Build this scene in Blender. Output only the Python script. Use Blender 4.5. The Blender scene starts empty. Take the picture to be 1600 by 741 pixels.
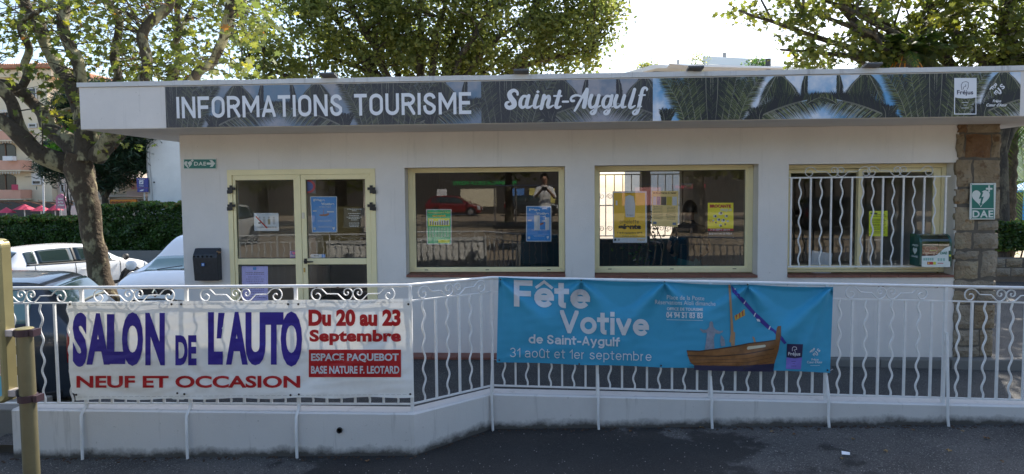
import bpy, bmesh, math, random
from math import pi, sin, cos, radians, hypot
from mathutils import Vector, Matrix, noise
random.seed(7)
SC = bpy.context.scene
COL = SC.collection

# ------------------------------------------------------------ camera, sky, sun, exposure
EYE = Vector((0.0, -7.2, 1.86))
# camera axes in world space (right, up, back)
_yf = Vector((51, 55, 1000)).normalized()
_up = Vector((-.0088, 1.0, 0)); _up.z = -(_up.x*_yf.x + _up.y*_yf.y)/_yf.z; _up.normalize()
_xr = _up.cross(_yf); _xr.normalize()
AX = (_xr, _yf, _up)                                   # world X, Y, Z seen from the camera
cam_d = bpy.data.cameras.new('camera'); cam = bpy.data.objects.new('camera', cam_d)
COL.objects.link(cam); SC.camera = cam
cam_d.sensor_width = 36; cam_d.lens = 22.5
cam_d.shift_y = -20.5/1600
cam_d.clip_start = .05; cam_d.clip_end = 3000
M = Matrix(((_xr.x, _xr.y, -_xr.z, EYE.x), (_yf.x, _yf.y, -_yf.z, EYE.y), (_up.x, _up.y, -_up.z, EYE.z), (0, 0, 0, 1)))
cam.matrix_world = M

SUN_EL, SUN_AZ = radians(46), radians(27)              # azimuth measured from +Y towards +X
world = bpy.data.worlds.new('World'); SC.world = world; world.use_nodes = True
wn = world.node_tree; bg = wn.nodes['Background']
sky = wn.nodes.new('ShaderNodeTexSky'); sky.sky_type = 'NISHITA'; sky.sun_disc = False
sky.sun_elevation = SUN_EL; sky.sun_rotation = SUN_AZ
sky.air_density = 1.0; sky.dust_density = 1.6; sky.ozone_density = 1.0
wn.links.new(sky.outputs[0], bg.inputs[0]); bg.inputs[1].default_value = .13
sun_d = bpy.data.lights.new('sun', 'SUN'); sun = bpy.data.objects.new('sun', sun_d); COL.objects.link(sun)
sun_d.energy = 4.2; sun_d.angle = radians(.53); sun_d.color = (1, .93, .82)
sdir = Vector((sin(SUN_AZ)*cos(SUN_EL), cos(SUN_AZ)*cos(SUN_EL), sin(SUN_EL)))
sun.rotation_euler = sdir.to_track_quat('Z', 'Y').to_euler()
SC.view_settings.view_transform = 'Standard'; SC.view_settings.look = 'None'
SC.view_settings.exposure = 1.22; SC.view_settings.gamma = 1
SC.render.engine = 'CYCLES'
SC.cycles.max_bounces = 7; SC.cycles.diffuse_bounces = 3; SC.cycles.glossy_bounces = 3
SC.cycles.transmission_bounces = 4; SC.cycles.transparent_max_bounces = 12
SC.cycles.caustics_reflective = False; SC.cycles.caustics_refractive = False
SC.cycles.sample_clamp_indirect = 6
SC.cycles.use_denoising = True

def ray(px, py):
    c = ((px-800)/1000, (350-py)/1000, 1.0)
    return Vector([a.x*c[0] + a.y*c[1] + a.z*c[2] for a in AX])
def P(px, py, Y):
    """point of the survey photograph on the vertical plane y = Y"""
    d = ray(px, py); t = (Y-EYE.y)/d.y
    return EYE + d*t
def G(px, py, z):
    d = ray(px, py); t = (z-EYE.z)/d.z
    return EYE + d*t

# ------------------------------------------------------------ materials
MATS = {}
def nodes(m): return m.node_tree.nodes, m.node_tree.links
def mat(name, col, rough=.6, metal=0, spec=.5, noise_amt=0, noise_scale=8, bump=0, bump_scale=60, col2=None, emit=None, coat=0):
    if name in MATS: return MATS[name]
    m = bpy.data.materials.new(name); m.use_nodes = True
    n, l = nodes(m); b = n['Principled BSDF']
    b.inputs['Base Color'].default_value = (*col, 1); b.inputs['Roughness'].default_value = rough
    b.inputs['Metallic'].default_value = metal; b.inputs['Specular IOR Level'].default_value = spec
    b.inputs['Coat Weight'].default_value = coat
    if emit: b.inputs['Emission Color'].default_value = (*emit[0], 1); b.inputs['Emission Strength'].default_value = emit[1]
    if noise_amt or col2 or bump:
        tc = n.new('ShaderNodeTexCoord')
    if noise_amt or col2:
        t = n.new('ShaderNodeTexNoise'); t.inputs['Scale'].default_value = noise_scale; t.inputs['Detail'].default_value = 6
        t.inputs['Roughness'].default_value = .62
        l.new(tc.outputs['Object'], t.inputs['Vector'])
        r = n.new('ShaderNodeValToRGB'); r.color_ramp.elements[0].position = .3; r.color_ramp.elements[1].position = .7
        c2 = col2 or tuple(min(1, c*(1+noise_amt)) for c in col); c1 = col if col2 else tuple(c*(1-noise_amt) for c in col)
        r.color_ramp.elements[0].color = (*c1, 1); r.color_ramp.elements[1].color = (*c2, 1)
        l.new(t.outputs['Fac'], r.inputs[0]); l.new(r.outputs[0], b.inputs['Base Color'])
    if bump:
        t2 = n.new('ShaderNodeTexNoise'); t2.inputs['Scale'].default_value = bump_scale; t2.inputs['Detail'].default_value = 4
        l.new(tc.outputs['Object'], t2.inputs['Vector'])
        bp = n.new('ShaderNodeBump'); bp.inputs['Strength'].default_value = bump; bp.inputs['Distance'].default_value = .01
        l.new(t2.outputs['Fac'], bp.inputs['Height']); l.new(bp.outputs[0], b.inputs['Normal'])
    MATS[name] = m
    return m

def mixnode(n, l, a, b, fac, blend='MIX'):
    x = n.new('ShaderNodeMix'); x.data_type = 'RGBA'; x.blend_type = blend
    for s, v in ((x.inputs[6], a), (x.inputs[7], b)):
        if isinstance(v, tuple): s.default_value = (*v, 1)
        else: l.new(v, s)
    if isinstance(fac, float): x.inputs[0].default_value = fac
    else: l.new(fac, x.inputs[0])
    return x.outputs[2]
def ntex(n, l, vec, scale, detail=5, rough=.6, lo=.4, hi=.6):
    t = n.new('ShaderNodeTexNoise'); t.inputs['Scale'].default_value = scale; t.inputs['Detail'].default_value = detail
    t.inputs['Roughness'].default_value = rough
    l.new(vec, t.inputs['Vector'])
    r = n.new('ShaderNodeMapRange'); r.inputs[1].default_value = lo; r.inputs[2].default_value = hi; r.clamp = True
    l.new(t.outputs['Fac'], r.inputs[0]); return r.outputs[0]

def plaster_material(name, base, dirt=(.3, .29, .27), dirt_amt=.35, streak=True, low=None):
    m = bpy.data.materials.new(name); m.use_nodes = True; n, l = nodes(m); b = n['Principled BSDF']
    b.inputs['Roughness'].default_value = .85; b.inputs['Specular IOR Level'].default_value = .25
    g = n.new('ShaderNodeNewGeometry').outputs['Position']
    big = ntex(n, l, g, 1.3, 6, .7, .42, .75)
    c = mixnode(n, l, base, tuple(x*.9 for x in base), big)
    if streak:
        mp = n.new('ShaderNodeMapping'); mp.inputs['Scale'].default_value = (9, 9, .6); l.new(g, mp.inputs['Vector'])
        st = ntex(n, l, mp.outputs[0], 1.2, 5, .7, .58, .78)
        mu = n.new('ShaderNodeMath'); mu.operation = 'MULTIPLY'; mu.inputs[1].default_value = dirt_amt; l.new(st, mu.inputs[0])
        c = mixnode(n, l, c, dirt, mu.outputs[0])
    sp = ntex(n, l, g, 38, 3, .5, .70, .76)
    mu2 = n.new('ShaderNodeMath'); mu2.operation = 'MULTIPLY'; mu2.inputs[1].default_value = .45; l.new(sp, mu2.inputs[0])
    c = mixnode(n, l, c, dirt, mu2.outputs[0])
    if low is not None:                                    # splash dirt on the bottom centimetres of a wall
        sx = n.new('ShaderNodeSeparateXYZ'); l.new(g, sx.inputs[0])
        ma = n.new('ShaderNodeMath'); ma.operation = 'MULTIPLY_ADD'; ma.inputs[1].default_value = -.0195; l.new(sx.outputs[0], ma.inputs[0]); l.new(sx.outputs[2], ma.inputs[2])
        nz = ntex(n, l, g, 7, 6, .7, .2, .8)
        m2 = n.new('ShaderNodeMath'); m2.operation = 'MULTIPLY_ADD'; m2.inputs[1].default_value = -.075; l.new(nz, m2.inputs[0]); l.new(ma.outputs[0], m2.inputs[2])
        r = n.new('ShaderNodeMapRange'); r.inputs[1].default_value = low-.045; r.inputs[2].default_value = low+.012; r.inputs[3].default_value = .92; r.inputs[4].default_value = 0
        l.new(m2.outputs[0], r.inputs[0])
        c = mixnode(n, l, c, (.045, .042, .036), r.outputs[0])
    l.new(c, b.inputs['Base Color'])
    t2 = n.new('ShaderNodeTexNoise'); t2.inputs['Scale'].default_value = 90; t2.inputs['Detail'].default_value = 5; l.new(g, t2.inputs['Vector'])
    bp = n.new('ShaderNodeBump'); bp.inputs['Strength'].default_value = .35; bp.inputs['Distance'].default_value = .006
    l.new(t2.outputs['Fac'], bp.inputs['Height']); l.new(bp.outputs[0], b.inputs['Normal'])
    MATS[name] = m; return m

def asphalt_material(name, dark, light, stain=None):
    m = bpy.data.materials.new(name); m.use_nodes = True; n, l = nodes(m); b = n['Principled BSDF']
    b.inputs['Roughness'].default_value = .85
    g = n.new('ShaderNodeNewGeometry').outputs['Position']
    c = mixnode(n, l, dark, light, ntex(n, l, g, 1.1, 7, .68, .36, .6)); c = mixnode(n, l, c, tuple(x*.5 for x in dark), ntex(n, l, g, 45, 4, .6, .55, .72))
    grit = ntex(n, l, g, 95, 3, .6, .58, .66)
    c = mixnode(n, l, c, tuple(min(1, x*2.6) for x in light), grit)
    pale = ntex(n, l, g, 420, 1, .5, .72, .74)
    c = mixnode(n, l, c, (.4, .38, .35), pale)
    if stain:
        # damp patch spreading from the wall corner: an uneven blot around a fixed place
        sx = n.new('ShaderNodeVectorMath'); sx.operation = 'SUBTRACT'; sx.inputs[1].default_value = stain[0]; l.new(g, sx.inputs[0])
        sc = n.new('ShaderNodeVectorMath'); sc.operation = 'MULTIPLY'; sc.inputs[1].default_value = stain[1]; l.new(sx.outputs[0], sc.inputs[0])
        ln = n.new('ShaderNodeVectorMath'); ln.operation = 'LENGTH'; l.new(sc.outputs[0], ln.inputs[0])
        nz = ntex(n, l, g, 2.2, 6, .62, .2, .8)
        ad = n.new('ShaderNodeMath'); ad.operation = 'MULTIPLY_ADD'; ad.inputs[1].default_value = 1.1; l.new(nz, ad.inputs[0]); l.new(ln.outputs['Value'], ad.inputs[2])
        r = n.new('ShaderNodeMapRange'); r.inputs[1].default_value = 1.38; r.inputs[2].default_value = 1.5; r.inputs[3].default_value = 1; r.inputs[4].default_value = 0
        l.new(ad.outputs[0], r.inputs[0])
        mu = n.new('ShaderNodeMath'); mu.operation = 'MULTIPLY'; mu.inputs[1].default_value = .8; l.new(r.outputs[0], mu.inputs[0])
        c = mixnode(n, l, c, tuple(x*.28 for x in dark), mu.outputs[0])
    l.new(c, b.inputs['Base Color'])
    t2 = n.new('ShaderNodeTexNoise'); t2.inputs['Scale'].default_value = 170; t2.inputs['Detail'].default_value = 3; l.new(g, t2.inputs['Vector'])
    bp = n.new('ShaderNodeBump'); bp.inputs['Strength'].default_value = 1.0; bp.inputs['Distance'].default_value = .012
    l.new(t2.outputs['Fac'], bp.inputs['Height']); l.new(bp.outputs[0], b.inputs['Normal'])
    MATS[name] = m; return m

def glass_material(name, tint=(.8, .86, .84), refl=2.0):
    m = bpy.data.materials.new(name); m.use_nodes = True; n, l = nodes(m)
    n.remove(n['Principled BSDF']); out = n['Material Output']
    tr = n.new('ShaderNodeBsdfTransparent'); tr.inputs[0].default_value = (*tint, 1)
    gl = n.new('ShaderNodeBsdfGlossy'); gl.inputs['Roughness'].default_value = .004; gl.inputs[0].default_value = (1, 1, 1, 1)
    fr = n.new('ShaderNodeFresnel'); bf = n.new('ShaderNodeNewGeometry'); io = n.new('ShaderNodeMath'); io.operation = 'MULTIPLY_ADD'
    io.inputs[1].default_value = -.8333; io.inputs[2].default_value = 1.5; l.new(bf.outputs['Backfacing'], io.inputs[0]); l.new(io.outputs[0], fr.inputs['IOR'])
    mu = n.new('ShaderNodeMath'); mu.operation = 'MULTIPLY'; mu.inputs[1].default_value = refl; mu.use_clamp = True
    l.new(fr.outputs[0], mu.inputs[0])
    mx = n.new('ShaderNodeMixShader'); l.new(mu.outputs[0], mx.inputs[0]); l.new(tr.outputs[0], mx.inputs[1]); l.new(gl.outputs[0], mx.inputs[2])
    l.new(mx.outputs[0], out.inputs[0]); MATS[name] = m; return m

def leaf_material(name, cols, transl=.5, rough=.5):
    """cols: ramp of leaf colours picked per leaf by the random attribute 'tone'"""
    m = bpy.data.materials.new(name); m.use_nodes = True; n, l = nodes(m); b = n['Principled BSDF']; out = n['Material Output']
    at = n.new('ShaderNodeAttribute'); at.attribute_name = 'tone'
    r = n.new('ShaderNodeValToRGB'); r.color_ramp.interpolation = 'LINEAR'
    els = r.color_ramp.elements
    while len(els) < len(cols): els.new(.5)
    for i, (p, c) in enumerate(cols): els[i].position = p; els[i].color = (*c, 1)
    l.new(at.outputs['Fac'], r.inputs[0]); l.new(r.outputs[0], b.inputs['Base Color']); b.inputs['Roughness'].default_value = rough
    tl = n.new('ShaderNodeBsdfTranslucent')
    hs = n.new('ShaderNodeHueSaturation'); hs.inputs['Saturation'].default_value = 1.08; hs.inputs['Value'].default_value = 2.4
    l.new(r.outputs[0], hs.inputs['Color']); l.new(hs.outputs[0], tl.inputs[0])
    mx = n.new('ShaderNodeMixShader'); mx.inputs[0].default_value = transl
    l.new(b.outputs[0], mx.inputs[1]); l.new(tl.outputs[0], mx.inputs[2]); l.new(mx.outputs[0], out.inputs[0])
    MATS[name] = m; return m

def bark_material(name, dark, pale, lo=.5, hi=.56, scale=3.2):
    m = bpy.data.materials.new(name); m.use_nodes = True; n, l = nodes(m); b = n['Principled BSDF']
    b.inputs['Roughness'].default_value = .9
    g = n.new('ShaderNodeNewGeometry').outputs['Position']
    mp = n.new('ShaderNodeMapping'); mp.inputs['Scale'].default_value = (1.6, 1.6, .8); l.new(g, mp.inputs['Vector'])
    f = ntex(n, l, mp.outputs[0], scale, 3, .55, lo, hi)
    c = mixnode(n, l, dark, pale, f)
    c = mixnode(n, l, c, tuple(x*.55 for x in dark), ntex(n, l, g, 16, 5, .7, .5, .75))
    l.new(c, b.inputs['Base Color'])
    t2 = n.new('ShaderNodeTexNoise'); t2.inputs['Scale'].default_value = 22; t2.inputs['Detail'].default_value = 6; l.new(g, t2.inputs['Vector'])
    bp = n.new('ShaderNodeBump'); bp.inputs['Strength'].default_value = .8; bp.inputs['Distance'].default_value = .03
    l.new(t2.outputs['Fac'], bp.inputs['Height']); l.new(bp.outputs[0], b.inputs['Normal'])
    MATS[name] = m; return m

def cloth_material(name, col, transl=.25, rough=.55):
    m = bpy.data.materials.new(name); m.use_nodes = True; n, l = nodes(m); b = n['Principled BSDF']; out = n['Material Output']
    g = n.new('ShaderNodeNewGeometry').outputs['Position']
    c = mixnode(n, l, col, tuple(x*.84 for x in col), ntex(n, l, g, 2.6, 6, .7, .48, .8))
    l.new(c, b.inputs['Base Color']); b.inputs['Roughness'].default_value = rough; b.inputs['Specular IOR Level'].default_value = .3
    tl = n.new('ShaderNodeBsdfTranslucent'); l.new(c, tl.inputs[0])
    mx = n.new('ShaderNodeMixShader'); mx.inputs[0].default_value = transl
    l.new(b.outputs[0], mx.inputs[1]); l.new(tl.outputs[0], mx.inputs[2]); l.new(mx.outputs[0], out.inputs[0])
    MATS[name] = m; return m

# ------------------------------------------------------------ mesh builder
class MB:
    def __init__(s): s.v = []; s.f = []; s.tone = None
    def face(s, *pts):
        i = len(s.v); s.v += [tuple(p) for p in pts]; s.f.append(tuple(range(i, i+len(pts))))
    def box(s, x0, x1, y0, y1, z0, z1):
        if x0 > x1: x0, x1 = x1, x0
        if y0 > y1: y0, y1 = y1, y0
        if z0 > z1: z0, z1 = z1, z0
        i = len(s.v)
        s.v += [(x0,y0,z0),(x1,y0,z0),(x1,y1,z0),(x0,y1,z0),(x0,y0,z1),(x1,y0,z1),(x1,y1,z1),(x0,y1,z1)]
        s.f += [tuple(i+k for k in q) for q in ((0,3,2,1),(4,5,6,7),(0,1,5,4),(1,2,6,5),(2,3,7,6),(3,0,4,7))]
        return s
    def obox(s, c, size, mtx=None, rz=0):
        m = mtx or Matrix.Rotation(rz, 3, 'Z'); c = Vector(c); i = len(s.v)
        a, b, d = size[0]/2, size[1]/2, size[2]/2
        for p in ((-a,-b,-d),(a,-b,-d),(a,b,-d),(-a,b,-d),(-a,-b,d),(a,-b,d),(a,b,d),(-a,b,d)): s.v.append(tuple(c + m @ Vector(p)))
        s.f += [tuple(i+k for k in q) for q in ((0,3,2,1),(4,5,6,7),(0,1,5,4),(1,2,6,5),(2,3,7,6),(3,0,4,7))]
        return s
    def bar(s, a, b, w, h):
        """box beam from a to b: w across, h the other way"""
        a = Vector(a); b = Vector(b); d = (b-a); L = d.length; x = d.normalized()
        u = Vector((0,0,1)) if abs(x.z) < .9 else Vector((0,1,0))
        y = u.cross(x).normalized(); z = x.cross(y)
        m = Matrix((x, y, z)).transposed()
        return s.obox((a+b)/2, (L, w, h), m)
    def tube(s, pts, r, seg=8, cap=True, flat=None):
        pts = [Vector(p) for p in pts]; n = len(pts)
        rs = r if isinstance(r, (list, tuple)) else [r]*n
        i0 = len(s.v); prev = None
        for k, p in enumerate(pts):
            d = (pts[min(k+1, n-1)] - pts[max(k-1, 0)])
            d = d.normalized() if d.length > 1e-9 else Vector((0,0,1))
            if prev is None:
                u = Vector((0,1,0)) if abs(d.y) < .8 else Vector((1,0,0))
                a = d.cross(u).normalized()
            else:
                a = (prev - d*prev.dot(d))
                a = a.normalized() if a.length > 1e-6 else d.orthogonal().normalized()
            prev = a; b = d.cross(a)
            for j in range(seg):
                t = 2*pi*(j+.5)/seg
                s.v.append(tuple(p + a*(cos(t)*rs[k]) + b*(sin(t)*rs[k]*(flat or 1))))
        for k in range(n-1):
            for j in range(seg):
                j2 = (j+1) % seg; o = i0+k*seg
                s.f.append((o+j, o+j2, o+seg+j2, o+seg+j))
        if cap:
            s.f.append(tuple(i0+j for j in range(seg))[::-1]); s.f.append(tuple(i0+(n-1)*seg+j for j in range(seg)))
        return s
    def cyl(s, a, b, r, seg=16, r2=None): return s.tube([a, b], [r, r if r2 is None else r2], seg)
    def prism(s, poly, y0, y1):
        """poly: (x,z) outline extruded from y0 to y1"""
        i = len(s.v); n = len(poly)
        s.v += [(x, y0, z) for x, z in poly] + [(x, y1, z) for x, z in poly]
        s.f.append(tuple(i+k for k in range(n))); s.f.append(tuple(i+n+k for k in range(n))[::-1])
        for k in range(n):
            k2 = (k+1) % n; s.f.append((i+k, i+n+k, i+n+k2, i+k2))
        return s
    def grid(s, fn, nu, nv, close=False):
        i = len(s.v)
        for a in range(nu+1):
            for b in range(nv+1): s.v.append(tuple(fn(a/nu, b/nv)))
        for a in range(nu):
            for b in range(nv):
                o = i+a*(nv+1)+b; s.f.append((o, o+nv+1, o+nv+2, o+1))
        return s
    def lathe(s, prof, c, seg=16, axis='Z'):
        i = len(s.v); c = Vector(c)
        for (r, h) in prof:
            for j in range(seg):
                t = 2*pi*j/seg
                p = {'Z': (r*cos(t), r*sin(t), h), 'Y': (r*cos(t), h, r*sin(t)), 'X': (h, r*cos(t), r*sin(t))}[axis]
                s.v.append(tuple(c+Vector(p)))
        for k in range(len(prof)-1):
            for j in range(seg):
                j2 = (j+1) % seg; o = i+k*seg; s.f.append((o+j, o+j2, o+seg+j2, o+seg+j))
        s.f.append(tuple(i+j for j in range(seg))); s.f.append(tuple(i+(len(prof)-1)*seg+j for j in range(seg)))
        return s

def finish(me, smooth):
    bm = bmesh.new(); bm.from_mesh(me); bmesh.ops.recalc_face_normals(bm, faces=bm.faces); bm.to_mesh(me); bm.free()
def obj(name, mb, m, parent=None, smooth=0, bevel=0, kind=None, fixn=True, solid=0, label=None):
    """link one mesh object; smooth = sharp-edge angle in degrees"""
    me = bpy.data.meshes.new(name); me.from_pydata(mb.v, [], mb.f); me.materials.append(m)
    if fixn and len(mb.f) < 60000: finish(me, smooth)
    if smooth:
        me.polygons.foreach_set('use_smooth', [True]*len(me.polygons)); me.set_sharp_from_angle(angle=radians(smooth))
    if mb.tone:
        a = me.attributes.new('tone', 'FLOAT', 'FACE'); a.data.foreach_set('value', mb.tone)
    o = bpy.data.objects.new(name, me); COL.objects.link(o)
    if solid:
        md = o.modifiers.new('s', 'SOLIDIFY'); md.thickness = solid; md.offset = 0
    if bevel:
        md = o.modifiers.new('b', 'BEVEL'); md.width = bevel; md.segments = 2; md.limit_method = 'ANGLE'; md.angle_limit = radians(40)
    if parent is not None:
        o.parent = parent
        if not parent.get('_local'):
            q = parent
            while q.parent is not None: q = q.parent
            if parent is q: o.matrix_parent_inverse = Matrix.Translation(-Vector(parent.location))
    if kind: o['kind'] = kind
    if label: o['label'] = label
    return o
def tag(o, label, cat, group=None):
    o['label'] = label; o['category'] = cat
    if group: o['group'] = group
    return o
def thing(name, label, cat, loc=(0, 0, 0), group=None, rz=0, local=False):
    o = bpy.data.objects.new(name, None); COL.objects.link(o); o.location = loc; o.rotation_euler = (0, 0, rz)
    o.empty_display_size = .2
    if local: o['_local'] = 1
    return tag(o, label, cat, group)
def part(name, mb, m, root, **k):
    return obj(name, mb, m, root, **k)
def dup(o, loc, rz=None, label=None):
    c = o.copy(); COL.objects.link(c); c.location = loc
    if rz is not None: c.rotation_euler = (0, 0, rz)
    if label: c['label'] = label
    for ch in list(o.children):
        d = ch.copy(); COL.objects.link(d); d.parent = c
        for g in list(ch.children):
            e = g.copy(); COL.objects.link(e); e.parent = d
    return c

# ------------------------------------------------------------ 2D clipping
def clip_half(poly, ax, val, keep_less):
    out = []; n = len(poly)
    for i in range(n):
        a, b = poly[i], poly[(i+1) % n]
        ia = (a[ax] <= val) if keep_less else (a[ax] >= val); ib = (b[ax] <= val) if keep_less else (b[ax] >= val)
        if ia: out.append(a)
        if ia != ib:
            t = (val-a[ax])/(b[ax]-a[ax]); out.append(tuple(a[k]+(b[k]-a[k])*t for k in range(len(a))))
    return out
def clip_rect(poly, x0, x1, y0, y1):
    for ax, v, less in ((0, x0, False), (0, x1, True), (1, y0, False), (1, y1, True)):
        if len(poly) < 3: return []
        poly = clip_half(poly, ax, v, less)
    return poly if len(poly) >= 3 else []
# ------------------------------------------------------------ lettering
XH = .735
def _arc(cx, cy, rx, ry, a0, a1, n=None):
    n = n or max(3, int(abs(a1-a0)/15)); return [(cx+rx*cos(radians(a0+(a1-a0)*k/n)), cy+ry*sin(radians(a0+(a1-a0)*k/n))) for k in range(n+1)]
_S = lambda t, b: ([(.95, t-.22*(t-b))] + _arc(.5, t-.25*(t-b), .46, .25*(t-b), 25, 155) + [(.06, t-.30*(t-b)), (.3, t-.44*(t-b)), (.72, t-.56*(t-b))]
                   + [(.95, t-.68*(t-b))] + _arc(.5, b+.26*(t-b), .48, .26*(t-b), -20, -160) + [(.0, b+.3*(t-b))])
_e = [(.02, XH*.5), (1, XH*.5)] 
# every glyph: (relative width, [polylines])  x 0..1, y baseline 0, x-height XH, cap 1, descender -.27
def _ring(y0, y1, x0=0, x1=1): return _arc((x0+x1)/2, (y0+y1)/2, (x1-x0)/2, (y1-y0)/2, 90, 450, 28)
def _rrect(y0, y1, r):      # straight-sided O with rounded ends
    return _arc(.5, y1-r, .5, r, 0, 180, 12) + _arc(.5, y0+r, .5, r, 180, 360, 12) + [(1, y1-r)]
GL = {
 'I': (0, [[(.5,0),(.5,1)]]), 'l': (0, [[(.5,0),(.5,1)]]), 'i': (0, [[(.5,0),(.5,XH)], 'dot']),
 'N': (.62, [[(0,0),(0,1)], [(.04,1),(.96,0)], [(1,0),(1,1)]]),
 'F': (.5, [[(0,0),(0,1)], [(0,1),(1,1)], [(0,.5),(.85,.5)]]),
 'E': (.5, [[(0,0),(0,1)], [(0,1),(1,1)], [(0,0),(1,0)], [(0,.52),(.85,.52)]]),
 'D': (.6, [[(.4,0),(0,0),(0,1),(.4,1)] + _arc(.4,.5,.6,.5,90,-90)]),
 'O': (.58, [_rrect(0, 1, .28)]),
 'U': (.58, [[(0,1),(0,.3)] + _arc(.5,.28,.5,.28,180,360,12) + [(1,.3),(1,1)]]),
 'R': (.58, [[(0,0),(0,1)], [(0,1),(.5,1)] + _arc(.5,.75,.5,.25,90,-90,10) + [(0,.5)], [(.5,.5),(1,0)]]),
 'M': (.8, [[(0,0),(0,1)], [(.03,1),(.5,.3),(.97,1)], [(1,1),(1,0)]]),
 'A': (.62, [[(0,0),(.5,1.04),(1,0)], [(.2,.25),(.8,.25)]]),
 'T': (.54, [[(0,1),(1,1)], [(.5,1),(.5,0)]]),
 'S': (.54, [_S(1, 0)]), 's': (.46, [_S(XH, 0)]),
 'V': (.66, [[(0,1),(.5,-.02),(1,1)]]), 'v': (.5, [[(0,XH),(.5,-.02),(1,XH)]]),
 'e': (.54, [_e, [(1, XH*.5)] + _arc(.5, XH*.5, .5, XH*.5, 0, 325, 22)]),
 'o': (.56, [_ring(0, XH)]),
 'c': (.5, [_arc(.5, XH*.5, .5, XH*.5, 40, 320, 18)]),
 'a': (.5, [[(.04, XH*.75)] + _arc(.5, XH*.76, .46, XH*.24, 160, 0, 8) + [(1, 0)], [(1, XH*.6)] + _arc(.42, XH*.28, .42, XH*.28, 90, 270, 10) + [(.8, .04), (1, .18)]]),
 'd': (.54, [[(1,0),(1,1)], _arc(.55, XH*.5, .55, XH*.5, 50, 310, 18)]),
 'b': (.54, [[(0,0),(0,1)], _arc(.45, XH*.5, .55, XH*.5, 130, -130, 18)]),
 'p': (.54, [[(0,-.27),(0,XH)], _arc(.45, XH*.5, .55, XH*.5, 130, -130, 18)]),
 'g': (.54, [[(1,XH),(1,-.05)] + _arc(.5,-.05,.5,.22,0,-150,10), _arc(.55, XH*.5, .55, XH*.5, 50, 310, 18)]),
 't': (.28, [[(.35,.93),(.35,.15)] + _arc(.8,.13,.45,.13,180,270,5) + [(1, 0)], [(-.15,XH),(1.0,XH)]]),
 'f': (.34, [[(.3,0),(.3,.78)] + _arc(.85,.78,.55,.22,180,90,6) + [(1.05,1)], [(-.15,XH),(.9,XH)]]),
 'r': (.3, [[(0,0),(0,XH)], [(0,XH*.5)] + _arc(.75, XH*.55, .75, XH*.45, 170, 90, 6)]),
 'u': (.5, [[(0,XH),(0,.25)] + _arc(.5,.25,.5,.25,180,360,10) + [(1,XH)], [(1,XH),(1,0)]]),
 'n': (.5, [[(0,0),(0,XH)], [(0,XH-.27)] + _arc(.5,XH-.25,.5,.25,175,0,10) + [(1,0)]]),
 'm': (.86, [[(0,0),(0,XH)], [(0,XH-.22)] + _arc(.25,XH-.22,.25,.22,175,0,8) + [(.5,0)], [(.5,XH-.22)] + _arc(.75,XH-.22,.25,.22,175,0,8) + [(1,0)]]),
 'y': (.5, [[(0,XH),(.52,.0)], [(1,XH),(.45,-.16)] + _arc(.2,-.12,.25,.15,-20,-110,5)]),
 '1': (.24, [[(.0,.72),(1,.98)], [(1,0),(1,1)]]),
 '3': (.52, [_arc(.48,.75,.46,.25,165,-80,12) + _arc(.48,.25,.52,.26,80,-165,12)]),
 '-': (.26, [[(0,.34),(1,.34)]]), "'": (.1, [[(.5,.72),(.5,1)]]),
}
GL['ê'] = (GL['e'][0], GL['e'][1] + [[(.08,.80),(.5,.97),(.92,.80)]])
GL['û'] = (GL['u'][0], GL['u'][1] + [[(.08,.80),(.5,.97),(.92,.80)]])
GL['é'] = (GL['e'][0], GL['e'][1] + [[(.35,.80),(.75,.98)]])

def strip(pts, hw0, closed=False):
    """polyline -> list of quads, mitred; hw0 half width or list"""
    n = len(pts); hw = hw0 if isinstance(hw0, list) else [hw0]*n; L = []; R = []
    for k in range(n):
        a = pts[max(k-1, 0)]; b = pts[k]; c = pts[min(k+1, n-1)]
        if closed and (k == 0 or k == n-1): a = pts[-2]; c = pts[1]
        d1 = Vector((b[0]-a[0], b[1]-a[1])); d2 = Vector((c[0]-b[0], c[1]-b[1]))
        if d1.length < 1e-9: d1 = d2
        if d2.length < 1e-9: d2 = d1
        d1.normalize(); d2.normalize(); t = d1+d2
        t = t.normalized() if t.length > 1e-6 else d1
        nrm = Vector((-t.y, t.x)); cs = max(.38, nrm.dot(Vector((-d1.y, d1.x))))
        w = hw[k]/cs
        L.append((b[0]+nrm.x*w, b[1]+nrm.y*w)); R.append((b[0]-nrm.x*w, b[1]-nrm.y*w))
    return [[L[k], R[k], R[k+1], L[k+1]] for k in range(n-1)]

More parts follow.
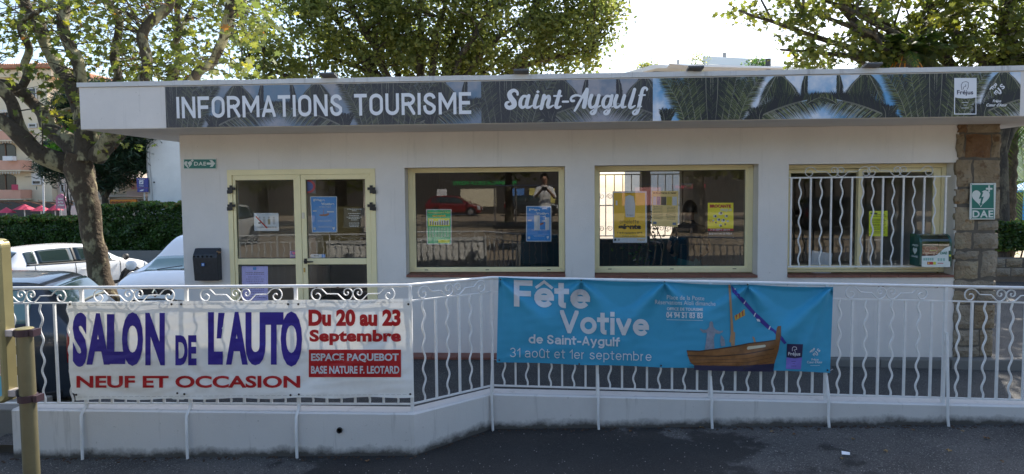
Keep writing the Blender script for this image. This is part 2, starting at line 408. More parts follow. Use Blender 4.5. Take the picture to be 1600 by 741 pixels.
def stroke_text(s, w=.16, track=.16, wide=1.0):
    """returns list of (polygon, layer) in units of cap height; weight w"""
    out = []; x = 0.0; hw = w/2; layer = 0
    for ch in s:
        if ch == ' ': x += .34*wide; continue
        rw, lines = GL[ch]; W = rw*wide + w if rw else w
        low = ch.islower() and ch not in 'l'
        def Y(y):
            if low or ch in 'l':
                ks = [(-.27, -.27+hw), (0, hw), (XH, XH-hw), (1, 1-hw), (1.1, 1.1-hw)]
                if y > XH+.01: return y - hw
                for (a, b), (c, d) in zip(ks, ks[1:]):
                    if y <= c: return b+(y-a)*(d-b)/(c-a)
                return y-hw
            return hw + y*(1-2*hw)
        for ln in lines:
            layer += 1
            if ln == 'dot':
                out.append(([(x, 1-w*1.05), (x+W, 1-w*1.05), (x+W, 1), (x, 1)], layer)); continue
            acc = ch in 'êûé' and min(v for u, v in ln) > XH
            pts = [(x + hw + u*(W-2*hw), v if acc else Y(v)) for u, v in ln]
            closed = (ln[0][0]-ln[-1][0])**2+(ln[0][1]-ln[-1][1])**2 < 1e-6
            if not closed:
                for e, i2 in ((0, 1), (-1, -2)):
                    d = Vector((pts[e][0]-pts[i2][0], pts[e][1]-pts[i2][1]))
                    if d.length > .1 or len(ln) <= 3:
                        d.normalize(); pts[e] = (pts[e][0]+d.x*hw*1.15, pts[e][1]+d.y*hw*1.15)
            ys = [v for u, v in ln]; top = 1 if max(ys) > XH+.02 else (XH if low else 1)
            if ch in 'êûé' and min(ys) > XH: top = 1.03
            elif ch in 'êûé': top = XH
            bot = -.27 if min(ys) < -.1 else (0 if min(ys) < .3 else -1)
            xa, xb = (x-.2, x+W+.2) if ch in 'tf' else (x, x+W)
            for q in strip(pts, min(.052, hw*.8) if acc else hw, closed):
                q = clip_rect(q, xa, xb, bot, top)
                if q: out.append((q, layer))
        x += W + track
    return out, x-track

_bf = {}
def font_text(s, bold=.0, spacing=1.0):
    """built-in font; returns polygons in units of cap height plus width"""
    key = (s, bold, spacing)
    if key in _bf: return _bf[key]
    def raw(t):
        c = bpy.data.curves.new('txt', 'FONT'); c.body = t; c.offset = bold; c.space_character = spacing; c.resolution_u = 4
        o = bpy.data.objects.new('txt', c); me = o.to_mesh()
        vs = [tuple(v.co) for v in me.vertices]; fs = [tuple(p.vertices) for p in me.polygons]
        o.to_mesh_clear(); bpy.data.objects.remove(o); bpy.data.curves.remove(c); return vs, fs
    hv, _ = raw('H'); h0 = min(v[1] for v in hv); h1 = max(v[1] for v in hv)
    vs, fs = raw(s); x0 = min(v[0] for v in vs); x1 = max(v[0] for v in vs); k = 1/(h1-h0)
    out = [([((vs[i][0]-x0)*k, (vs[i][1]-h0)*k) for i in f], 0) for f in fs]
    _bf[key] = (out, (x1-x0)*k); return _bf[key]

def lettering(s, parent, m, fn, x0, x1, base, cap, kind='font', bold=.0, w=.16, track=.14, spacing=1.0, wide=1.0, cut=0, slant=0, lift=.002, name='lettering', shape=None):
    """text between x0 and x1 on the baseline 'base' with cap height 'cap' in the (u, v) units of the surface fn(u, v, lift) -> world"""
    polys, W = font_text(s, bold, spacing) if kind == 'font' else stroke_text(s, w, track, wide)
    k = (x1-x0)/W; mb = MB()
    for poly, layer in polys:
        pp = [(x0+(x+slant*y)*k, base+y*cap) for x, y in poly]
        if shape: pp = [shape(u, v) for u, v in pp]
        pieces = [pp]
        if cut:
            us = [p[0] for p in pp]; vs = [p[1] for p in pp]; pieces = []
            for a in range(int(math.floor(min(us)/cut)), int(math.ceil(max(us)/cut))):
                col = clip_rect(pp, a*cut, (a+1)*cut, -1e9, 1e9)
                if not col: continue
                for b in range(int(math.floor(min(vs)/cut)), int(math.ceil(max(vs)/cut))):
                    q = clip_rect(col, -1e9, 1e9, b*cut, (b+1)*cut)
                    if q: pieces.append(q)
        for q in pieces: mb.face(*[fn(u, v, lift + layer*3e-5) for u, v in q])
    return obj(name, mb, m, parent, fixn=False)

def flat_fn(o, du, dv, nrm):
    o, du, dv, nrm = Vector(o), Vector(du), Vector(dv), Vector(nrm)
    return lambda u, v, h=0: o+du*u+dv*v+nrm*h
def rect_on(mb, fn, u0, u1, v0, v1, h=.001):
    mb.face(fn(u0, v0, h), fn(u1, v0, h), fn(u1, v1, h), fn(u0, v1, h)); return mb
def poly_on(mb, fn, pts, h=.001):
    mb.face(*[fn(u, v, h) for u, v in pts]); return mb
def heart_pts(cx, cy, r, n=26):
    out = []
    for k in range(n):
        t = 2*pi*k/n; x = 16*sin(t)**3; y = 13*cos(t)-5*cos(2*t)-2*cos(3*t)-cos(4*t)
        out.append((cx+x/16*r, cy+(y+2.5)/15*r))
    return out
def disc_pts(cx, cy, rx, ry=None, n=20): return [(cx+rx*cos(2*pi*k/n), cy+(ry or rx)*sin(2*pi*k/n)) for k in range(n)]
# ------------------------------------------------------------ shared materials
WALL = plaster_material('wall_paint', (.77, .735, .695), dirt_amt=.28)
SOFFIT = WALL
LOWWALL = plaster_material('low_wall_paint', (.66, .64, .615), dirt=(.22, .21, .19), dirt_amt=.6, low=.0)
FASCIA_EDGE = plaster_material('coping_paint', (.68, .68, .67), dirt=(.12, .11, .10), dirt_amt=.6)
IVORY = mat('ivory_aluminium', (.86, .76, .45), rough=.38, spec=.5, noise_amt=.06, noise_scale=3)
RED_TILE = mat('terracotta', (.22, .085, .06), rough=.6, noise_amt=.25, noise_scale=9, bump=.2)
IRON = mat('white_painted_iron', (.74, .74, .73), rough=.35, spec=.5, noise_amt=.08, noise_scale=14)
RUST = mat('rust_spots', (.16, .06, .03), rough=.9)
BLACK = mat('black_metal', (.015, .015, .017), rough=.45)
GLASS = glass_material('window_glass', (.985,.99,.985), 1.0)
DGLASS = glass_material('door_glass', tint=(.97, .985, .98), refl=1.0)
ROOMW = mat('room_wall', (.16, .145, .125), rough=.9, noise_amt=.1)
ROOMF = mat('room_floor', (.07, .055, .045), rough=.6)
DARKWOOD = mat('dark_wood', (.05, .035, .025), rough=.5, noise_amt=.3)
PRINT_W = mat('print_white', (.78, .79, .82), rough=.5)
OFFICE_D = 4.3
FY = -.77
WX0, WX1, WZ0, WZ1 = -4.193, 4.49, -.25, 2.51

# openings in the facade plane y = 0
op = {'door': (P(355,267,0).x, P(586,267,0).x, -.03, P(470,264.5,0).z),
      'w1': (P(632.5,300,0).x, P(883,300,0).x, P(750,433,0).z, P(750,261,0).z),
      'w2': (P(929,300,0).x, P(1185,300,0).x, P(1050,434,0).z, P(1050,257.5,0).z),
      'w3': (P(1232,300,0).x, P(1493,300,0).x, P(1360,433.5,0).z, P(1360,255.5,0).z)}

office = thing('tourist_office', 'low white tourist information office with flat roof and palm printed fascia', 'building', (0, 0, 0))

def holed_wall(xs0, xs1, z0, z1, holes, y0, y1):
    xs = sorted({xs0, xs1} | {h[0] for h in holes} | {h[1] for h in holes})
    zs = sorted({z0, z1} | {h[2] for h in holes} | {h[3] for h in holes})
    mb = MB()
    def solid(i, j):
        if not (0 <= i < len(xs)-1 and 0 <= j < len(zs)-1): return False
        cx, cz = (xs[i]+xs[i+1])/2, (zs[j]+zs[j+1])/2
        return not any(h[0] < cx < h[1] and h[2] < cz < h[3] for h in holes)
    for i in range(len(xs)-1):
        for j in range(len(zs)-1):
            if not solid(i, j): continue
            a, b, c, d = xs[i], xs[i+1], zs[j], zs[j+1]
            mb.face((a,y0,c),(b,y0,c),(b,y0,d),(a,y0,d)); mb.face((a,y1,c),(a,y1,d),(b,y1,d),(b,y1,c))
            if not solid(i-1, j): mb.face((a,y0,c),(a,y0,d),(a,y1,d),(a,y1,c))
            if not solid(i+1, j): mb.face((b,y0,c),(b,y1,c),(b,y1,d),(b,y0,d))
            if not solid(i, j-1): mb.face((a,y0,c),(a,y1,c),(b,y1,c),(b,y0,c))
            if not solid(i, j+1): mb.face((a,y0,d),(b,y0,d),(b,y1,d),(a,y1,d))
    return mb
part('wall', holed_wall(WX0, WX1, WZ0, WZ1, list(op.values()), 0, .26), WALL, office, fixn=False)
mb = MB(); mb.box(WX0, WX0+.25, .262, OFFICE_D, WZ0, WZ1); part('side_wall', mb, WALL, office)
mb = MB(); mb.box(WX1+.16, WX1+.41, .262, OFFICE_D, WZ0, WZ1); part('side_wall', mb, WALL, office)
mb = MB(); mb.box(WX1+.003, WX1+.157, .05, .26, WZ0, WZ1); part('wall_return', mb, WALL, office)
bh = [(P(932,300,OFFICE_D).x, P(1003,300,OFFICE_D).x, .95, 2.15), (P(1016,300,OFFICE_D).x, P(1066,300,OFFICE_D).x, .95, 2.15), (-3.3, -2.3, 1.1, 2.1)]
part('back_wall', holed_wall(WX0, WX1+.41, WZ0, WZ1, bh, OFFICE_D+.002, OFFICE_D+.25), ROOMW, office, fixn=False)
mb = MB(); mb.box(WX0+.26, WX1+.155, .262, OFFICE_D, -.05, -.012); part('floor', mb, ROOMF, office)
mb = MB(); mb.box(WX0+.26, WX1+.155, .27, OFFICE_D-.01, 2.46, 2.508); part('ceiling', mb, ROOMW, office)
for q in ((.38, .46, 1.6, OFFICE_D-.01), (2.45, 2.52, .27, OFFICE_D-.01), (-1.8, -1.72, .27, 3.2)):
    part('partition', MB().box(*q, -.01, 2.455), ROOMW, office)
# roof slab: soft concrete box with a thin coping
RX0, RX1, RZ0, RZ1 = -4.79, 5.35, 2.512, 2.945
mb = MB(); mb.box(RX0, RX1, FY, OFFICE_D+.7, RZ0, RZ1); part('roof_slab', mb, WALL, office, bevel=.006)
mb = MB()
n = 60
for k in range(n):                                           # weathered coping, a little uneven along its top edge
    a, b = RX0-.012+(RX1-RX0+.024)*k/n, RX0-.012+(RX1-RX0+.024)*(k+1)/n
    mb.box(a, b+.0005, FY-.015+random.uniform(-.001,.001), FY+.30, RZ1+.001, RZ1+.048+random.uniform(-.003,.003))
part('coping', mb, FASCIA_EDGE, office)
for q in ((RX0-.012, RX0+.2), (RX1-.2, RX1+.012)):
    part('coping', MB().box(*q, FY+.305, OFFICE_D+.7, RZ1+.001, RZ1+.045), FASCIA_EDGE, office)
# concrete plinth step below the right half of the facade
CONC = plaster_material('old_concrete', (.20, .195, .18), dirt=(.06, .055, .05), dirt_amt=.6)
mb = MB()
for k in range(8):
    a, b = -.1+k*.75, -.1+(k+1)*.75-.008
    mb.box(a, b, -.115, -.003, -.40, -.028+random.uniform(-.003,.003))
step = obj('kerb_step', mb, CONC, None, bevel=.012, kind='structure')
# tiled threshold in front of the door side
th = obj('threshold', MB().box(-3.9, -.12, -.20, -.003, -.2, -.0305), CONC, None, kind='structure')
x = -1.80
tm = bpy.data.meshes.new('tile'); q = MB().box(0, .283, -.215, -.012, -.03, -.006); tm.from_pydata(q.v, [], q.f); tm.materials.append(RED_TILE)
for k in range(13):
    o = bpy.data.objects.new('tile', tm); COL.objects.link(o); o.parent = th; o.location = (-3.88+k*.289, 0, random.uniform(0, .0015))

# ---------------- windows
def frame_bars(x0, x1, z0, z1, wl, wr, wt, wb, y0, y1):
    """mitred rectangular frame"""
    mb = MB()
    o = [(x0,z0),(x1,z0),(x1,z1),(x0,z1)]; i = [(x0+wl,z0+wb),(x1-wr,z0+wb),(x1-wr,z1-wt),(x0+wl,z1-wt)]
    for k in range(4):
        k2 = (k+1) % 4; mb.prism([o[k], o[k2], i[k2], i[k]], y0, y1)
    return mb
def add(mb, other):
    n = len(mb.v); mb.v += other.v; mb.f += [tuple(i+n for i in f) for f in other.f]; return mb
WY = .17
def window(name, o, gl, gr, gt, gb):
    x0, x1, z0, z1 = o
    a = P(gl, (gt+gb)/2, WY).x; b = P(gr, (gt+gb)/2, WY).x; t = P((gl+gr)/2, gt, WY).z; c = P((gl+gr)/2, gb, WY).z
    zb = z0+.035
    mb = frame_bars(x0+.002, x1-.002, zb, z1-.002, a-x0-.03, x1-b-.03, z1-t-.025, c-zb-.02, WY, WY+.07)
    add(mb, frame_bars(a-.032, b+.032, c-.025, t+.03, .031, .031, .029, .024, WY+.012, WY+.06))
    w = part('window', mb, IVORY, office, bevel=.004)
    pn = obj('pane', MB().box(a-.006, b+.006, WY+.030, WY+.036, c-.006, t+.006), GLASS, w)
    gk = frame_bars(a-.001, b+.001, c-.001, t+.001, .006, .006, .006, .006, WY+.022, WY+.0295); obj('gasket', gk, BLACK, w)
    for f in (.07, .5, .93):                                # drain slots
        xx = a+(b-a)*f; obj('drain_slot', MB().box(xx-.02, xx+.02, WY-.003, WY+.002, c-.035, c-.028), BLACK, w)
    n = max(4, int(round((x1-x0)/.31))); st = (x1-x0-.004)/n
    for k in range(n):
        xa = x0+.002+k*st
        s = MB(); i = len(s.v); s.box(xa+.002, xa+st-.002, -.022, WY+.06, z0+.001, z0+.028)
        obj('sill_tile', s, RED_TILE, w, bevel=.003)
    return w, (a, b, c, t)
w1, g1 = window('window', op['w1'], 649.5, 873, 269.5, 417.5)
w2, g2 = window('window', op['w2'], 937, 1164.5, 266.5, 416)
# window 3: two sliding leaves behind a wrought iron grille
x0, x1, z0, z1 = op['w3']
zt = P(1350, 267, WY).z; zb = P(1350, 419, WY).z; xm = P(1344, 340, WY).x; xr = P(1462, 340, WY).x
mb = frame_bars(x0+.002, x1-.002, z0+.035, z1-.002, .05, .05, .045, .03, WY-.01, WY+.07)
w3 = part('window', mb, IVORY, office, bevel=.004)
lf = frame_bars(x0+.052, xm+.02, z0+.067, z1-.05, .05, .045, .045, .045, WY+.035, WY+.065); s = obj('sliding_leaf', lf, IVORY, w3, bevel=.003)
lf = frame_bars(xm-.025, x1-.055, z0+.067, z1-.05, .045, .08, .045, .045, WY, WY+.03); obj('sliding_leaf', lf, IVORY, w3, bevel=.003)
obj('pane', MB().box(x0+.10, xm-.028, WY+.047, WY+.052, z0+.11, z1-.093), GLASS, w3)
obj('pane', MB().box(xm+.018, x1-.13, WY+.012, WY+.017, z0+.11, z1-.093), GLASS, w3)
for k in range(6):
    st = (x1-x0-.004)/6; obj('sill_tile', MB().box(x0+.004+k*st, x0+k*st+st, -.022, WY-.012, z0+.001, z0+.026), RED_TILE, w3, bevel=.003)

# ---------------- scrolls used by the grille and the railing
def spiral(cx, cz, r0, r1, a0, a1, n=22):
    return [(cx+(r0+(r1-r0)*k/n)*cos(radians(a0+(a1-a0)*k/n)), cz+(r0+(r1-r0)*k/n)*sin(radians(a0+(a1-a0)*k/n))) for k in range(n+1)]
def scroll_path():
    """one S scroll in units of its own height: 0..3.25 wide, 0..1 high"""
    ink = [(262,225),(278,206),(300,207),(320,225),(325,247),(312,275),(290,290),(262,292),(235,280),(214,255),(205,222),(210,190),(228,160),(255,143),(290,136),(322,142),(345,152),(375,182),(405,213),(480,214),(555,216),(590,252),(622,284),(655,300),(690,296),(720,277),(742,245),(750,212),(742,180),(722,156),(695,143),(668,145),(645,158),(632,185),(634,210),(648,228),(668,234),(686,224),(693,206),(684,190),(672,192)]
    return [((x-205)/165, (300-z)/165) for x, z in ink]
SCR = scroll_path(); SCW = 545/165.
def scroll_mesh(name, h, mirror, r, seg=6):
    pts = [((SCW-x if mirror else x)*h, 0, z*h) for x, z in SCR]
    n = len(pts); rr = [r*(.55 if k in (0, n-1) else 1) for k in range(n)]
    mb = MB(); mb.tube(pts, rr, seg, flat=1.8); me = bpy.data.meshes.new(name); me.from_pydata(mb.v, [], mb.f); me.materials.append(IRON)
    finish(me, 0); me.polygons.foreach_set('use_smooth', [True]*len(me.polygons)); return me
def bar_mesh(name, L, wavy, w=.0155, amp=.011, per=.155, ph=0, seg=8):
    mb = MB()
    if wavy:
        n = int(L/.012); env = lambda t: min(1, t*L/.05, (1-t)*L/.05)
        mb.tube([(amp*sin(2*pi*(t*L)/per+ph)*env(t), 0, -t*L) for t in [k/n for k in range(n+1)]], w*.5, seg)
    else: mb.box(-w/2, w/2, -w/2, w/2, -L, 0)
    me = bpy.data.meshes.new(name); me.from_pydata(mb.v, [], mb.f); me.materials.append(IRON); finish(me, 0)
    if wavy: me.polygons.foreach_set('use_smooth', [True]*len(me.polygons))
    return me
def inst(name, me, root, loc, rz=0, rot=None):
    o = bpy.data.objects.new(name, me); COL.objects.link(o); o.parent = root
    o.matrix_parent_inverse = Matrix.Translation(-Vector(root.location))
    o.location = loc; o.rotation_euler = rot or (0, 0, rz); return o

GY = -.005
gr = thing('window_grille', 'white wrought iron grille with straight and wavy bars over the right hand window', 'window grille', (P(1232,417,GY).x, GY, P(1232,417,GY).z))
gz1 = P(1350, 277, GY).z; gz0 = P(1350, 416.5, GY).z; gx0 = P(1232, 340, GY).x+.002; gx1 = P(1483, 340, GY).x
part('rail', MB().box(gx0, gx1, GY-.009, GY+.009, gz1-.008, gz1+.008), IRON, gr); part('rail', MB().box(gx0, gx1, GY-.009, GY+.009, gz0-.008, gz0+.008), IRON, gr)
gs = bar_mesh('straight_bar', gz1-gz0-.016, False, .017); gw = bar_mesh('wavy_bar', gz1-gz0-.016, True, .017, .012, .21)
for k, (zx, kind) in enumerate([(88,'S'),(122,'W'),(163,'S'),(203,'W'),(242,'S'),(282,'W'),(322,'S'),(362,'W'),(402,'W'),(441,'S'),(481,'W'),(520,'S'),(560,'W'),(600,'S'),(640,'W'),(683,'S')]):
    xx = P(1200+zx/2.47, 340, GY).x
    inst('straight_bar' if kind == 'S' else 'wavy_bar', gs if kind == 'S' else gw, gr, (xx, GY, gz1-.008), rot=(0, 0, pi if kind == 'W' else 0))
gh = .108
gsa = scroll_mesh('scroll', gh, False, .0045); gsb = scroll_mesh('scroll', gh, True, .0045)
for px, me in ((1258, gsa), (1307, gsb), (1355.5, gsa), (1404.5, gsb)):
    inst('scroll', me, gr, (P(px, 277, GY).x, GY, gz1+.009))

# ---------------- door
dx0, dx1, dz0, dz1 = op['door']
door = part('door', frame_bars(dx0+.001, dx1-.001, dz0, dz1-.001, .055, .055, .06, .001, -.012, .075), IVORY, office, bevel=.004)
xmid0, xmid1 = P(464,340,0).x, P(478,340,0).x
xm = (xmid0+xmid1)/2
def leaf(x0, x1, gl, gr_):
    gt = P(470, 281, 0).z; gm1 = P(470, 404, 0).z; gm0 = P(470, 413.5, 0).z
    gl = P(gl, 340, 0).x; gr_ = P(gr_, 340, 0).x
    z0, z1 = .0, dz1-.062
    mb = frame_bars(x0, x1, z0, z1, gl-x0, x1-gr_, z1-gt, .16, -.004, .05)
    mb.box(gl, gr_, -.002, .048, gm0, gm1)
    lf = obj('door_leaf', mb, IVORY, door, bevel=.004)
    obj('pane', MB().box(gl-.004, gr_+.004, .020, .026, gm1-.004, gt+.004), DGLASS, door)
    obj('pane', MB().box(gl-.004, gr_+.004, .020, .026, .156, gm0+.004), DGLASS, door)
    obj('gasket', add(frame_bars(gl-.001, gr_+.001, gm1, gt, .006, .006, .006, .006, .010, .0195), frame_bars(gl-.001, gr_+.001, .16, gm0, .006, .006, .006, .006, .010, .0195)), BLACK, door)
    return gl, gr_, gt, gm1
dl = leaf(dx0+.058, xm-.002, 369.5, 460); dr = leaf(xm+.002, dx1-.058, 479, 571.5)
for px in (361, 580):
    for py in (296, 322.5):
        c = P(px, py, -.03); mb = MB()
        mb.box(c.x-.045, c.x+.045, -.028, -.0125, c.z-.008, c.z+.022); mb.box(c.x-.018, c.x+.018, -.032, -.0285, c.z-.045, c.z+.045)
        sgn = 1 if px < 400 else -1
        mb.box(c.x-sgn*.052, c.x-sgn*.012, -.027, -.0126, c.z-.05, c.z-.009)
        obj('hinge', mb, BLACK, door, bevel=.003)
c = P(477, 408.5, -.03)
mb = MB(); mb.box(c.x-.018, c.x+.012, -.02, -.0045, c.z-.03, c.z+.03); mb.cyl((c.x, -.0205, c.z), (c.x, -.05, c.z), .011, 10)
mb.tube([(c.x-.006, -.055, c.z), (c.x+.05, -.058, c.z-.004), (c.x+.10, -.054, c.z-.003)], [.011, .009, .007], 8)
obj('handle', mb, BLACK, door, smooth=40)
c = P(476, 422, 0); mb = MB(); mb.box(c.x-.009, c.x+.009, -.010, -.0045, c.z-.025, c.z+.025); obj('lock', mb, mat('brass', (.5,.36,.12), .35, 1), door)
c = P(474, 337, 0); mb = MB(); mb.box(c.x-.014, c.x+.014, -.009, -.0045, c.z-.035, c.z+.035); obj('lock', mb, mat('light_metal', (.55,.54,.5), .35, .8), door)

# ---------------- fascia sign: a printed panel of palm fronds
SX0, SX1 = P(259, 170, FY-.008).x, P(1594, 150, FY-.008).x
SZ0, SZ1 = RZ0+.006, RZ1-.012
SY = FY-.008
def sky_print(name, a, b, c):
    m = bpy.data.materials.new(name); m.use_nodes = True; n, l = nodes(m); bs = n['Principled BSDF']; bs.inputs['Roughness'].default_value = .45
    g = n.new('ShaderNodeNewGeometry').outputs['Position']
    x = mixnode(n, l, a, b, ntex(n, l, g, 1.9, 5, .6, .42, .58)); x = mixnode(n, l, x, c, ntex(n, l, g, 4.5, 5, .6, .5, .7))
    l.new(x, bs.inputs['Base Color']); return m
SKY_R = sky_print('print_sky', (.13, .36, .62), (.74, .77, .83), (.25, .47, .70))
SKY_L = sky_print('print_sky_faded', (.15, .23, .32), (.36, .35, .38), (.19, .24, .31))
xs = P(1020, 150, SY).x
panel = part('sign_panel', MB().box(SX0, SX1, SY, FY-.001, SZ0, SZ1), mat('panel_edge', (.5,.5,.5)), office)
f0 = flat_fn((0, SY, 0), (1,0,0), (0,0,1), (0,-1,0))
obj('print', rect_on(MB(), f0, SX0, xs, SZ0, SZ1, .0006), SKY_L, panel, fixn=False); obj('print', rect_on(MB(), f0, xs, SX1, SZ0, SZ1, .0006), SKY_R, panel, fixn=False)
rng = random.Random(3); WK = .50
FR = {'R': [MB(), MB(), MB(), MB()], 'L': [MB(), MB(), MB(), MB()]}
layer = [0]
def frond(c, side, p0, p1, p2, ln, colr, tone=0, up=True, down=True, n=46, droop=0.3, w=.0085, xlo=None, xhi=None):
    """bezier rib with leaflets, mirrored about x = c when asked"""
    layer[0] += 1
    H = SZ1-SZ0
    def bz(t): return ((1-t)**2*p0[0]+2*t*(1-t)*p1[0]+t*t*p2[0], (1-t)**2*p0[1]+2*t*(1-t)*p1[1]+t*t*p2[1])
    n = int(n*1.7)
    for mir in side:
        def put(poly, k, base):
            q = [(c+mir*x*H, SZ0+z*H) for x, z in poly]
            q = clip_rect(q, max(SX0, xlo if xlo is not None else -99), min(SX1, xhi if xhi is not None else 99), SZ0, SZ1)
            if len(q) >= 3: k.face(*[f0(u, v, base) for u, v in q])
        hb = .0008+layer[0]*2.2e-5
        for k in range(n):
            t = k/n+.004; a = bz(t); b = bz(min(1, t+.02)); d = Vector((b[0]-a[0], b[1]-a[1])).normalized()
            nr = Vector((-d.y, d.x)); L = ln*(.35+.65*sin(pi*min(1, .12+t*.86)))*rng.uniform(.8, 1.15)
            for s, on in ((1, up), (-1, down)):
                if not on: continue
                tip = Vector(a)+d*L*.62+nr*s*L*.78+Vector((0, -droop*L)); ww = d*w*WK*rng.uniform(.7, 1.6)
                mid = Vector(a)*.55+tip*.45+Vector((0, .05*L))
                kk = rng.choices([0, 1, 2, 3], colr)[0]
                put([tuple(Vector(a)-ww), tuple(mid-ww*1.2), tuple(tip), tuple(mid+ww*1.2), tuple(Vector(a)+ww)], FR[tone][kk], hb+rng.uniform(0, 1.8e-5))
        pts = [bz(k/14) for k in range(15)]
        for q in strip(pts, [.008*(1-k/20) for k in range(15)]): put(q, FR[tone][3], hb+1.8e-5)
def arch(c, T, lo, hi):
    layer[0] = 0
    kw = dict(tone=T, xlo=lo, xhi=hi); S = (1, -1)
    for x0 in (.92, 1.0):                                    # dark hanging crowns beside the arch
        for k in range(4): frond(c, S, (x0, 1.08), (x0+.06*k-.12, .8), (x0-.16+.10*k, .40+.05*(k % 3)), .17, (7, 2, 0, 0), n=24, droop=1.0, w=.013, **kw)
    for k in range(5): frond(c, S, (.95, 1.02), (.80-.05*k, .92-.03*k), (.62-.04*k, .62-.10*k), .20, (4, 3, 1, 0), n=26, droop=.9, w=.008, **kw)
    for k in range(4): frond(c, S, (1.05, 1.02), (1.2, .9-.05*k), (1.36+.03*k, .52-.10*k), .20, (5, 3, 1, 0), n=24, droop=.8, w=.009, **kw)
    frond(c, S, (.36, 1.08), (.44, .78), (.38, .56), .11, (6, 2, 0, 0), n=40, droop=1.2, w=.020, **kw)
    for k in range(4): frond(c, S, (1.75-.12*k, -.12), (1.35-.1*k, .24-.02*k), (.85-.12*k, .26+.03*k), .22, (6, 2, 0, 0), n=34, up=False, droop=-.45, w=.015, **kw)
    frond(c, S, (1.80, -.14), (.95, .36), (-.02, .48), .44, (3, 3, 3, 2), n=64, down=False, droop=.35, w=.012, **kw)
    frond(c, S, (1.80, -.12), (.95, .38), (-.02, .50), .26, (7, 1, 0, 0), n=90, up=False, droop=-.25, w=.014, **kw)
    frond(c, S, (.34, .34), (.2, .46), (.0, .50), .16, (5, 2, 2, 0), n=40, droop=-.1, w=.012, **kw)
def fan(c, T, lo, hi):
    layer[0] = 46
    kw = dict(tone=T, xlo=lo, xhi=hi); S = (1, -1)
    for k, (xb, xt) in enumerate([(.04,.06),(.12,.24),(.0,.02),(.18,.34),(.08,.14)]):
        frond(c, S, (xt, 1.15), (xt*.9+.02, .5), (xb, -.1), .22, (7, 2, 0, 0), n=46, droop=.55, w=.017, **kw)
    for k, (xb, xt, ln, cw) in enumerate([(.22,.42,.24,(5,3,1,0)),(.36,.60,.30,(4,4,2,0)),(.50,.92,.30,(4,4,2,0)),(.62,1.22,.28,(3,4,3,0))]):
        frond(c, S, (xb, -.1), (xb+.10, .5), (xt, 1.12), ln, cw, n=60, droop=.12, w=.010, **kw)
    for k in range(3): frond(c, S, (1.0+.08*k, -.12), (1.05, .05), (.86+.16*k, .26), .15, (7, 2, 0, 0), n=20, droop=-.3, w=.012, **kw)
H = SZ1-SZ0
bx = lambda px: P(px, 160, SY).x
e0, e1, e2 = bx(258), bx(520), bx(752)
arch(bx(433), 'L', e0, e2); fan(bx(268), 'L', e0, e2); fan(bx(606), 'L', e0, e2); arch(bx(752), 'L', e0, e2); fan(bx(790), 'L', bx(752), bx(1020))
arch(bx(941), 'L', bx(752), bx(1020))
fan(bx(1112), 'R', bx(1020), bx(1594)); arch(bx(1284), 'R', bx(1020), bx(1594)); fan(bx(1461), 'R', bx(1020), bx(1594)); arch(bx(1636), 'R', bx(1480), bx(1594))
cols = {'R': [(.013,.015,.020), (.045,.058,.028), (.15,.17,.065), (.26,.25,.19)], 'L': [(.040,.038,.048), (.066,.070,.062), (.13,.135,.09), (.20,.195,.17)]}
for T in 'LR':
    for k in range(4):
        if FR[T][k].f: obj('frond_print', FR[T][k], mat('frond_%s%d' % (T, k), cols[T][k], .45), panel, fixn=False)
PW = PRINT_W
a, b = P(276.8, 186, SY), P(736.4, 177.5, SY)
zc = P(277, 152.5, SY).z - a.z; zb = (a.z+b.z)/2
xA = P(535.8, 180, SY).x; xB = P(553.9, 180, SY).x
lettering('INFORMATIONS', panel, PW, f0, a.x, xA, zb, zc, kind='stroke', w=.165, track=.14, lift=.004)
lettering('TOURISME', panel, PW, f0, xB, b.x, zb, zc, kind='stroke', w=.165, track=.14, lift=.004)
# brush script name, drawn as tapering strokes
INK = [
 [(300,172,14),(296,148,16),(268,132,20),(238,142,24),(222,168,28),(235,205,33),(262,240,33),(266,275,30),(235,298,26),(203,294,24),(188,272,19),(195,250,16),(215,243,12)],
 [(388,190,15),(355,190,18),(330,228,22),(326,272,22),(345,296,18),(375,280,14),(398,240,14)], [(408,182,20),(390,245,23),(388,290,20),(412,294,15),(440,278,9)],
 [(488,182,22),(468,240,23),(462,288,21),(482,296,15),(512,280,8)], [(495,132,4),(495,145,21),(495,158,4)],
 [(555,182,22),(542,240,23),(527,304,22)], [(545,240,12),(575,200,15),(600,190,20),(603,220,22),(590,270,22),(600,296,17),(645,275,8)],
 [(705,140,20),(688,210,22),(670,280,22),(685,297,18),(715,285,10)], [(650,185,11),(722,185,11)], [(735,240,13),(785,240,13)],
 [(842,232,15),(820,232,16),(812,212,14),(830,190,15),(870,178,14),(910,190,11),(955,215,10)], [(962,124,15),(930,180,15),(895,245,16),(865,300,16),(848,328,13)], [(968,122,22),(955,210,26),(938,290,26)],
 [(1012,180,22),(992,240,22),(1000,290,20),(1030,290,14),(1060,255,11)], [(1082,180,21),(1062,260,22),(1042,340,20),(1018,358,16),(1002,345,12),(1020,325,9),(1095,280,8)],
 [(1190,190,14),(1155,188,17),(1128,225,21),(1122,270,21),(1142,296,17),(1172,278,13),(1190,240,12)], [(1208,182,20),(1192,260,22),(1172,340,20),(1148,360,16),(1132,345,12),(1150,323,9),(1225,282,8)],
 [(1255,182,21),(1236,240,22),(1240,288,20),(1265,292,14),(1300,262,10)], [(1328,182,21),(1308,250,22),(1308,292,18),(1340,288,9)],
 [(1425,122,20),(1400,210,22),(1378,280,22),(1392,298,17),(1430,278,8)],
 [(1542,132,10),(1545,118,13),(1522,106,16),(1500,130,20),(1482,210,22),(1455,330,21),(1428,360,16),(1408,348,12),(1425,325,9),(1490,285,8)], [(1468,180,10),(1525,176,10)]]
mb = MB()
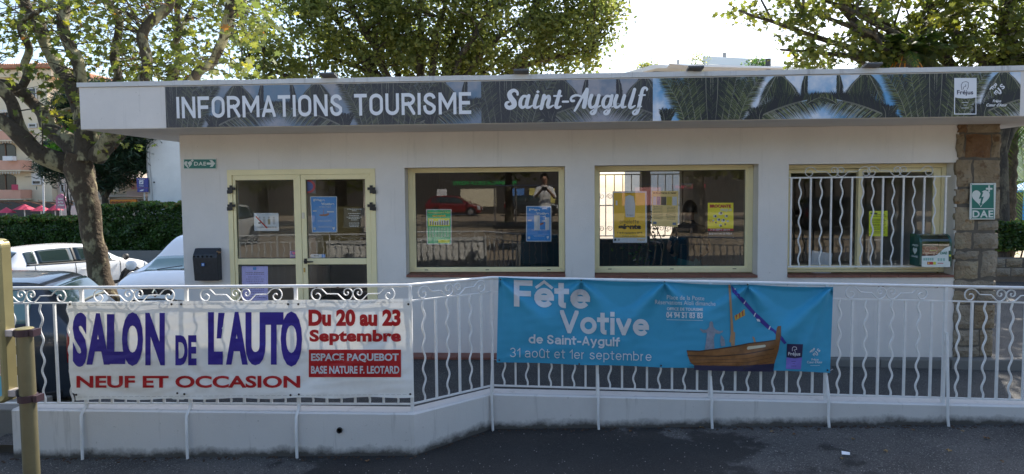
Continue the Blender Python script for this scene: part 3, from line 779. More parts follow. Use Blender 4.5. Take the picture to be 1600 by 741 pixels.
for li, st in enumerate(INK):
    pts = [(x, y) for x, y, r in st]; rs = [r for x, y, r in st]
    # Catmull-Rom refinement
    P2, R2 = [], []
    for k in range(len(st)-1):
        p = [st[max(0, k-1)], st[k], st[k+1], st[min(len(st)-1, k+2)]]
        for j in range(5):
            t = j/5
            v = [.5*((2*p[1][d])+(-p[0][d]+p[2][d])*t+(2*p[0][d]-5*p[1][d]+4*p[2][d]-p[3][d])*t*t+(-p[0][d]+3*p[1][d]-3*p[2][d]+p[3][d])*t**3) for d in range(3)]
            P2.append((v[0], v[1])); R2.append(v[2]*.80)
    P2.append(pts[-1]); R2.append(rs[-1]*.80)
    cap = []
    def tow(q, dz):
        w = P(760+q[0]/6.154, 120+q[1]/6.154, SY-dz); return w
    for q in strip(P2, R2): mb.face(*[tow(v, .004+li*4e-5) for v in q])
    for e in (0, -1):
        mb.face(*[tow(v, .004+li*4e-5+2e-5) for v in disc_pts(P2[e][0], P2[e][1], R2[e]*.98, n=14)])
obj('lettering', mb, PW, panel, fixn=False)
# logo box and heart at the right end
def pf(Y):
    """surface function whose (u, v) are read off the survey photograph, on the plane y = Y"""
    return lambda u, v, h=0: P(u, v, Y-h)
pS = pf(SY); NAVY = mat('print_navy', (.03,.03,.07), .5)
mb = MB(); rect_on(mb, pS, 1491, 1526, 122, 152, .004); rect_on(mb, pS, 1490.8, 1492.2, 152, 178.5, .004); rect_on(mb, pS, 1524.3, 1525.6, 152, 178.5, .004); rect_on(mb, pS, 1490.8, 1525.6, 177.6, 179, .00405)
poly_on(mb, pS, [(1491,152),(1497,153.4),(1508,154.2),(1519,153.4),(1526,152)], .004)
obj('logo', mb, PW, panel, fixn=False)
lettering('Fréjus', panel, NAVY, pS, 1495.3, 1520.6, 147.6, -6.6, bold=.02, lift=.0055)
mb = MB()
for k, q in enumerate([[(1503,141),(1502,133),(1504,129),(1509,127.5),(1513,129)], [(1505,140),(1506,136),(1509,135),(1509,132)], [(1513,129),(1513,136),(1511,140)]]):
    for s4 in strip(q, .35): poly_on(mb, pS, s4, .0055+k*1e-4)
obj('logo_head', mb, NAVY, panel, fixn=False)
mb = MB()
for y, w in ((159.8, 5), (164, 2.5), (168.5, 6)): rect_on(mb, pS, 1508-w, 1508+w, y, y+.7, .0045)
obj('logo_line', mb, PW, panel, fixn=False)
def heart_logo(parent, fn, cx, cy, s, m, lift):
    """heart filled with the letters of the town's name"""
    for t, dx, dy, ang, L, h in (('F', -.62, .05, -38, .42, .55), ('R', -.18, .40, -38, .42, .5), ('E', -.12, -.42, -38, .42, .5), ('J', .18, -.12, 42, .35, .5), ('U', .30, -.40, 42, .40, .5), ('S', .62, .28, 42, .45, .62)):
        ca, sa = cos(radians(ang)), sin(radians(ang))
        sh = lambda u, v: (cx+s*(dx+u*ca-v*sa), cy-s*(dy+u*sa+v*ca))
        lettering(t, parent, m, fn, -L/2, L/2, -h/2, h, bold=.03, lift=lift+(dx+1)*1e-4, shape=sh, name='heart_letter')
heart_logo(panel, pS, 1558, 139, 13, PW, .004)
lettering('Fréjus', panel, PW, pS, 1551, 1564, 160, -4.2, bold=.03, slant=.25, lift=.004)
lettering("Cœur d'Azur", panel, PW, pS, 1540.5, 1573, 166.5, -4.6, bold=.03, slant=.25, lift=.004)
# small floodlights lying on the coping
for i, (px, py) in enumerate([(515,121), (815,119.5), (1085,113.5), (1360,111.5)]):
    c = P(px, py, FY-.02); z = RZ1+.049
    t = thing('floodlight', ['small flat floodlight on the roof edge above the word INFORMATIONS', 'small flat floodlight on the roof edge just left of the script name', 'small flat floodlight on the roof edge just right of the script name', 'small flat floodlight on the roof edge nearest the right end of the fascia'][i], 'floodlight', (c.x, FY, z), group='floodlights along the roof edge')
    mb = MB(); mb.obox((c.x, FY-.04, z+.018), (.15, .13, .022), Matrix.Rotation(radians(-10), 3, 'X')); part('lamp_housing', mb, mat('dark_grey_metal', (.10,.10,.10), .5), t, bevel=.004)
    mb = MB(); mb.box(c.x-.012, c.x+.012, FY-.02, FY+.06, z, z+.012); mb.box(c.x-.04, c.x+.04, FY+.02, FY+.07, z, z+.006); part('bracket', mb, mat('rusty_bracket', (.2,.12,.08), .8), t)
# ------------------------------------------------------------ ground, street, terrace
street_z = lambda x: -.027+.0195*x
terrace_z = lambda x: -.035-.021*max(0, x+.4)
ASPH = asphalt_material('street_asphalt', (.042,.040,.038), (.096,.091,.085), stain=((-.1,-2.9,0), (.50, 1.1, 0)))
ASPT = asphalt_material('terrace_asphalt', (.05,.05,.05), (.085,.083,.08))
SANDM = mat('sandy_ground', (.34,.27,.19), rough=.95, noise_amt=.22, noise_scale=1.4, bump=.3, bump_scale=40)
YL, YR = -2.7, -2.2
FPTS = [(-60, YL), (P(645,600,YL).x, YL), (P(768,600,YR).x, YR), (60, YR)]
mb = MB()
obj('ground', MB().grid(lambda u, v: (-700+1400*u, -700+1400*v, -2.6), 4, 4), SANDM, None, kind='structure', fixn=False)
def street(u, v):
    x = -30+60*u; yb = YL if x < FPTS[1][0] else (YR if x > FPTS[2][0] else YL+(x-FPTS[1][0])/(FPTS[2][0]-FPTS[1][0])*(YR-YL))
    y = -9.5+(yb+.06+9.5)*v; return (x, y, street_z(max(-12, min(12, x))))
obj('street', MB().grid(street, 120, 3), ASPH, None, kind='structure', fixn=False)
def terr(u, v):
    x = -4.25+34*u; yb = YL if x < FPTS[1][0] else (YR if x > FPTS[2][0] else YL+(x-FPTS[1][0])/(FPTS[2][0]-FPTS[1][0])*(YR-YL))
    if x < 5.0: y1 = -.05
    else: y1 = 6.6
    return (x, (yb+.03)+(y1-yb-.03)*v, terrace_z(min(x, 6)))
obj('terrace', MB().grid(terr, 170, 2), ASPT, None, kind='structure', fixn=False)
GZ = -.62
def park(u, v):
    x = -4.2-60*u**1.6; y = YL+.06+v*62
    z = GZ + (-.035-GZ)*max(0, 1-max(0, -4.2-x)/1.0)*max(0, min(1, (1.5-y)/1.5)) + max(0, (1-(y-YL)/1.2))*(street_z(-4.3)-GZ)*.9*min(1, max(0, (-4.2-x)))
    q = max(0, min(1, (y-6.5)/10)); z -= 1.15*q*q*(3-2*q)
    return (x, y, z)
obj('car_park', MB().grid(park, 60, 60), asphalt_material('car_park_asphalt', (.10,.10,.10), (.17,.165,.16)), None, kind='structure', fixn=False)
obj('square', MB().grid(lambda u, v: (-40+80*u, -48+38.6*v, -.09), 2, 2), SANDM, None, kind='structure', fixn=False)

# ------------------------------------------------------------ low rendered wall under the railing
def seg_wall(name, a, b, y0, y1, zt0, zt1, label):
    """wall piece from plan point a to b (front face), thickness .15"""
    (ax, ay), (bx_, by) = a, b
    d = Vector((bx_-ax, by-ay, 0)); nrm = Vector((-d.y, d.x, 0)).normalized()
    return d, nrm
ztop = lambda px, py, Y: P(px, py, Y).z
TH = .16
fr = .045                                                    # wall face stands in front of the railing line
A0 = (P(21,700,YL-fr).x, YL-fr); A1 = (P(648,700,YL-fr).x, YL-fr); A2 = (P(768,665,YR-fr).x, YR-fr); A3 = (12.0, YR-fr)
top = {0: .265, 1: .262, 2: .245, 3: .245-.0205*(12-A2[0])*.75}
def inner(pt, dn): return (pt[0]+dn[0]*TH, pt[1]+dn[1]*TH)
I0 = (A0[0], A0[1]+TH); I1 = (A1[0]-.035, A1[1]+TH); I2 = (A2[0]-.03, A2[1]+TH); I3 = (A3[0], A3[1]+TH)
lw = thing('low_wall', 'low rendered white wall with a bend in the middle, carrying the railing', 'wall', (A1[0], A1[1], 0))
def wpiece(a, b, ia, ib, za, zb, n):
    mb = MB()
    for k in range(n):
        t0, t1 = k/n, (k+1)/n
        L = lambda p, q, t: (p[0]+(q[0]-p[0])*t, p[1]+(q[1]-p[1])*t)
        z = lambda t: za+(zb-za)*t
        r = .010
        q0, q1, w0, w1 = L(a,b,t0), L(a,b,t1), L(ia,ib,t0), L(ia,ib,t1)
        prof = lambda q, w, t: [(q[0], q[1], -.3), (q[0], q[1], z(t)-r), (q[0]+(w[0]-q[0])*.09, q[1]+(w[1]-q[1])*.09, z(t)), (q[0]+(w[0]-q[0])*.91, q[1]+(w[1]-q[1])*.91, z(t)), (w[0], w[1], z(t)-r), (w[0], w[1], -.3)]
        p, s = prof(q0, w0, t0), prof(q1, w1, t1)
        for j in range(5): mb.face(p[j], s[j], s[j+1], p[j+1])
        if k == 0: mb.face(*p)
        if k == n-1: mb.face(*s[::-1])
    return mb
def weld(o):
    bm = bmesh.new(); bm.from_mesh(o.data); bmesh.ops.remove_doubles(bm, verts=bm.verts, dist=.0005); bmesh.ops.recalc_face_normals(bm, faces=bm.faces); bm.to_mesh(o.data); bm.free()
for a, b, ia, ib, za, zb in ((A0, A1, I0, I1, top[0], top[1]), (A1, A2, I1, I2, top[1], top[2]), (A2, A3, I2, I3, top[2], top[3])):
    o = part('wall_section', wpiece(a, b, ia, ib, za, zb, 12), LOWWALL, lw); weld(o)
c = P(531, 672, YL-fr)
part('drain_pipe', MB().lathe([(.021,0),(.021,-.014),(.016,-.014),(.016,.0)], (c.x, c.y, c.z), 14, 'Y'), mat('pipe_grey', (.03,.03,.03), .7), lw)
# grime and grit line at the foot of the wall: crumbs and leaf litter
dm = MB(); rg = random.Random(5)
for k in range(520):
    t = rg.random(); x = -4+8.5*t
    yb = (YL if x < A1[0] else (YR if x > A2[0] else YL+(x-A1[0])/(A2[0]-A1[0])*(YR-YL)))-fr
    y = yb-abs(rg.gauss(0, .035))-.004; z = street_z(x); s = rg.uniform(.004, .013)
    dm.obox((x, y, z+s*.2), (s*rg.uniform(1,2.2), s, s*.5), rz=rg.uniform(0, 3))
gm = MB()
for k in range(900):                                         # loose grit scattered over the road
    x = rg.uniform(-4.2, 4.6); y = rg.uniform(-3.6, -2.3 if x > A2[0] else -2.78); s = rg.uniform(.002, .0055)
    if y > -2.26: continue
    gm.obox((x, y, street_z(x)+s*.3), (s*1.3, s, s*.8), rz=rg.uniform(0, 3))
obj('grit', gm, mat('grit_pale', (.30,.28,.25), .9, noise_amt=.4, noise_scale=30), None, kind='stuff')
obj('litter', dm, mat('litter_brown', (.07,.045,.03), .95, noise_amt=.4, noise_scale=20), None, kind='stuff')

# ------------------------------------------------------------ white iron railing
rl = thing('railing', 'white wrought iron railing with scrolls, straight and wavy bars on the low wall', 'railing', (A1[0], YL, .27))
rz_L = lambda x: P(20,450.5,YL).z + (x-P(20,450.5,YL).x)/(P(645,446,YL).x-P(20,450.5,YL).x)*(P(645,446,YL).z-P(20,450.5,YL).z)
zR0, zR1 = P(768,434,YR).z, P(1600,450,YR).z; xR0, xR1 = P(768,434,YR).x, P(1600,450,YR).x
rz_R = lambda x: zR0+(x-xR0)/(xR1-xR0)*(zR1-zR0)
xL1 = P(641, 447, YL).x
def post_px(px, Y): return P(px, 447, Y).x
railpts = [(-6.6, YL, rz_L(-6.6)-.02), (-4.2, YL, rz_L(-4.2)), (xL1-.03, YL, rz_L(xL1-.03)), (xL1, YL+.012, rz_L(xL1)), (xL1+.03, YL+.04, rz_L(xL1)+.0), (xR0-.05, YR-.035, zR0), (xR0, YR-.004, zR0), (xR0+.05, YR, rz_R(xR0+.05)), (8.5, YR, rz_R(8.5))]
part('top_rail', MB().tube(railpts, .0125, 12), IRON, rl, smooth=50)
BL = .745                                                    # bar length
D2 = .112                                                    # top rail to second rail
barS = bar_mesh('straight_bar', BL, False); barW = bar_mesh('wavy_bar', BL, True)
sL = scroll_mesh('scroll', .092, False, .0042); sR = scroll_mesh('scroll', .092, True, .0042)
sLd = scroll_mesh('scroll', .092, False, .0042); sRd = sR
def panel_of(a, b, nb, first, scrolls=True):
    """a, b: (x, y, ztop) of the two posts; nb bars starting with kind first"""
    a, b = Vector(a), Vector(b); d = b-a; L = hypot(d.x, d.y); rz = math.atan2(d.y, d.x); sl = d.z/L
    o = Vector((0,0,-D2)); e = d*(.011/L)
    part('second_rail', MB().bar(a+o+e, b+o-e, .016, .010), IRON, rl); o2 = Vector((0,0,-D2-BL-.005))
    part('bottom_rail', MB().bar(a+o2+e, b+o2-e, .016, .011), IRON, rl)
    for k in range(nb):
        t = (k+1)/(nb+1); p = a+d*t+Vector((0,0,-D2-.005)); kind = (k+(first == 'S')) % 2
        inst('wavy_bar' if kind == 0 else 'straight_bar', barW if kind == 0 else barS, rl, p, rot=(0, 0, rz+pi))
    if scrolls:
        w = SCW*.092
        gap = (L-2*w)/2
        sc = 1.0
        if gap < .02: sc = (L-.04)/(2*w); gap = .02
        for me, x in ((sL, gap), (sR, gap+w*sc)):
            p = a+d*(x/L)+Vector((0,0,-D2+.006)); ob = inst('scroll', me, rl, p, rot=(0, -math.atan(sl), rz)); ob.scale = (sc, 1, 1)
def post(p, zb, name='post'):
    part(name, MB().box(p[0]-.011, p[0]+.011, p[1]-.011, p[1]+.011, zb, p[2]-.004), IRON, rl)
def stay(x, Y, zt, xb=None):
    """round rod leaning from the post over the wall face down to the street"""
    xb = x if xb is None else xb
    z0 = street_z(xb)-.02
    if zt > .5: pts = [(x+.005, Y-.015, zt+.0), (x+.008, Y-.026, zt-.08), (x+.008, Y-.03, zt-.2), (xb-.004, Y-fr-.022, .30), (xb, Y-fr-.022, .1), (xb+.006, Y-fr-.030, z0)]
    else: pts = [(x+.004, Y-.012, zt), (x+.004, Y-.018, zt-.03), (x+.003, Y-fr-.020, .235), (xb, Y-fr-.020, .1), (xb+.006, Y-fr-.030, z0)]
    part('stay', MB().tube(pts, .0105, 8), IRON, rl, smooth=50)
lp = [-4.96-.0, post_px(-46, YL), post_px(127, YL), post_px(291, YL), post_px(462, YL), post_px(641, YL)]
lp[0] = lp[1]-.82
for a, b in zip(lp, lp[1:]): panel_of((a, YL, rz_L(a)), (b, YL, rz_L(b)), 7, 'W')
for k, x in enumerate(lp):
    post((x, YL, rz_L(x)), .262 if k > 1 else -.12); 
    if k < 5: stay(x, YL, .62 if k < 2 else .31)
pa, pb = (lp[-1], YL, rz_L(lp[-1])), (post_px(768, YR), YR, zR0)
panel_of(pa, pb, 6, 'W')
rp = [post_px(px, YR) for px in (768, 933, 1110, 1292, 1478)]; rp += [rp[-1]+.885, rp[-1]+1.77, rp[-1]+2.65]
for a, b in zip(rp, rp[1:]): panel_of((a, YR, rz_R(a)), (b, YR, rz_R(b)), 8, 'W')
for k, x in enumerate(rp):
    post((x, YR, rz_R(x)), .24-.017*(x+.4)); stay(x, YR, {0: .80, 1: .40, 2: .39, 3: .40}.get(k, .74))
stay(P(650,447,YL).x, YL, -9) if False else None
rg = random.Random(11)
rm = MB()
for k in range(26):                                          # small rust chips where the paint has gone
    x = rg.uniform(-3.8, 4.2); Y, z = (YL, rz_L(x)) if x < lp[-1] else (YR, rz_R(x))
    if lp[-1]-.02 < x < rp[0]+.05: continue
    t = rg.uniform(2.2, 4.2); rm.obox((x, Y-.0122*abs(sin(t)), z+.0122*cos(t)), (rg.uniform(.005,.02), .003, .004))
part('rust_chip', rm, RUST, rl, kind='stuff')

# ------------------------------------------------------------ banners
WCL = cloth_material('banner_white_pvc', (.88,.87,.83), .10); BCL = cloth_material('banner_blue_pvc', (.05,.33,.53), .05)
INKB = cloth_material('ink_violet_blue', (.045,.03,.30), .12, .4); INKR = cloth_material('ink_red', (.50,.02,.025), .15, .4)
INKW = cloth_material('ink_white', (.76,.77,.80), .2); EYELET = mat('eyelet', (.06,.045,.04), .5, .6)
def nz(x, y, s, seed=0): return noise.noise(Vector((x*s, y*s, seed)))
Wq = [(104,472.5), (642,466.5), (647,622), (113,626)]        # TL TR BR BL of the white banner on the picture survey
YBW, YBB = YL-.022, YR-.022
def quad_uv(q, s, t):
    a = Vector(q[0]).lerp(Vector(q[1]), s); b = Vector(q[3]).lerp(Vector(q[2]), s); return a.lerp(b, t)
tacks_w = [109, 268, 283, 450, 466, 638]
def wrk_w(px, py):
    t = (py-468)/156
    sag = .010*sin((px-110)/165*pi*2)*sin(pi*max(0, min(1, t)))
    k = .011*nz(px, py, 1/60.)+.006*nz(px+py*.8, py*2.6, 1/26., 4)
    f = 0
    for cx, cy, ex, ey, w, a in ((255,540,330,600,7,.006), (330,600,380,560,8,.005), (470,600,560,545,9,.010), (560,545,630,520,8,.007), (110,480,160,560,8,.005), (395,555,455,610,7,.004), (110,600,240,620,6,.004)):
        d = Vector((ex-cx, ey-cy)); L = d.length; d /= L; r = Vector((px-cx, py-cy)); s = r.dot(d)/L; n_ = r.x*(-d.y)+r.y*d.x
        if -.2 < s < 1.2: f += 1.7*a*math.exp(-(n_/w)**2)*math.sin(pi*max(0, min(1, (s+.2)/1.4)))
    return sag+k+f
fW = lambda u, v, h=0: P(u, v, YBW-h-.004+min(-.004, wrk_w(u, v)*.9-.020))
def banner_mesh(q, fn, nu, nv, edge):
    mb = MB()
    def g(s, t):
        p = quad_uv(q, s, t); e = edge(s, t); return fn(p.x+e[0], p.y+e[1], 0)
    mb.grid(g, nu, nv); return mb
def edge_w(s, t):
    dx = 3.0*sin(pi*t)*(1-s)*0 + (2.5*sin(2.2*pi*t)*(s < .001)) 
    cut = (4 if t > .93 else 0)*(s < .02)
    dy = 1.3*sin(s*pi*3.0)**2*(1-t) + (2.2*sin(s*5.2*pi)**2*-1+ (1.5*(abs(s-.31) < .02)))*t
    return (dx+cut, dy)
wb = thing('banner', 'white banner with violet and red lettering for a car show, tied to the left railing', 'banner', (P(370,620,YBW).x, YBW, .3))
part('sheet', banner_mesh(Wq, fW, 200, 60, edge_w), WCL, wb, smooth=80, fixn=False)
L = lambda s, m, x0, x1, b, c, **k: lettering(s, wb, m, fW, x0, x1, b, -c, cut=5, lift=k.pop('lift', .0022)+.002, **k)
L('S', INKB, 113.5, 136, 572.5, 83, bold=.055); L('A', INKB, 135, 171.5, 570, 80, bold=.05); L('L', INKB, 167, 195.5, 569, 78, bold=.055, lift=.0026)
L('O', INKB, 190.5, 223.5, 571, 82, bold=.055, lift=.003); L('N', INKB, 227, 257.5, 571, 82, bold=.055)
L('DE', INKB, 274, 307, 571, 47, bold=.045); L('L', INKB, 325, 348, 570, 82, bold=.055)
poly_on(wbq := MB(), fW, [(341,489),(351,489),(345.5,529),(338.5,529)], .0022); obj('lettering', wbq, INKB, wb, fixn=False)
L('A', INKB, 353, 387, 570, 82, bold=.05); L('U', INKB, 383.5, 415, 570, 82, bold=.055, lift=.0027); L('T', INKB, 412.5, 443, 570, 82, bold=.05, lift=.0033); L('O', INKB, 438.5, 472, 572, 84, bold=.055, lift=.0038)
L('NEUF ET OCCASION', INKR, 119.5, 469, 606, 18.5, bold=.03)
sh = lambda u, v: (u, v+(u-554)*-.012)
L('Du 20 au 23', INKR, 482, 626, 509.5, 25.5, bold=.05); L('Septembre', INKR, 483.5, 626.5, 534, 18.5, bold=.045, spacing=1.04)
mb = MB()
for i in range(18):
    for j in range(6):
        a, b, c_, d = 482.5+144*i/18, 482.5+144*(i+1)/18, 546.5+43*j/6, 546.5+43*(j+1)/6
        rect_on(mb, fW, a, b, c_, d, .0042)
obj('print_box', mb, INKR, wb, fixn=False)
L('ESPACE PAQUEBOT', INKW, 486, 623, 564, 11.5, bold=.035, lift=.0055); L('BASE NATURE F. LEOTARD', INKW, 486, 624, 584, 12, bold=.035, lift=.0055)
def eyelet(px, py, fn, root, r=.008):
    c = fn(px, py, .004); obj('eyelet', MB().lathe([(r,0),(r*.9,-.003),(r*.35,-.003)], c, 12, 'Y'), EYELET, root)
for px in tacks_w: eyelet(px, 475.5, fW, wb)
for px, py in ((119,617), (277,614.5), (288,616), (454,617.5), (467,616.5), (641,616)): eyelet(px, py, fW, wb)
for o in wb.children:
    if o.name.startswith('eyelet'): o.matrix_parent_inverse = Matrix.Translation(-wb.location)
# hem seams
mb = MB()
for t0 in (.035, .965):
    for i in range(60):
        p, q = quad_uv(Wq, i/60, t0), quad_uv(Wq, (i+.7)/60, t0); mb.face(fW(p.x,p.y-.25,.0018), fW(q.x,q.y-.25,.0018), fW(q.x,q.y+.25,.0018), fW(p.x,p.y+.25,.0018))
part('seam', mb, mat('seam_grey', (.5,.49,.45), .8), wb, fixn=False, kind='stuff')

Bq = [(779,433), (1302,448.5), (1297,583), (776,566.5)]
ties = [(782,436), (908,438), (1038.5,441), (1168,445), (1299,449)]
def wrk_b(px, py):
    f = .012*nz(px, py, 1/80., 9)+.004*nz(px+py*.5, py*2, 1/22., 2)
    for tx, ty in ties:                                      # soft folds fanning down from each tie
        dx, dy = px-tx, py-ty; r = hypot(dx, dy)+1; a = math.atan2(dx, dy)
        f += .040*math.exp(-r/95)*cos(a*5.0)*min(1, r/14)
    for cx, cy, ex, ey, w, a_ in ((1299,449,1190,560,13,.014), (1299,449,1245,575,10,.010), (1038,441,985,500,10,.010), (782,436,850,500,10,.010), (782,436,800,520,9,.006), (908,438,860,470,8,.005), (780,560,900,540,8,.004), (1168,445,1100,490,9,.008)):
        d = Vector((ex-cx, ey-cy)); L_ = d.length; d /= L_; r = Vector((px-cx, py-cy)); s = r.dot(d)/L_; n_ = r.x*(-d.y)+r.y*d.x
        if -.05 < s < 1.3: f -= 2.6*a_*math.exp(-(n_/(w*(.4+max(0,s))))**2)*math.sin(pi*max(0, min(1, (s+.05)/1.35)))
    return f
def fB(u, v, h=0):
    w = wrk_b(u, v)-.030
    if w > -.006: w = -.006-.004*(1-math.exp(-(w+.006)/.02))*0
    return P(u, v, YBB-h-.006+w)
def edge_b(s, t):
    d = 0
    xx = 779+523*s
    d = 1.6*abs(sin((s*4)*pi))*(1-t); d2 = -1.2*abs(sin(s*4*pi))*t
    return (0, d+d2)
bb = thing('banner', 'blue banner for a saint\'s festival with a wooden boat, tied to the right railing', 'banner', (P(1040,575,YBB).x, YBB, .3))
part('sheet', banner_mesh(Bq, fB, 200, 60, edge_b), BCL, bb, smooth=80, fixn=False)
def B(s, x0, x1, base, cap, sl=.03, m=None, **k):
    kd = k.pop('kind', 'font'); xa = x0
    return lettering(s, bb, m or INKW, fB, x0, x1, base, -cap, kind=kd, cut=5, lift=k.pop('lift', .003)+.002, shape=lambda u, v: (u, v+(u-xa)*sl), **k)
B('Fête', 803, 922, 479, 41.5, .034, kind='stroke', w=.205, track=.07, wide=.98)
B('Votive', 875, 1014, 520.5, 36, .036, kind='stroke', w=.20, track=.075, wide=1.0)
B('de Saint-Aygulf', 826, 969, 536.6, 14.3, .036, kind='stroke', w=.185, track=.10, wide=1.02)
B('31 août et 1er septembre', 797, 1018, 558, 14.6, .029, kind='stroke', w=.105, track=.17, wide=1.12)
B('Place de la Poste', 1042, 1100.5, 467.8, 6.6, .03, bold=.0); B('Réservations Aïoli dimanche', 1023.6, 1118, 475.2, 6.6, .03)
B('OFFICE DE TOURISME', 1042, 1098.5, 485, 4.6, .02, bold=.03); B('04 94 51 83 83', 1041, 1098, 496.6, 8.6, .02, bold=.035)
mb = MB()
for y in (487.4, 499.4):
    for i in range(8): a = 1041.5+57*i/8; poly_on(mb, fB, [(a, y+i*.15), (a+57/8, y+i*.15+.15), (a+57/8, y+i*.15+.75), (a, y+i*.15+.6)], .003)
obj('print_line', mb, INKW, bb, fixn=False)
Z7 = lambda x, y: (1020+x/4.117, 420+y/4.117)
def zpoly(m, pts, lift, name='print', cut=5):
    pts = [Z7(*p) for p in pts]; mb = MB(); cx = min(p[0] for p in pts)
    us = [p[0] for p in pts]; vs = [p[1] for p in pts]
    for a in range(int(min(us)//cut), int(max(us)//cut)+1):
        col = clip_rect(pts, a*cut, (a+1)*cut, -1e9, 1e9)
        if not col: continue
        for b in range(int(min(vs)//cut), int(max(vs)//cut)+1):
            q = clip_rect(col, -1e9, 1e9, b*cut, (b+1)*cut)
            if q: mb.face(*[fB(u, v, lift+.001) for u, v in q])
    return obj(name, mb, m, bb, fixn=False)
HULL = mat('print_hull', (.20,.085,.025), .5, noise_amt=.45, noise_scale=9); HULL2 = mat('print_hull_dark', (.06,.028,.015), .5); KEEL = mat('print_keel', (.02,.02,.06), .5)
SAIL = mat('print_sail', (.04,.03,.26), .5); STATUE = mat('print_statue', (.22,.26,.33), .5, noise_amt=.25, noise_scale=30); MAST = mat('print_mast', (.35,.22,.12), .5); CREAM = mat('print_cream', (.55,.5,.36), .5)
OCHRE = mat('print_flag', (.50,.33,.06), .5); FRED = mat('print_flag_red', (.35,.05,.04), .5); PURP = mat('print_purple', (.19,.16,.55), .5)
zpoly(SAIL, [(505,105),(530,135),(600,210),(660,280),(705,320),(760,375),(800,405),(835,440),(862,478),(846,486),(815,450),(775,405),(735,385),(680,335),(640,290),(590,235),(540,180),(512,150)], .0026)
for a in ((520,128),(585,205),(650,285),(745,370)): zpoly(INKW, [(a[0]-2,a[1]+20),(a[0]+8,a[1]-2),(a[0]+14,a[1]+2),(a[0]+4,a[1]+24)], .0034)
zpoly(INKW, [(665,315),(690,330),(692,342),(672,338)], .0034)
zpoly(MAST, [(486,104),(500,104),(512,300),(526,495),(504,497),(498,300)], .0036); zpoly(MAST, [(492,470),(505,400),(530,410),(527,490)], .0038)
zpoly(OCHRE, [(525,303),(560,285),(590,260),(594,300),(565,315),(530,334)], .003)
for k in range(3): zpoly(FRED, [(534+k*20,297-k*11),(541+k*20,293-k*12),(545+k*19,322-k*9),(538+k*19,326-k*9)], .0036)
zpoly(HULL, [(218,527),(300,530),(420,515),(520,500),(620,480),(720,470),(790,460),(792,420),(797,385),(803,370),(825,368),(824,430),(810,520),(782,612),(520,628),(265,622),(240,600),(225,560)], .003)
zpoly(HULL2, [(222,556),(420,560),(600,545),(780,512),(780,518),(600,552),(420,567),(224,563)], .0036); zpoly(HULL2, [(218,524),(300,527),(420,512),(520,497),(620,477),(720,466),(790,456),(790,463),(720,474),(620,485),(520,505),(420,520),(300,535),(218,532)], .0038)
for y0 in (30, 55, 80): zpoly(HULL2, [(236,560+y0*.9),(420,563+y0*.7),(600,548+y0),(790-y0*.2,513+y0),(790-y0*.2,515+y0),(600,550.5+y0),(420,565.5+y0*.7),(236,562.5+y0*.9)], .0037)
zpoly(KEEL, [(266,621),(520,627),(782,611),(776,663),(520,660),(266,652)], .0036)
zpoly(STATUE, [(346,392),(362,375),(366,345),(376,337),(386,345),(390,375),(405,392),(430,402),(452,398),(450,408),(425,420),(402,415),(392,450),(397,519),(334,521),(345,450),(348,412),(322,412),(304,392),(306,384),(325,394)], .0034)
zpoly(STATUE, [(438,428),(452,440),(462,460),(466,496),(440,500),(434,470)], .0034); zpoly(MAST, [(640,436),(652,440),(664,474),(652,476)], .0034)
zpoly(CREAM, [(608,506),(612,500),(720,489),(727,494),(724,504),(612,521),(605,515)], .0042)
lettering('VILLE de FREJUS', bb, KEEL, fB, 1169, 1194.5, 545.6, -2.2, lift=.0048, shape=lambda u, v: (u, v-(u-1169)*.10))
zpoly(mat('print_logo_navy', (.012,.010,.06), .5), [(864,484),(966,486),(960,570),(912,577),(860,570)], .003); zpoly(PURP, [(860,571),(912,578),(960,571),(953,648),(856,645)], .003)
B('Fréjus', 1231.5, 1250.5, 555.5, 5.2, .01, bold=.02, lift=.0045)
mb = MB()
for s4 in strip([(1238,549),(1238,544),(1240,542),(1244,542.5),(1245,546),(1241,547),(1243,550)], .35): poly_on(mb, fB, s4, .0048)
obj('print_line', mb, INKW, bb, fixn=False)
mb = MB()
for y, w in ((564.5, 3.4), (568, 1.8), (571.8, 4)): rect_on(mb, fB, 1240-w, 1240+w, y, y+.6, .0045)
obj('print_line', mb, mat('print_navy2', (.02,.015,.12), .5), bb, fixn=False)
heart_logo(bb, fB, 1273.5, 550, 9, INKW, .0035)
B('Fréjus', 1268, 1279, 563.5, 3.2, .0, bold=.02); B("Cœur d'Azur", 1261, 1285, 567.8, 3.6, .0, bold=.02)
mb = MB(); rect_on(mb, fB, 1266, 1281, 571, 571.5, .003); obj('print_line', mb, INKW, bb, fixn=False)
for px, py in ties[1:4]+[(905,569), (1033,571.5), (1163,575.5), (1293,578.5), (780,563), (782,437)]: eyelet(px, py, fB, bb, .007)
for o in bb.children:
    if o.name.startswith('eyelet'): o.matrix_parent_inverse = Matrix.Translation(-bb.location)
# cable ties holding both banners to the rails
TIE = mat('cable_tie', (.8,.8,.8), .4)
def cable_tie(px, py, Y, zr, r=.015):
    c = P(px, py, Y); mb = MB(); pts = [(c.x+.001*k, Y+.0-r*1.25*cos(2*pi*k/12), (c.z+zr)/2+max(r, abs(zr-c.z)/2+.006)*sin(2*pi*k/12)) for k in range(13)]
    mb.tube(pts, .0016, 5); return mb
for px, py in ties: part('cable_tie', cable_tie(px, py, YR, rz_R(P(px,py,YR).x)), TIE, bb)
for px, py in ((780,563), (1296,578)):
    c = P(px, py, YR); part('cable_tie', MB().tube([c+Vector((0,-.02,0)), c+Vector((-.03 if px < 900 else .02,-.005,.006)), c+Vector((-.045 if px < 900 else .03,.012,0))], .0015, 5), TIE, bb)
for px in tacks_w: part('cable_tie', cable_tie(px, 474, YL, rz_L(P(px,474,YL).x)-D2, .012), TIE, wb)

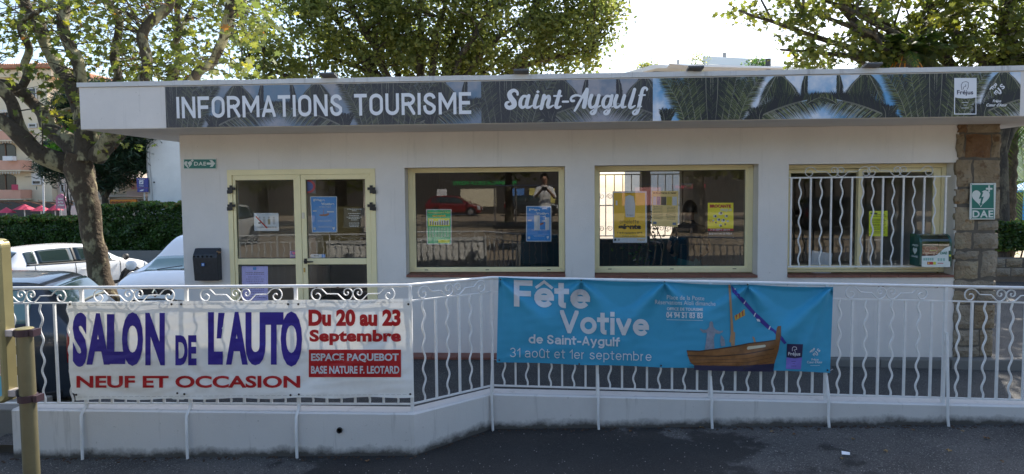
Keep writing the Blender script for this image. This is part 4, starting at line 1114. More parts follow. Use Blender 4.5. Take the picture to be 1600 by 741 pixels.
# ------------------------------------------------------------ small things on the street
c = G(1321, 710, street_z(2.0))
pp = MB(); pp.face((c.x-.03, c.y-.012, c.z+.004), (c.x+.02, c.y-.022, c.z+.005), (c.x+.034, c.y+.010, c.z+.010), (c.x-.018, c.y+.02, c.z+.016)); 
tag(obj('paper_scrap', pp, PRINT_W, None, solid=.001), 'small scrap of white paper lying on the asphalt before the right railing', 'litter')
DL = [mat('dead_leaf_brown', (.20,.11,.05), .8), mat('dead_leaf_tan', (.30,.20,.09), .8)]
def leaf_outline(s=1.0):
    pts = []
    for k, r in enumerate([1, .45, .9, .42, .72, .3, .32, .3, .72, .42, .9, .45]): a = pi/2 - 2*pi*k/12; pts.append((r*cos(a)*s*.5, r*sin(a)*s*.5))
    return pts
spots = [(1426, 673), (1504, 675), (1541, 686), (1482, 705), (1567, 723), (1385, 707), (1240, 680), (1315, 718), (1043, 668), (1096, 669), (455, 712), (148, 714), (985, 675), (1206, 676), (575, 722), (1333, 688)]
where = ['right of the stay that stands below the wall box', 'below the last railing post on the right', 'largest of the two close together below the pillar', 'left of the lowest leaf at the bottom right', 'lowest one, in the bottom right corner', 'between the paper scrap and the bottom right corner', 'above and left of the white paper scrap', 'just below the white paper scrap', 'against the wall under the wooden boat', 'against the wall beside the stay left of the blue banner logos', 'at the wall foot under the word OCCASION', 'at the wall foot beside the gold pole', 'at the wall foot under the word septembre', 'below the heart logo end of the blue banner', 'in front of the wall right of the drain hole', 'above and right of the white paper scrap']
for k, (px, py) in enumerate(spots):
    x = G(px, py, 0).x; c = G(px, py, street_z(x)); s = rg.uniform(.035, .06); a0 = rg.uniform(0, 6)
    mb = MB(); pts = leaf_outline(s); ctr = (c.x, c.y, c.z+.006)
    ring = [(c.x+x_*cos(a0)-y_*sin(a0), c.y+x_*sin(a0)+y_*cos(a0), c.z+.004+rg.uniform(0,.014)) for x_, y_ in pts]
    for j in range(12): mb.face(ctr, ring[j], ring[(j+1) % 12])
    o = obj('fallen_leaf', mb, DL[k % 2], None, fixn=False)
    tag(o, 'dry brown leaf '+where[k], 'leaf', 'fallen leaves on the street')
# ------------------------------------------------------------ stone pillar
MORT = mat('mortar', (.12,.105,.085), .95, noise_amt=.2, noise_scale=10, bump=.4)
def stone_mat(name, a, b, c):
    m = bpy.data.materials.new(name); m.use_nodes = True; n, l = nodes(m); bs = n['Principled BSDF']; bs.inputs['Roughness'].default_value = .92
    g = n.new('ShaderNodeNewGeometry').outputs['Position']
    x = mixnode(n, l, a, b, ntex(n, l, g, 3.3, 5, .6, .40, .62)); x = mixnode(n, l, x, c, ntex(n, l, g, 7.0, 5, .6, .58, .66)); x = mixnode(n, l, x, (.07,.06,.045), ntex(n, l, g, 26, 4, .6, .58, .8))
    l.new(x, bs.inputs['Base Color'])
    t2 = n.new('ShaderNodeTexNoise'); t2.inputs['Scale'].default_value = 32; t2.inputs['Detail'].default_value = 7; l.new(g, t2.inputs['Vector'])
    bp = n.new('ShaderNodeBump'); bp.inputs['Strength'].default_value = 1; bp.inputs['Distance'].default_value = .03
    l.new(t2.outputs['Fac'], bp.inputs['Height']); l.new(bp.outputs[0], bs.inputs['Normal']); return m
STO = [stone_mat('stone_beige', (.26,.20,.13), (.36,.30,.20), (.24,.13,.05)), stone_mat('stone_ochre', (.24,.18,.11), (.32,.255,.17), (.16,.10,.055)),
       stone_mat('stone_grey', (.25,.21,.155), (.33,.28,.21), (.20,.16,.11)), stone_mat('stone_rust', (.17,.085,.04), (.22,.13,.065), (.09,.05,.03))]
PY = -.035
pil = thing('stone_pillar', 'rough stone pillar holding up the right end of the flat roof', 'pillar', (P(1527,540,PY).x, .1, -.05))
pxl, pxr = P(1497,300,PY).x+.0, P(1565,195,PY).x
part('core', MB().box(pxl+.015, pxr-.015, PY+.022, .33, -.12, 2.508), MORT, pil)
def stone(xa, xb, ya, yb, m, depth=.03):
    a, b = P(xa, (ya+yb)/2, PY), P(xb, (ya+yb)/2, PY); t, c = P((xa+xb)/2, ya, PY).z, P((xa+xb)/2, yb, PY).z
    x0, x1 = a.x, b.x; s = random.uniform(0, 99); nu, nv = max(3, int((x1-x0)/.045)), max(3, int((t-c)/.045)); mb = MB()
    def g(u, v):
        ex = min(u, 1-u); ey = min(v, 1-v); e = min(ex*(x1-x0), ey*(t-c))/.018
        r = min(1, e); y = PY+.020*(1-r)+noise.noise(Vector((x0+u*3, v*3, s)))*.022*r
        jx = noise.noise(Vector((s, v*4, 2)))*.022*(1 if u in (0, 1) else 0); jz = noise.noise(Vector((u*4, s, 5)))*.020*(1 if v in (0, 1) else 0)
        return (x0+(x1-x0)*u+jx, y, c+(t-c)*v+jz)
    mb.grid(g, nu, nv)
    i = len(mb.v); nn = nv+1                                  # sides going back into the mortar
    rim = [a_*nn for a_ in range(nu+1)] + [nu*nn+b_ for b_ in range(1, nn)] + [a_*nn+nv for a_ in range(nu-1, -1, -1)] + [b_ for b_ in range(nv-1, 0, -1)]
    for r_ in rim: v = mb.v[r_]; mb.v.append((v[0], PY+.06, v[2]))
    k = len(rim)
    for j in range(k): mb.f.append((rim[j], rim[(j+1) % k], i+(j+1) % k, i+j))
    part('stone', mb, STO[m], pil, fixn=True)
for q in [(1499,1512,193.5,207,3), (1514,1565.5,193.5,207,1), (1498,1509,210,246,1), (1511,1550,210,246,3), (1552,1565.5,210,246,1), (1497,1520.5,250,292,1), (1524,1564.5,250,292,1),
          (1496,1517,296,319,0), (1520,1564,296,341,1), (1495,1524,324,360,0), (1530,1561.5,346,360,2), (1495,1520,364,389,0), (1523,1561,365,388.5,2), (1494,1531,393,405,2), (1536,1559.5,393,433,2),
          (1494,1530,409,436,0), (1493,1558,439.5,452,2), (1493,1527,455,474,0), (1530,1557,455,474,2), (1493,1522,477.5,513.5,2), (1525,1556,477.5,513.5,1), (1492,1531,517,540,2), (1534,1553,517,557,0), (1491,1531,543,558,2)]:
    stone(*q)
pil_side = [(0.0,.32,210,246,1), (0,.3,250,292,0)]
# ------------------------------------------------------------ defibrillator signs
GREEN = mat('sign_green', (.0,.155,.125), .35); SWH = mat('sign_white', (.62,.68,.66), .4)
Y1 = PY-.02
c = P(1535, 315, Y1)
t = thing('sign', 'green DAE defibrillator sign with heart and cross on the stone pillar', 'sign', (c.x, Y1, c.z))
f = pf(Y1-.004)
a, b = P(1516.5, 286.5, Y1), P(1554.5, 343, Y1)
part('plate', MB().box(a.x, b.x, Y1-.003, Y1+.012, b.z, a.z), SWH, t, bevel=.003)
mb = MB(); rect_on(mb, f, 1518.5, 1552.8, 289, 325.5, .0006); rect_on(mb, f, 1518.5, 1552.8, 327, 341.5, .0006); part('panel', mb, GREEN, t, fixn=False)
mb = MB(); poly_on(mb, f, [(u, v) for u, v in heart_pts(1532.5, 311, -14, 40)], .0014)
for r in ((1544.2,1546.8,289.8,300.4), (1540.4,1544.2,293.6,296.6), (1546.8,1550.6,293.6,296.6)): rect_on(mb, f, *r, .0014)
part('heart_symbol', mb, SWH, t, fixn=False)
part('bolt_symbol', poly_on(MB(), f, [(1533.5,300),(1529.3,311),(1533,310.2),(1531.5,318),(1530.2,317.2),(1531.8,322.5),(1536,318.4),(1534,318.2),(1537.2,307.2),(1533.6,308.2),(1536.4,300.8)], .0022), GREEN, t, fixn=False)
lettering('DAE', t, SWH, f, 1519.5, 1552, 340, -11, bold=.03, spacing=1.12, lift=.0016)
for px, py in ((1518,288), (1553,288), (1518,341.5), (1553,341.5)): cc = P(px, py, Y1-.004); part('screw', MB().lathe([(.004,0),(.003,-.002)], cc, 8, 'Y'), BLACK, t)
Y2 = -.010
c = P(313, 256, Y2); t = thing('sign', 'small green DAE sign with an arrow pointing right, left of the door', 'sign', (c.x, Y2, c.z))
a, b = P(286.5, 248.5, Y2), P(338.5, 263.8, Y2); f = pf(Y2-.003)
part('plate', MB().box(a.x, b.x, Y2-.002, Y2+.009, b.z-.004, a.z+.0), SWH, t, bevel=.002)
part('panel', rect_on(MB(), f, 287.6, 337.2, 249.3, 263.3, .0006), GREEN, t, fixn=False)
mb = MB(); poly_on(mb, f, heart_pts(293.9, 258, -6.2, 30), .0014); 
for r in ((299.6,301.2,248.9,253.2), (298.2,299.6,250.3,251.8), (301.2,302.7,250.3,251.8)): rect_on(mb, f, *r, .0014)
poly_on(mb, f, [(323,254.1),(330.2,254.1),(327,250.3),(331.5,250.3),(336.3,255.5),(332,260.9),(327.4,260.9),(330.4,257.5),(323,257.5)], .0014)
part('arrow_symbol', mb, SWH, t, fixn=False)
part('bolt_symbol', poly_on(MB(), f, [(292.3,254),(292,258.5),(293.9,258.2),(293.4,261.5),(295,261.6),(294.9,256.8),(293.3,257),(293.4,254)], .0022), GREEN, t, fixn=False)
lettering('DAE', t, SWH, f, 303.2, 322, 259, -6, bold=.03, spacing=1.15, lift=.0016)
# ------------------------------------------------------------ defibrillator cabinet
YF = -.205
ca = P(1437, 390, YF).x; cb = P(1487.5, 390, YF).x; z1 = P(1455, 361.5, 0).z-.02; z0 = P(1455, 417, YF).z
t = thing('defibrillator_cabinet', 'green wall cabinet with clear curved cover holding a red defibrillator, on the grille', 'cabinet', ((ca+cb)/2, 0, z0))
CG = mat('cabinet_green', (.008,.075,.060), .3, coat=.3)
yb = -.018
prof = [(yb, z0), (YF+.012, z0), (YF, z0+.02)] + [(YF+.0+.10*(1-cos(a_)), z1-.10+.10*sin(a_)) for a_ in [radians(15*k) for k in range(7)]] + [(yb, z1)]
def yz_prism(mb, prof, x0, x1):
    i = len(mb.v); n = len(prof); mb.v += [(x0, y, z) for y, z in prof]+[(x1, y, z) for y, z in prof]
    mb.f.append(tuple(range(i, i+n))); mb.f.append(tuple(range(i+n, i+2*n))[::-1])
    for k in range(n): k2 = (k+1) % n; mb.f.append((i+k, i+n+k, i+n+k2, i+k2))
    return mb
for xa, xb in ((ca, ca+.026), (cb-.026, cb)): part('side_cheek', yz_prism(MB(), prof, xa, xb), CG, t, smooth=30, bevel=.003)
part('back_plate', MB().box(ca+.027, cb-.027, yb-.006, yb, z0, z1), CG, t); part('base', MB().box(ca+.027, cb-.027, YF+.01, yb-.007, z0, z0+.03), mat('cabinet_grey', (.10,.11,.11), .5), t)
inn = [(y+.006 if y < -.1 else y, z-.004) for y, z in prof[2:]]
mb = MB(); sk = prof[2:]
for k in range(len(sk)-1): mb.face((ca+.027, sk[k][0], sk[k][1]), (cb-.027, sk[k][0], sk[k][1]), (cb-.027, sk[k+1][0], sk[k+1][1]), (ca+.027, sk[k+1][0], sk[k+1][1]))
COVER = glass_material('smoked_cover', (.55,.68,.66), 2.2); part('cover', mb, COVER, t, smooth=60, fixn=False)
xa, xb = P(1440,390,YF+.06).x, P(1465,390,YF+.06).x
part('defibrillator', MB().box(xa, xb, YF+.035, yb-.03, P(1450,400,YF).z-.03, P(1450,386.5,YF).z), mat('red_case', (.36,.02,.02), .35), t, bevel=.02)
part('defibrillator_label', MB().box(xa+.07, xb-.03, YF+.030, YF+.0345, P(1450,393,YF).z, P(1450,391,YF).z), mat('label_yellow', (.6,.45,.1), .5), t)
f = pf(YF-.002)
mb = MB(); poly_on(mb, f, [(1440.3,400),(1460,399.8),(1465,398),(1470,393),(1476,388),(1485,384.5),(1484.5,417.4),(1440,417.2)], .0006); part('notice', mb, SWH, t, fixn=False)
lettering('DAE', t, GREEN, f, 1469.2, 1480, 397.6, -4.2, bold=.05, lift=.0014)
mb = MB(); 
for k in range(5): rect_on(mb, f, 1442.8+k*3.3, 1445.4+k*3.3, 403.2, 407.2, .0012)
for k in range(3): rect_on(mb, f, 1465+k*4.2, 1468+k*4.2, 403.5, 408, .0012)
part('notice_print', mb, mat('pale_green_ink', (.25,.45,.40), .5), t, fixn=False)
part('notice_print', rect_on(MB(), f, 1448.8, 1458, 409.3, 413.7, .0012), mat('notice_red', (.42,.03,.03), .5), t, fixn=False)
part('notice_print', rect_on(MB(), f, 1458.2, 1462.4, 409.3, 413.7, .0012), mat('notice_yellow', (.6,.6,.05), .5), t, fixn=False)
part('notice_print', poly_on(MB(), f, disc_pts(1451, 411.5, 1.4), .0018), mat('label_yellow', (.6,.45,.1), .5), t, fixn=False)
part('notice_print', rect_on(MB(), f, 1465, 1474, 411, 412, .0012), mat('notice_red', (.42,.03,.03), .5), t, fixn=False)
part('notice_print', rect_on(MB(), f, 1482.2, 1486.6, 392, 408.5, .0020), mat('notice_dark', (.006,.06,.035), .4), t, fixn=False)
part('notice_print', poly_on(MB(), f, heart_pts(1484.4, 399.8, -2, 16), .0026), mat('notice_yellow', (.6,.6,.05), .5), t, fixn=False)
sidef = lambda u, v, h=0: Vector((ca-.0008-h, yb+(u-1)*(yb-YF), z0+(z1-z0)*v))     # left cheek, u 0 front .. 1 back
sidef = lambda u, v, h=0: Vector((ca-.0008-h, yb+(YF-yb)*u, z0+(z1-z0)*v))
part('side_print', poly_on(MB(), sidef, [(.55+x_*.22, .46+y_*.12) for x_, y_ in heart_pts(0, 0, 1, 20)], .001), SWH, t, fixn=False)
lettering('AED', t, SWH, sidef, .25, .85, .62, .06, bold=.03, lift=.001); lettering('DAE', t, SWH, sidef, .25, .85, .27, .06, bold=.03, lift=.001)
# ------------------------------------------------------------ cigarette bin beside the door
YB = -.115
c = P(320, 415, 0); t = thing('ash_bin', 'black wall mounted cigarette bin with five round holes, left of the glass door', 'ash bin', (c.x, 0, P(320,440,YB).z))
xa, xb = P(300.5, 400, YB).x, P(338.5, 400, YB).x; z1, z0 = P(320, 387.5, 0).z, P(320, 439.5, YB).z
DB = mat('bin_black', (.022,.026,.032), .45, noise_amt=.3, noise_scale=30)
pr_ = [(-.004, z0), (YB+.025, z0), (YB, z0+(z1-z0)*.72), (YB+.012, z0+(z1-z0)*.82), (YB+.06, z1), (-.004, z1)]
part('body', yz_prism(MB(), pr_, xa, xb), DB, t, bevel=.006)
for k, px in enumerate((303.2, 309.5, 316.5, 323.5, 330)):
    cc = P(px, 401, YB+.004); part('hole', MB().lathe([(.0115,0),(.0115,-.006)], cc, 12, 'Y'), mat('hole_black', (.002,.002,.002), .9), t)
f = pf(YB+.001); part('sticker', rect_on(MB(), f, 314.8, 319.3, 411.2, 416, .012), mat('sticker_blue', (.05,.2,.6), .4), t, fixn=False); part('sticker', rect_on(MB(), f, 316, 318.2, 412.4, 415, .013), SWH, t, fixn=False)
cc = P(340, 396, -.06); part('bracket', MB().tube([(xb-.02, -.075, cc.z+.02), (xb+.02, -.07, cc.z+.006), (cc.x+.012, -.06, cc.z)], [.012,.014,.014], 10), mat('bracket_tan', (.20,.12,.06), .6), t, smooth=60)
# ------------------------------------------------------------ posters (paper on the glass)
def poster(label, Y, q, bgc, rough=.55, name='poster', cat='poster'):
    """q: TL, TR, BR, BL read on the picture; inner surface function has u 0..1, v 0..1 upwards"""
    c = P((q[0][0]+q[1][0])/2, q[2][1], Y); t = thing(name, label, cat, (c.x, Y, c.z))
    pts = [P(x, y, Y) for x, y in q]
    def fn(u, v, h=0):
        p = pts[3].lerp(pts[2], u).lerp(pts[0].lerp(pts[1], u), v); return p+Vector((0, -h, 0))
    mb = MB(); mb.face(*[fn(u, v, 0) for u, v in ((0,0),(1,0),(1,1),(0,1))]); mb.face(*[fn(u, v, -.0008) for u, v in ((0,0),(0,1),(1,1),(1,0))])
    part('sheet', mb, bgc, t, fixn=False); return t, fn
def bx_(t, fn, m, u0, u1, v0, v1, h=.0006, name='print'): return part(name, rect_on(MB(), fn, u0, u1, v0, v1, h), m, t, fixn=False)
def TX(t, fn, m, s, u0, u1, v, cap, **k): return lettering(s, t, m, fn, u0, u1, v, cap, lift=k.pop('lift', .0012), **k)
def lines(t, fn, m, u0, u1, vs, th=.008, jag=.25, h=.0012):
    mb = MB()
    for v in vs:
        d = random.uniform(0, jag)*(u1-u0)/2; u = u0+d
        while u < u1-d:
            w = random.uniform(.03, .09); rect_on(mb, fn, u, min(u+w, u1-d), v, v+th, h); u += w+.018
    return part('print', mb, m, t, fixn=False, kind='stuff')
pm = lambda n, c, r=.5: mat('ink_'+n, c, r)
PWHT, PBLK, PYEL, PBLU = pm('white', (.85,.86,.88)), pm('black', (.012,.012,.015)), pm('amber', (.86,.50,.02)), pm('blue', (.03,.24,.62))
PGRN, PRED, PLIL = pm('green', (.02,.46,.18)), pm('red', (.55,.02,.02)), pm('lilac', (.52,.47,.88))
IY = WY+.045                                                  # just behind the window panes
def fete(label, Y, q):
    t, f = poster(label, Y, q, PWHT); bx_(t, f, PBLU, .03, .97, .02, .98)
    TX(t, f, PWHT, 'Fête', .12, .55, .86, .07, bold=.05, lift=.002); TX(t, f, PWHT, 'Votive', .40, .90, .755, .07, bold=.05, lift=.002); TX(t, f, PWHT, 'de Saint-Aygulf', .32, .78, .70, .025, bold=.03, lift=.002)
    part('print', poly_on(MB(), f, [(.32,.47),(.40,.46),(.60,.46),(.70,.50),(.68,.54),(.55,.51),(.42,.50),(.33,.50)], .0016), pm('rust', (.30,.08,.03)), t, fixn=False)
    part('print', poly_on(MB(), f, [(.47,.50),(.485,.50),(.50,.66),(.49,.66)], .0018), pm('rust', (.30,.08,.03)), t, fixn=False)
    bx_(t, f, PWHT, .08, .22, .58, .615, .0014); bx_(t, f, PWHT, .62, .88, .56, .59, .0014)
    lines(t, f, PWHT, .18, .86, [.33, .30]); lines(t, f, PWHT, .25, .80, [.17, .14]); bx_(t, f, PWHT, .07, .16, .07, .14, .0014); part('print', poly_on(MB(), f, heart_pts(.86, .11, .05, 16), .0014), PWHT, t, fixn=False)
    return t
fete('blue festival poster on the right leaf of the glass door', .034, [(484.5,307),(526.5,307),(527,363.5),(487.5,363.5)])
t = fete('blue festival poster in the lower right corner of the first window', IY, [(822,322),(861.5,322),(861.5,377.5),(822,377.5)])
bx_(t, lambda u, v, h=0: P(822+39.5*u, 377.5-55.5*v, IY-.002-h), PWHT, .32, .55, .32, .74, .001, 'slip'); bx_(t, lambda u, v, h=0: P(822+39.5*u, 377.5-55.5*v, IY-.002-h), PWHT, .76, .92, .32, .68, .001, 'slip')
t, f = poster('green poster with a yellow band low on the left of the first window', IY, [(666,327),(705.5,327),(705.5,382),(667,382)], PWHT)
bx_(t, f, PGRN, .03, .97, .02, .98); TX(t, f, pm('pale_yellow', (.6,.6,.15)), 'votre association à Fréjus', .07, .94, .88, .05, bold=.03); TX(t, f, PYEL, 'saint-raphaël', .24, .76, .79, .055, bold=.04)
bx_(t, f, pm('lemon', (.88,.84,.05)), .08, .92, .52, .74, .001)
rp_ = random.Random(2)
mb = MB()
for k in range(9): u = .12+k*.09; rect_on(mb, f, u, u+.06, .55, .66+rp_.uniform(0,.06), .0016)
part('print', mb, PWHT, t, fixn=False); mb = MB()
for k in range(8): u = .15+k*.095; rect_on(mb, f, u, u+.03, .54, .62+rp_.uniform(0,.06), .002)
part('print', mb, PBLK, t, fixn=False)
for k in range(7): u = .10+k*.12; lines(t, f, PWHT, u, u+.09, [.46-.035*j for j in range(8)], .012, 0, .0014)
bx_(t, f, pm('lemon', (.88,.84,.05)), .46, .92, .05, .13, .0018)
t, f = poster('amber poster for a giant omelette, in a white border, on the second window', IY, [(957,299),(1010.5,299),(1011,379.5),(958,379.5)], PWHT)
bx_(t, f, PYEL, .035, .955, .10, .97)
part('print', poly_on(MB(), f, [(.38,.50),(.64,.50),(.66,.72),(.62,.90),(.50,.93),(.38,.90),(.35,.72)], .0014), PWHT, t, fixn=False); TX(t, f, PBLK, 'Fréjus', .42, .56, .945, .02, lift=.002); TX(t, f, PBLK, 'Fréjus', .42, .60, .53, .02, lift=.0024); bx_(t, f, PWHT, .09, .14, .73, .82, .0014)
TX(t, f, pm('brown', (.14,.07,.01)), 'omelette', .20, .77, .375, .075, kind='stroke', w=.12, track=.15, wide=1.05) ; TX(t, f, PBLK, 'géante', .15, .83, .265, .10, bold=.06)
TX(t, f, PBLK, '7 et 8 septembre 2019', .12, .86, .18, .03, bold=.035); lines(t, f, PBLK, .2, .8, [.125], .01); bx_(t, f, PBLK, .03, .09, .04, .08, .001); bx_(t, f, pm('grey', (.4,.4,.4)), .14, .20, .04, .08, .001)
TX(t, f, PYEL, 'Frejus.fr', .72, .95, .045, .035, bold=.02)
PAM2 = pm('pale_amber', (.85,.62,.25))
t, f = poster('pale yellow leaflet with small photos and two columns, beside the amber poster', IY, [(1018.5,298.5),(1060,298.5),(1059,355),(1018.5,353)], PAM2)
TX(t, f, pm('brown', (.14,.07,.01)), 'événements à venir', .05, .93, .92, .05, bold=.04)
for u0, u1, m in ((.04,.17,PWHT), (.19,.33,pm('photo_blue', (.15,.2,.3))), (.35,.55,pm('photo_dark', (.12,.1,.08))), (.57,.75,pm('photo_yellow', (.6,.45,.05))), (.78,.95,PWHT)): bx_(t, f, m, u0, u1, .60, .84)
lines(t, f, pm('brown', (.14,.07,.01)), .04, .44, [.54-.042*j for j in range(9)], .012); lines(t, f, pm('brown', (.14,.07,.01)), .54, .93, [.54-.042*j for j in range(9)], .012)
bx_(t, f, pm('photo_blue', (.15,.2,.3)), .05, .18, .05, .12); bx_(t, f, pm('photo_blue', (.15,.2,.3)), .80, .93, .05, .12)
t, f = poster('yellow brocante poster with red title and black foot, right side of the second window', IY, [(1106,317),(1146,317),(1146,372),(1105.5,372)], pm('yellow', (.92,.78,.02)))
TX(t, f, PRED, 'BROCANTE', .08, .90, .86, .09, bold=.07); TX(t, f, PWHT, 'FREJUS', .5, .93, .76, .07, bold=.03)
mb = MB()
for cx, cy, r in ((.28,.62,.07),(.50,.70,.08),(.72,.62,.07),(.42,.52,.07),(.60,.50,.08),(.50,.36,.06),(.78,.48,.05),(.22,.5,.04)): poly_on(mb, f, disc_pts(cx, cy, r, r*.6, 12), .0012+cx*.0004)
part('print', mb, PWHT, t, fixn=False); mb = MB()
for cx, cy in ((.28,.63),(.5,.72),(.72,.64),(.42,.53),(.6,.52),(.5,.35),(.3,.45),(.66,.40)): poly_on(mb, f, disc_pts(cx+.02, cy-.01, .035, .03, 9), .002)
part('print', mb, PBLK, t, fixn=False); lines(t, f, PRED, .04, .25, [.5,.45], .02)
bx_(t, f, PRED, 0, 1, .20, .27, .0014); TX(t, f, PWHT, '7-8 SEPT 2019', .10, .86, .212, .045, bold=.04, lift=.002); bx_(t, f, PBLK, 0, 1, 0, .20, .0014); TX(t, f, PWHT, 'BASE NATURE DE FRÉJUS', .06, .94, .10, .045, bold=.03, lift=.002)
t, f = poster('small bright yellow notice behind the bars of the grilled window', WY+.03, [(1358,330),(1387,329.5),(1387,369.5),(1357.5,369)], pm('fluo', (.75,.85,.03)), cat='notice')
lines(t, f, PBLK, .08, .92, [.84,.78,.66,.60,.54,.46,.40,.32,.26,.18,.12], .022); bx_(t, f, PBLK, .08, .45, .88, .93)
t, f = poster('white notice with a red diagonal line on the left leaf of the glass door', .034, [(396.5,333),(435,333),(436,361),(397.5,361)], pm('paper', (.62,.63,.66)), cat='notice')
part('print', poly_on(MB(), f, [(.06,.78),(.10,.84),(.56,.16),(.50,.14)], .002), PRED, t, fixn=False)
for u, m in ((.17,PBLK),(.36,pm('grey', (.4,.4,.4))),(.56,pm('sand', (.35,.28,.16))),(.76,pm('grey', (.4,.4,.4)))):
    part('print', poly_on(MB(), f, disc_pts(u+.05, .74, .04, .055, 12), .0014), pm('grey', (.4,.4,.4)), t, fixn=False); bx_(t, f, m, u, u+.10, .36 if u > .3 else .40, .66 if u > .3 else .48, .0012)
lines(t, f, PBLK, .10, .94, [.22,.17], .02)
t, f = poster('lilac opening hours notice in the lower left pane of the glass door', .034, [(377.5,416),(418.5,416),(419,470),(379,470)], PLIL, cat='notice')
TX(t, f, PBLK, "Horaires d'ouverture", .15, .85, .80, .03, bold=.02); bx_(t, f, pm('blue', (.03,.24,.62)), .43, .56, .89, .97, .0012); lines(t, f, pm('indigo', (.08,.06,.25)), .08, .92, [.76,.68,.62,.56,.5,.42,.34,.28,.22,.14,.08], .014, .7)
t, f = poster('tiny pink and blue sticker with a heart at the foot of the left door leaf', .034, [(452.8,392),(463.5,392),(463.5,403),(453,403)], pm('indigo2', (.05,.03,.3)), name='sticker', cat='sticker')
part('print', poly_on(MB(), f, heart_pts(.62, .62, .25, 16), .001), pm('pink', (.7,.02,.25)), t, fixn=False); lines(t, f, PWHT, .1, .9, [.2,.3], .05)
t, f = poster('narrow white opening sticker with a blue end at the foot of the right door leaf', .034, [(485.5,397.3),(508.5,397.3),(508.5,402.8),(485.5,402.8)], pm('paper', (.62,.63,.66)), name='sticker', cat='sticker')
bx_(t, f, pm('sky', (.05,.25,.65)), .74, .98, .08, .95); lines(t, f, PBLK, .2, .55, [.4], .25)
t, f = poster('round red and blue no-entry sticker at the top left of the right door leaf', .036, [(479.5,280.5),(493,280.5),(493,302.5),(479.5,302.5)], pm('dusk', (.12,.12,.14)), name='sticker', cat='sticker')
for r, m, h in ((.95,pm('no_red', (.45,.03,.05)),.001), (.68,pm('no_blue', (.04,.08,.30)),.0016)): part('print', poly_on(MB(), f, [(max(0, x_), y_) for x_, y_ in disc_pts(.05, .5, r, r*.62/1.2, 24) if x_ > -.02] , h), m, t, fixn=False)
t, f = poster('white lettered opening times on the dark right hand door glass', .036, [(537,325),(570,325),(570,356),(537,356)], pm('dark_film', (.02,.02,.022)), name='door_notice', cat='notice')
lines(t, f, pm('paper', (.62,.63,.66)), .05, .95, [.92,.84,.70,.60,.52,.46,.38,.22,.12,.05], .03, .8)
# ------------------------------------------------------------ trees and hedges
import numpy as np
BARK = bark_material('plane_bark', (.075,.06,.042), (.36,.33,.20)); BARKD = bark_material('dark_bark', (.05,.042,.032), (.14,.12,.08), .5, .62)
PALMB = bark_material('palm_bark', (.07,.055,.04), (.13,.10,.07), .45, .6, 9)
LEAF_L = leaf_material('plane_leaves', [(0, (.040,.058,.018)), (.35, (.080,.105,.024)), (.70, (.135,.145,.028)), (.92, (.30,.26,.03)), (1, (.17,.08,.02))], .46)
LEAF_C = leaf_material('plane_leaves_far', [(0, (.06,.085,.030)), (.45, (.12,.145,.042)), (.75, (.19,.20,.052)), (.95, (.34,.30,.045)), (1, (.20,.11,.03))], .55)
LEAF_D = leaf_material('pine_needles', [(0, (.010,.026,.012)), (.6, (.018,.045,.018)), (1, (.035,.075,.02))], .12)
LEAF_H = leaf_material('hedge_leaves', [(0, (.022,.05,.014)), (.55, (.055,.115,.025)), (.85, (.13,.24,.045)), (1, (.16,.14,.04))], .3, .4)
def raw_mesh(name, verts, loops_per_face, tone, m):
    """verts already ordered face by face"""
    me = bpy.data.meshes.new(name); nv = len(verts); nf = nv//loops_per_face
    me.vertices.add(nv); me.vertices.foreach_set('co', verts.astype(np.float32).ravel())
    me.loops.add(nv); me.loops.foreach_set('vertex_index', np.arange(nv, dtype=np.int32))
    me.polygons.add(nf); me.polygons.foreach_set('loop_start', np.arange(0, nv, loops_per_face, dtype=np.int32))
    me.update(calc_edges=True); me.materials.append(m)
    a = me.attributes.new('tone', 'FLOAT', 'FACE'); a.data.foreach_set('value', tone.astype(np.float32)); me.validate(); return me
SHAPES = {'plane': [(0,-.5),(.10,-.22),(.42,-.30),(.30,-.02),(.50,.18),(.20,.20),(0,.55),(-.20,.20),(-.50,.18),(-.30,-.02),(-.42,-.30),(-.10,-.22)],
          'oval': [(0,-.5),(.28,-.12),(.22,.2),(0,.5),(-.22,.2),(-.28,-.12)], 'needle': [(0,-.5),(.07,0),(0,.5),(-.07,0)], 'lobed': [(0,-.5),(.38,-.22),(.48,.15),(.12,.22),(0,.52),(-.2,.2),(-.46,.1),(-.34,-.26)]}
def leaves(name, ctr, size, shape, m, parent, rs, tone, flat=.55, droop=.25):
    n = len(ctr); sh = np.array(SHAPES[shape]); K = len(sh)
    nr = rs.normal(size=(n,3)); nr[:,2] += flat*2; nr[:,1] -= droop; nr /= np.linalg.norm(nr, axis=1)[:,None]
    a = np.cross(nr, rs.normal(size=(n,3))); a /= np.linalg.norm(a, axis=1)[:,None]; b = np.cross(nr, a)
    s = np.asarray(size).reshape(-1,1)
    V = ctr[:,None,:] + (a[:,None,:]*sh[None,:,0:1] + b[:,None,:]*sh[None,:,1:2])*s[:,None,:]
    bend = (np.abs(sh[:,0])**2*-.5)[None,:,None]*nr[:,None,:]*s[:,None,:]; V = V+bend
    me = raw_mesh(name, V.reshape(-1,3), K, tone, m); o = bpy.data.objects.new(name, me); COL.objects.link(o)
    o.parent = parent; o.matrix_parent_inverse = Matrix.Translation(-Vector(parent.location)); return o
def limb_pts(px, jit=.0):
    """px: list of (px, py, width px, Y)"""
    pts, rr = [], []
    for (x, y, w, Y) in px: p = P(x, y, Y); pts.append(p); rr.append(w*.46*(Y+7.2)/1000)
    return pts, rr
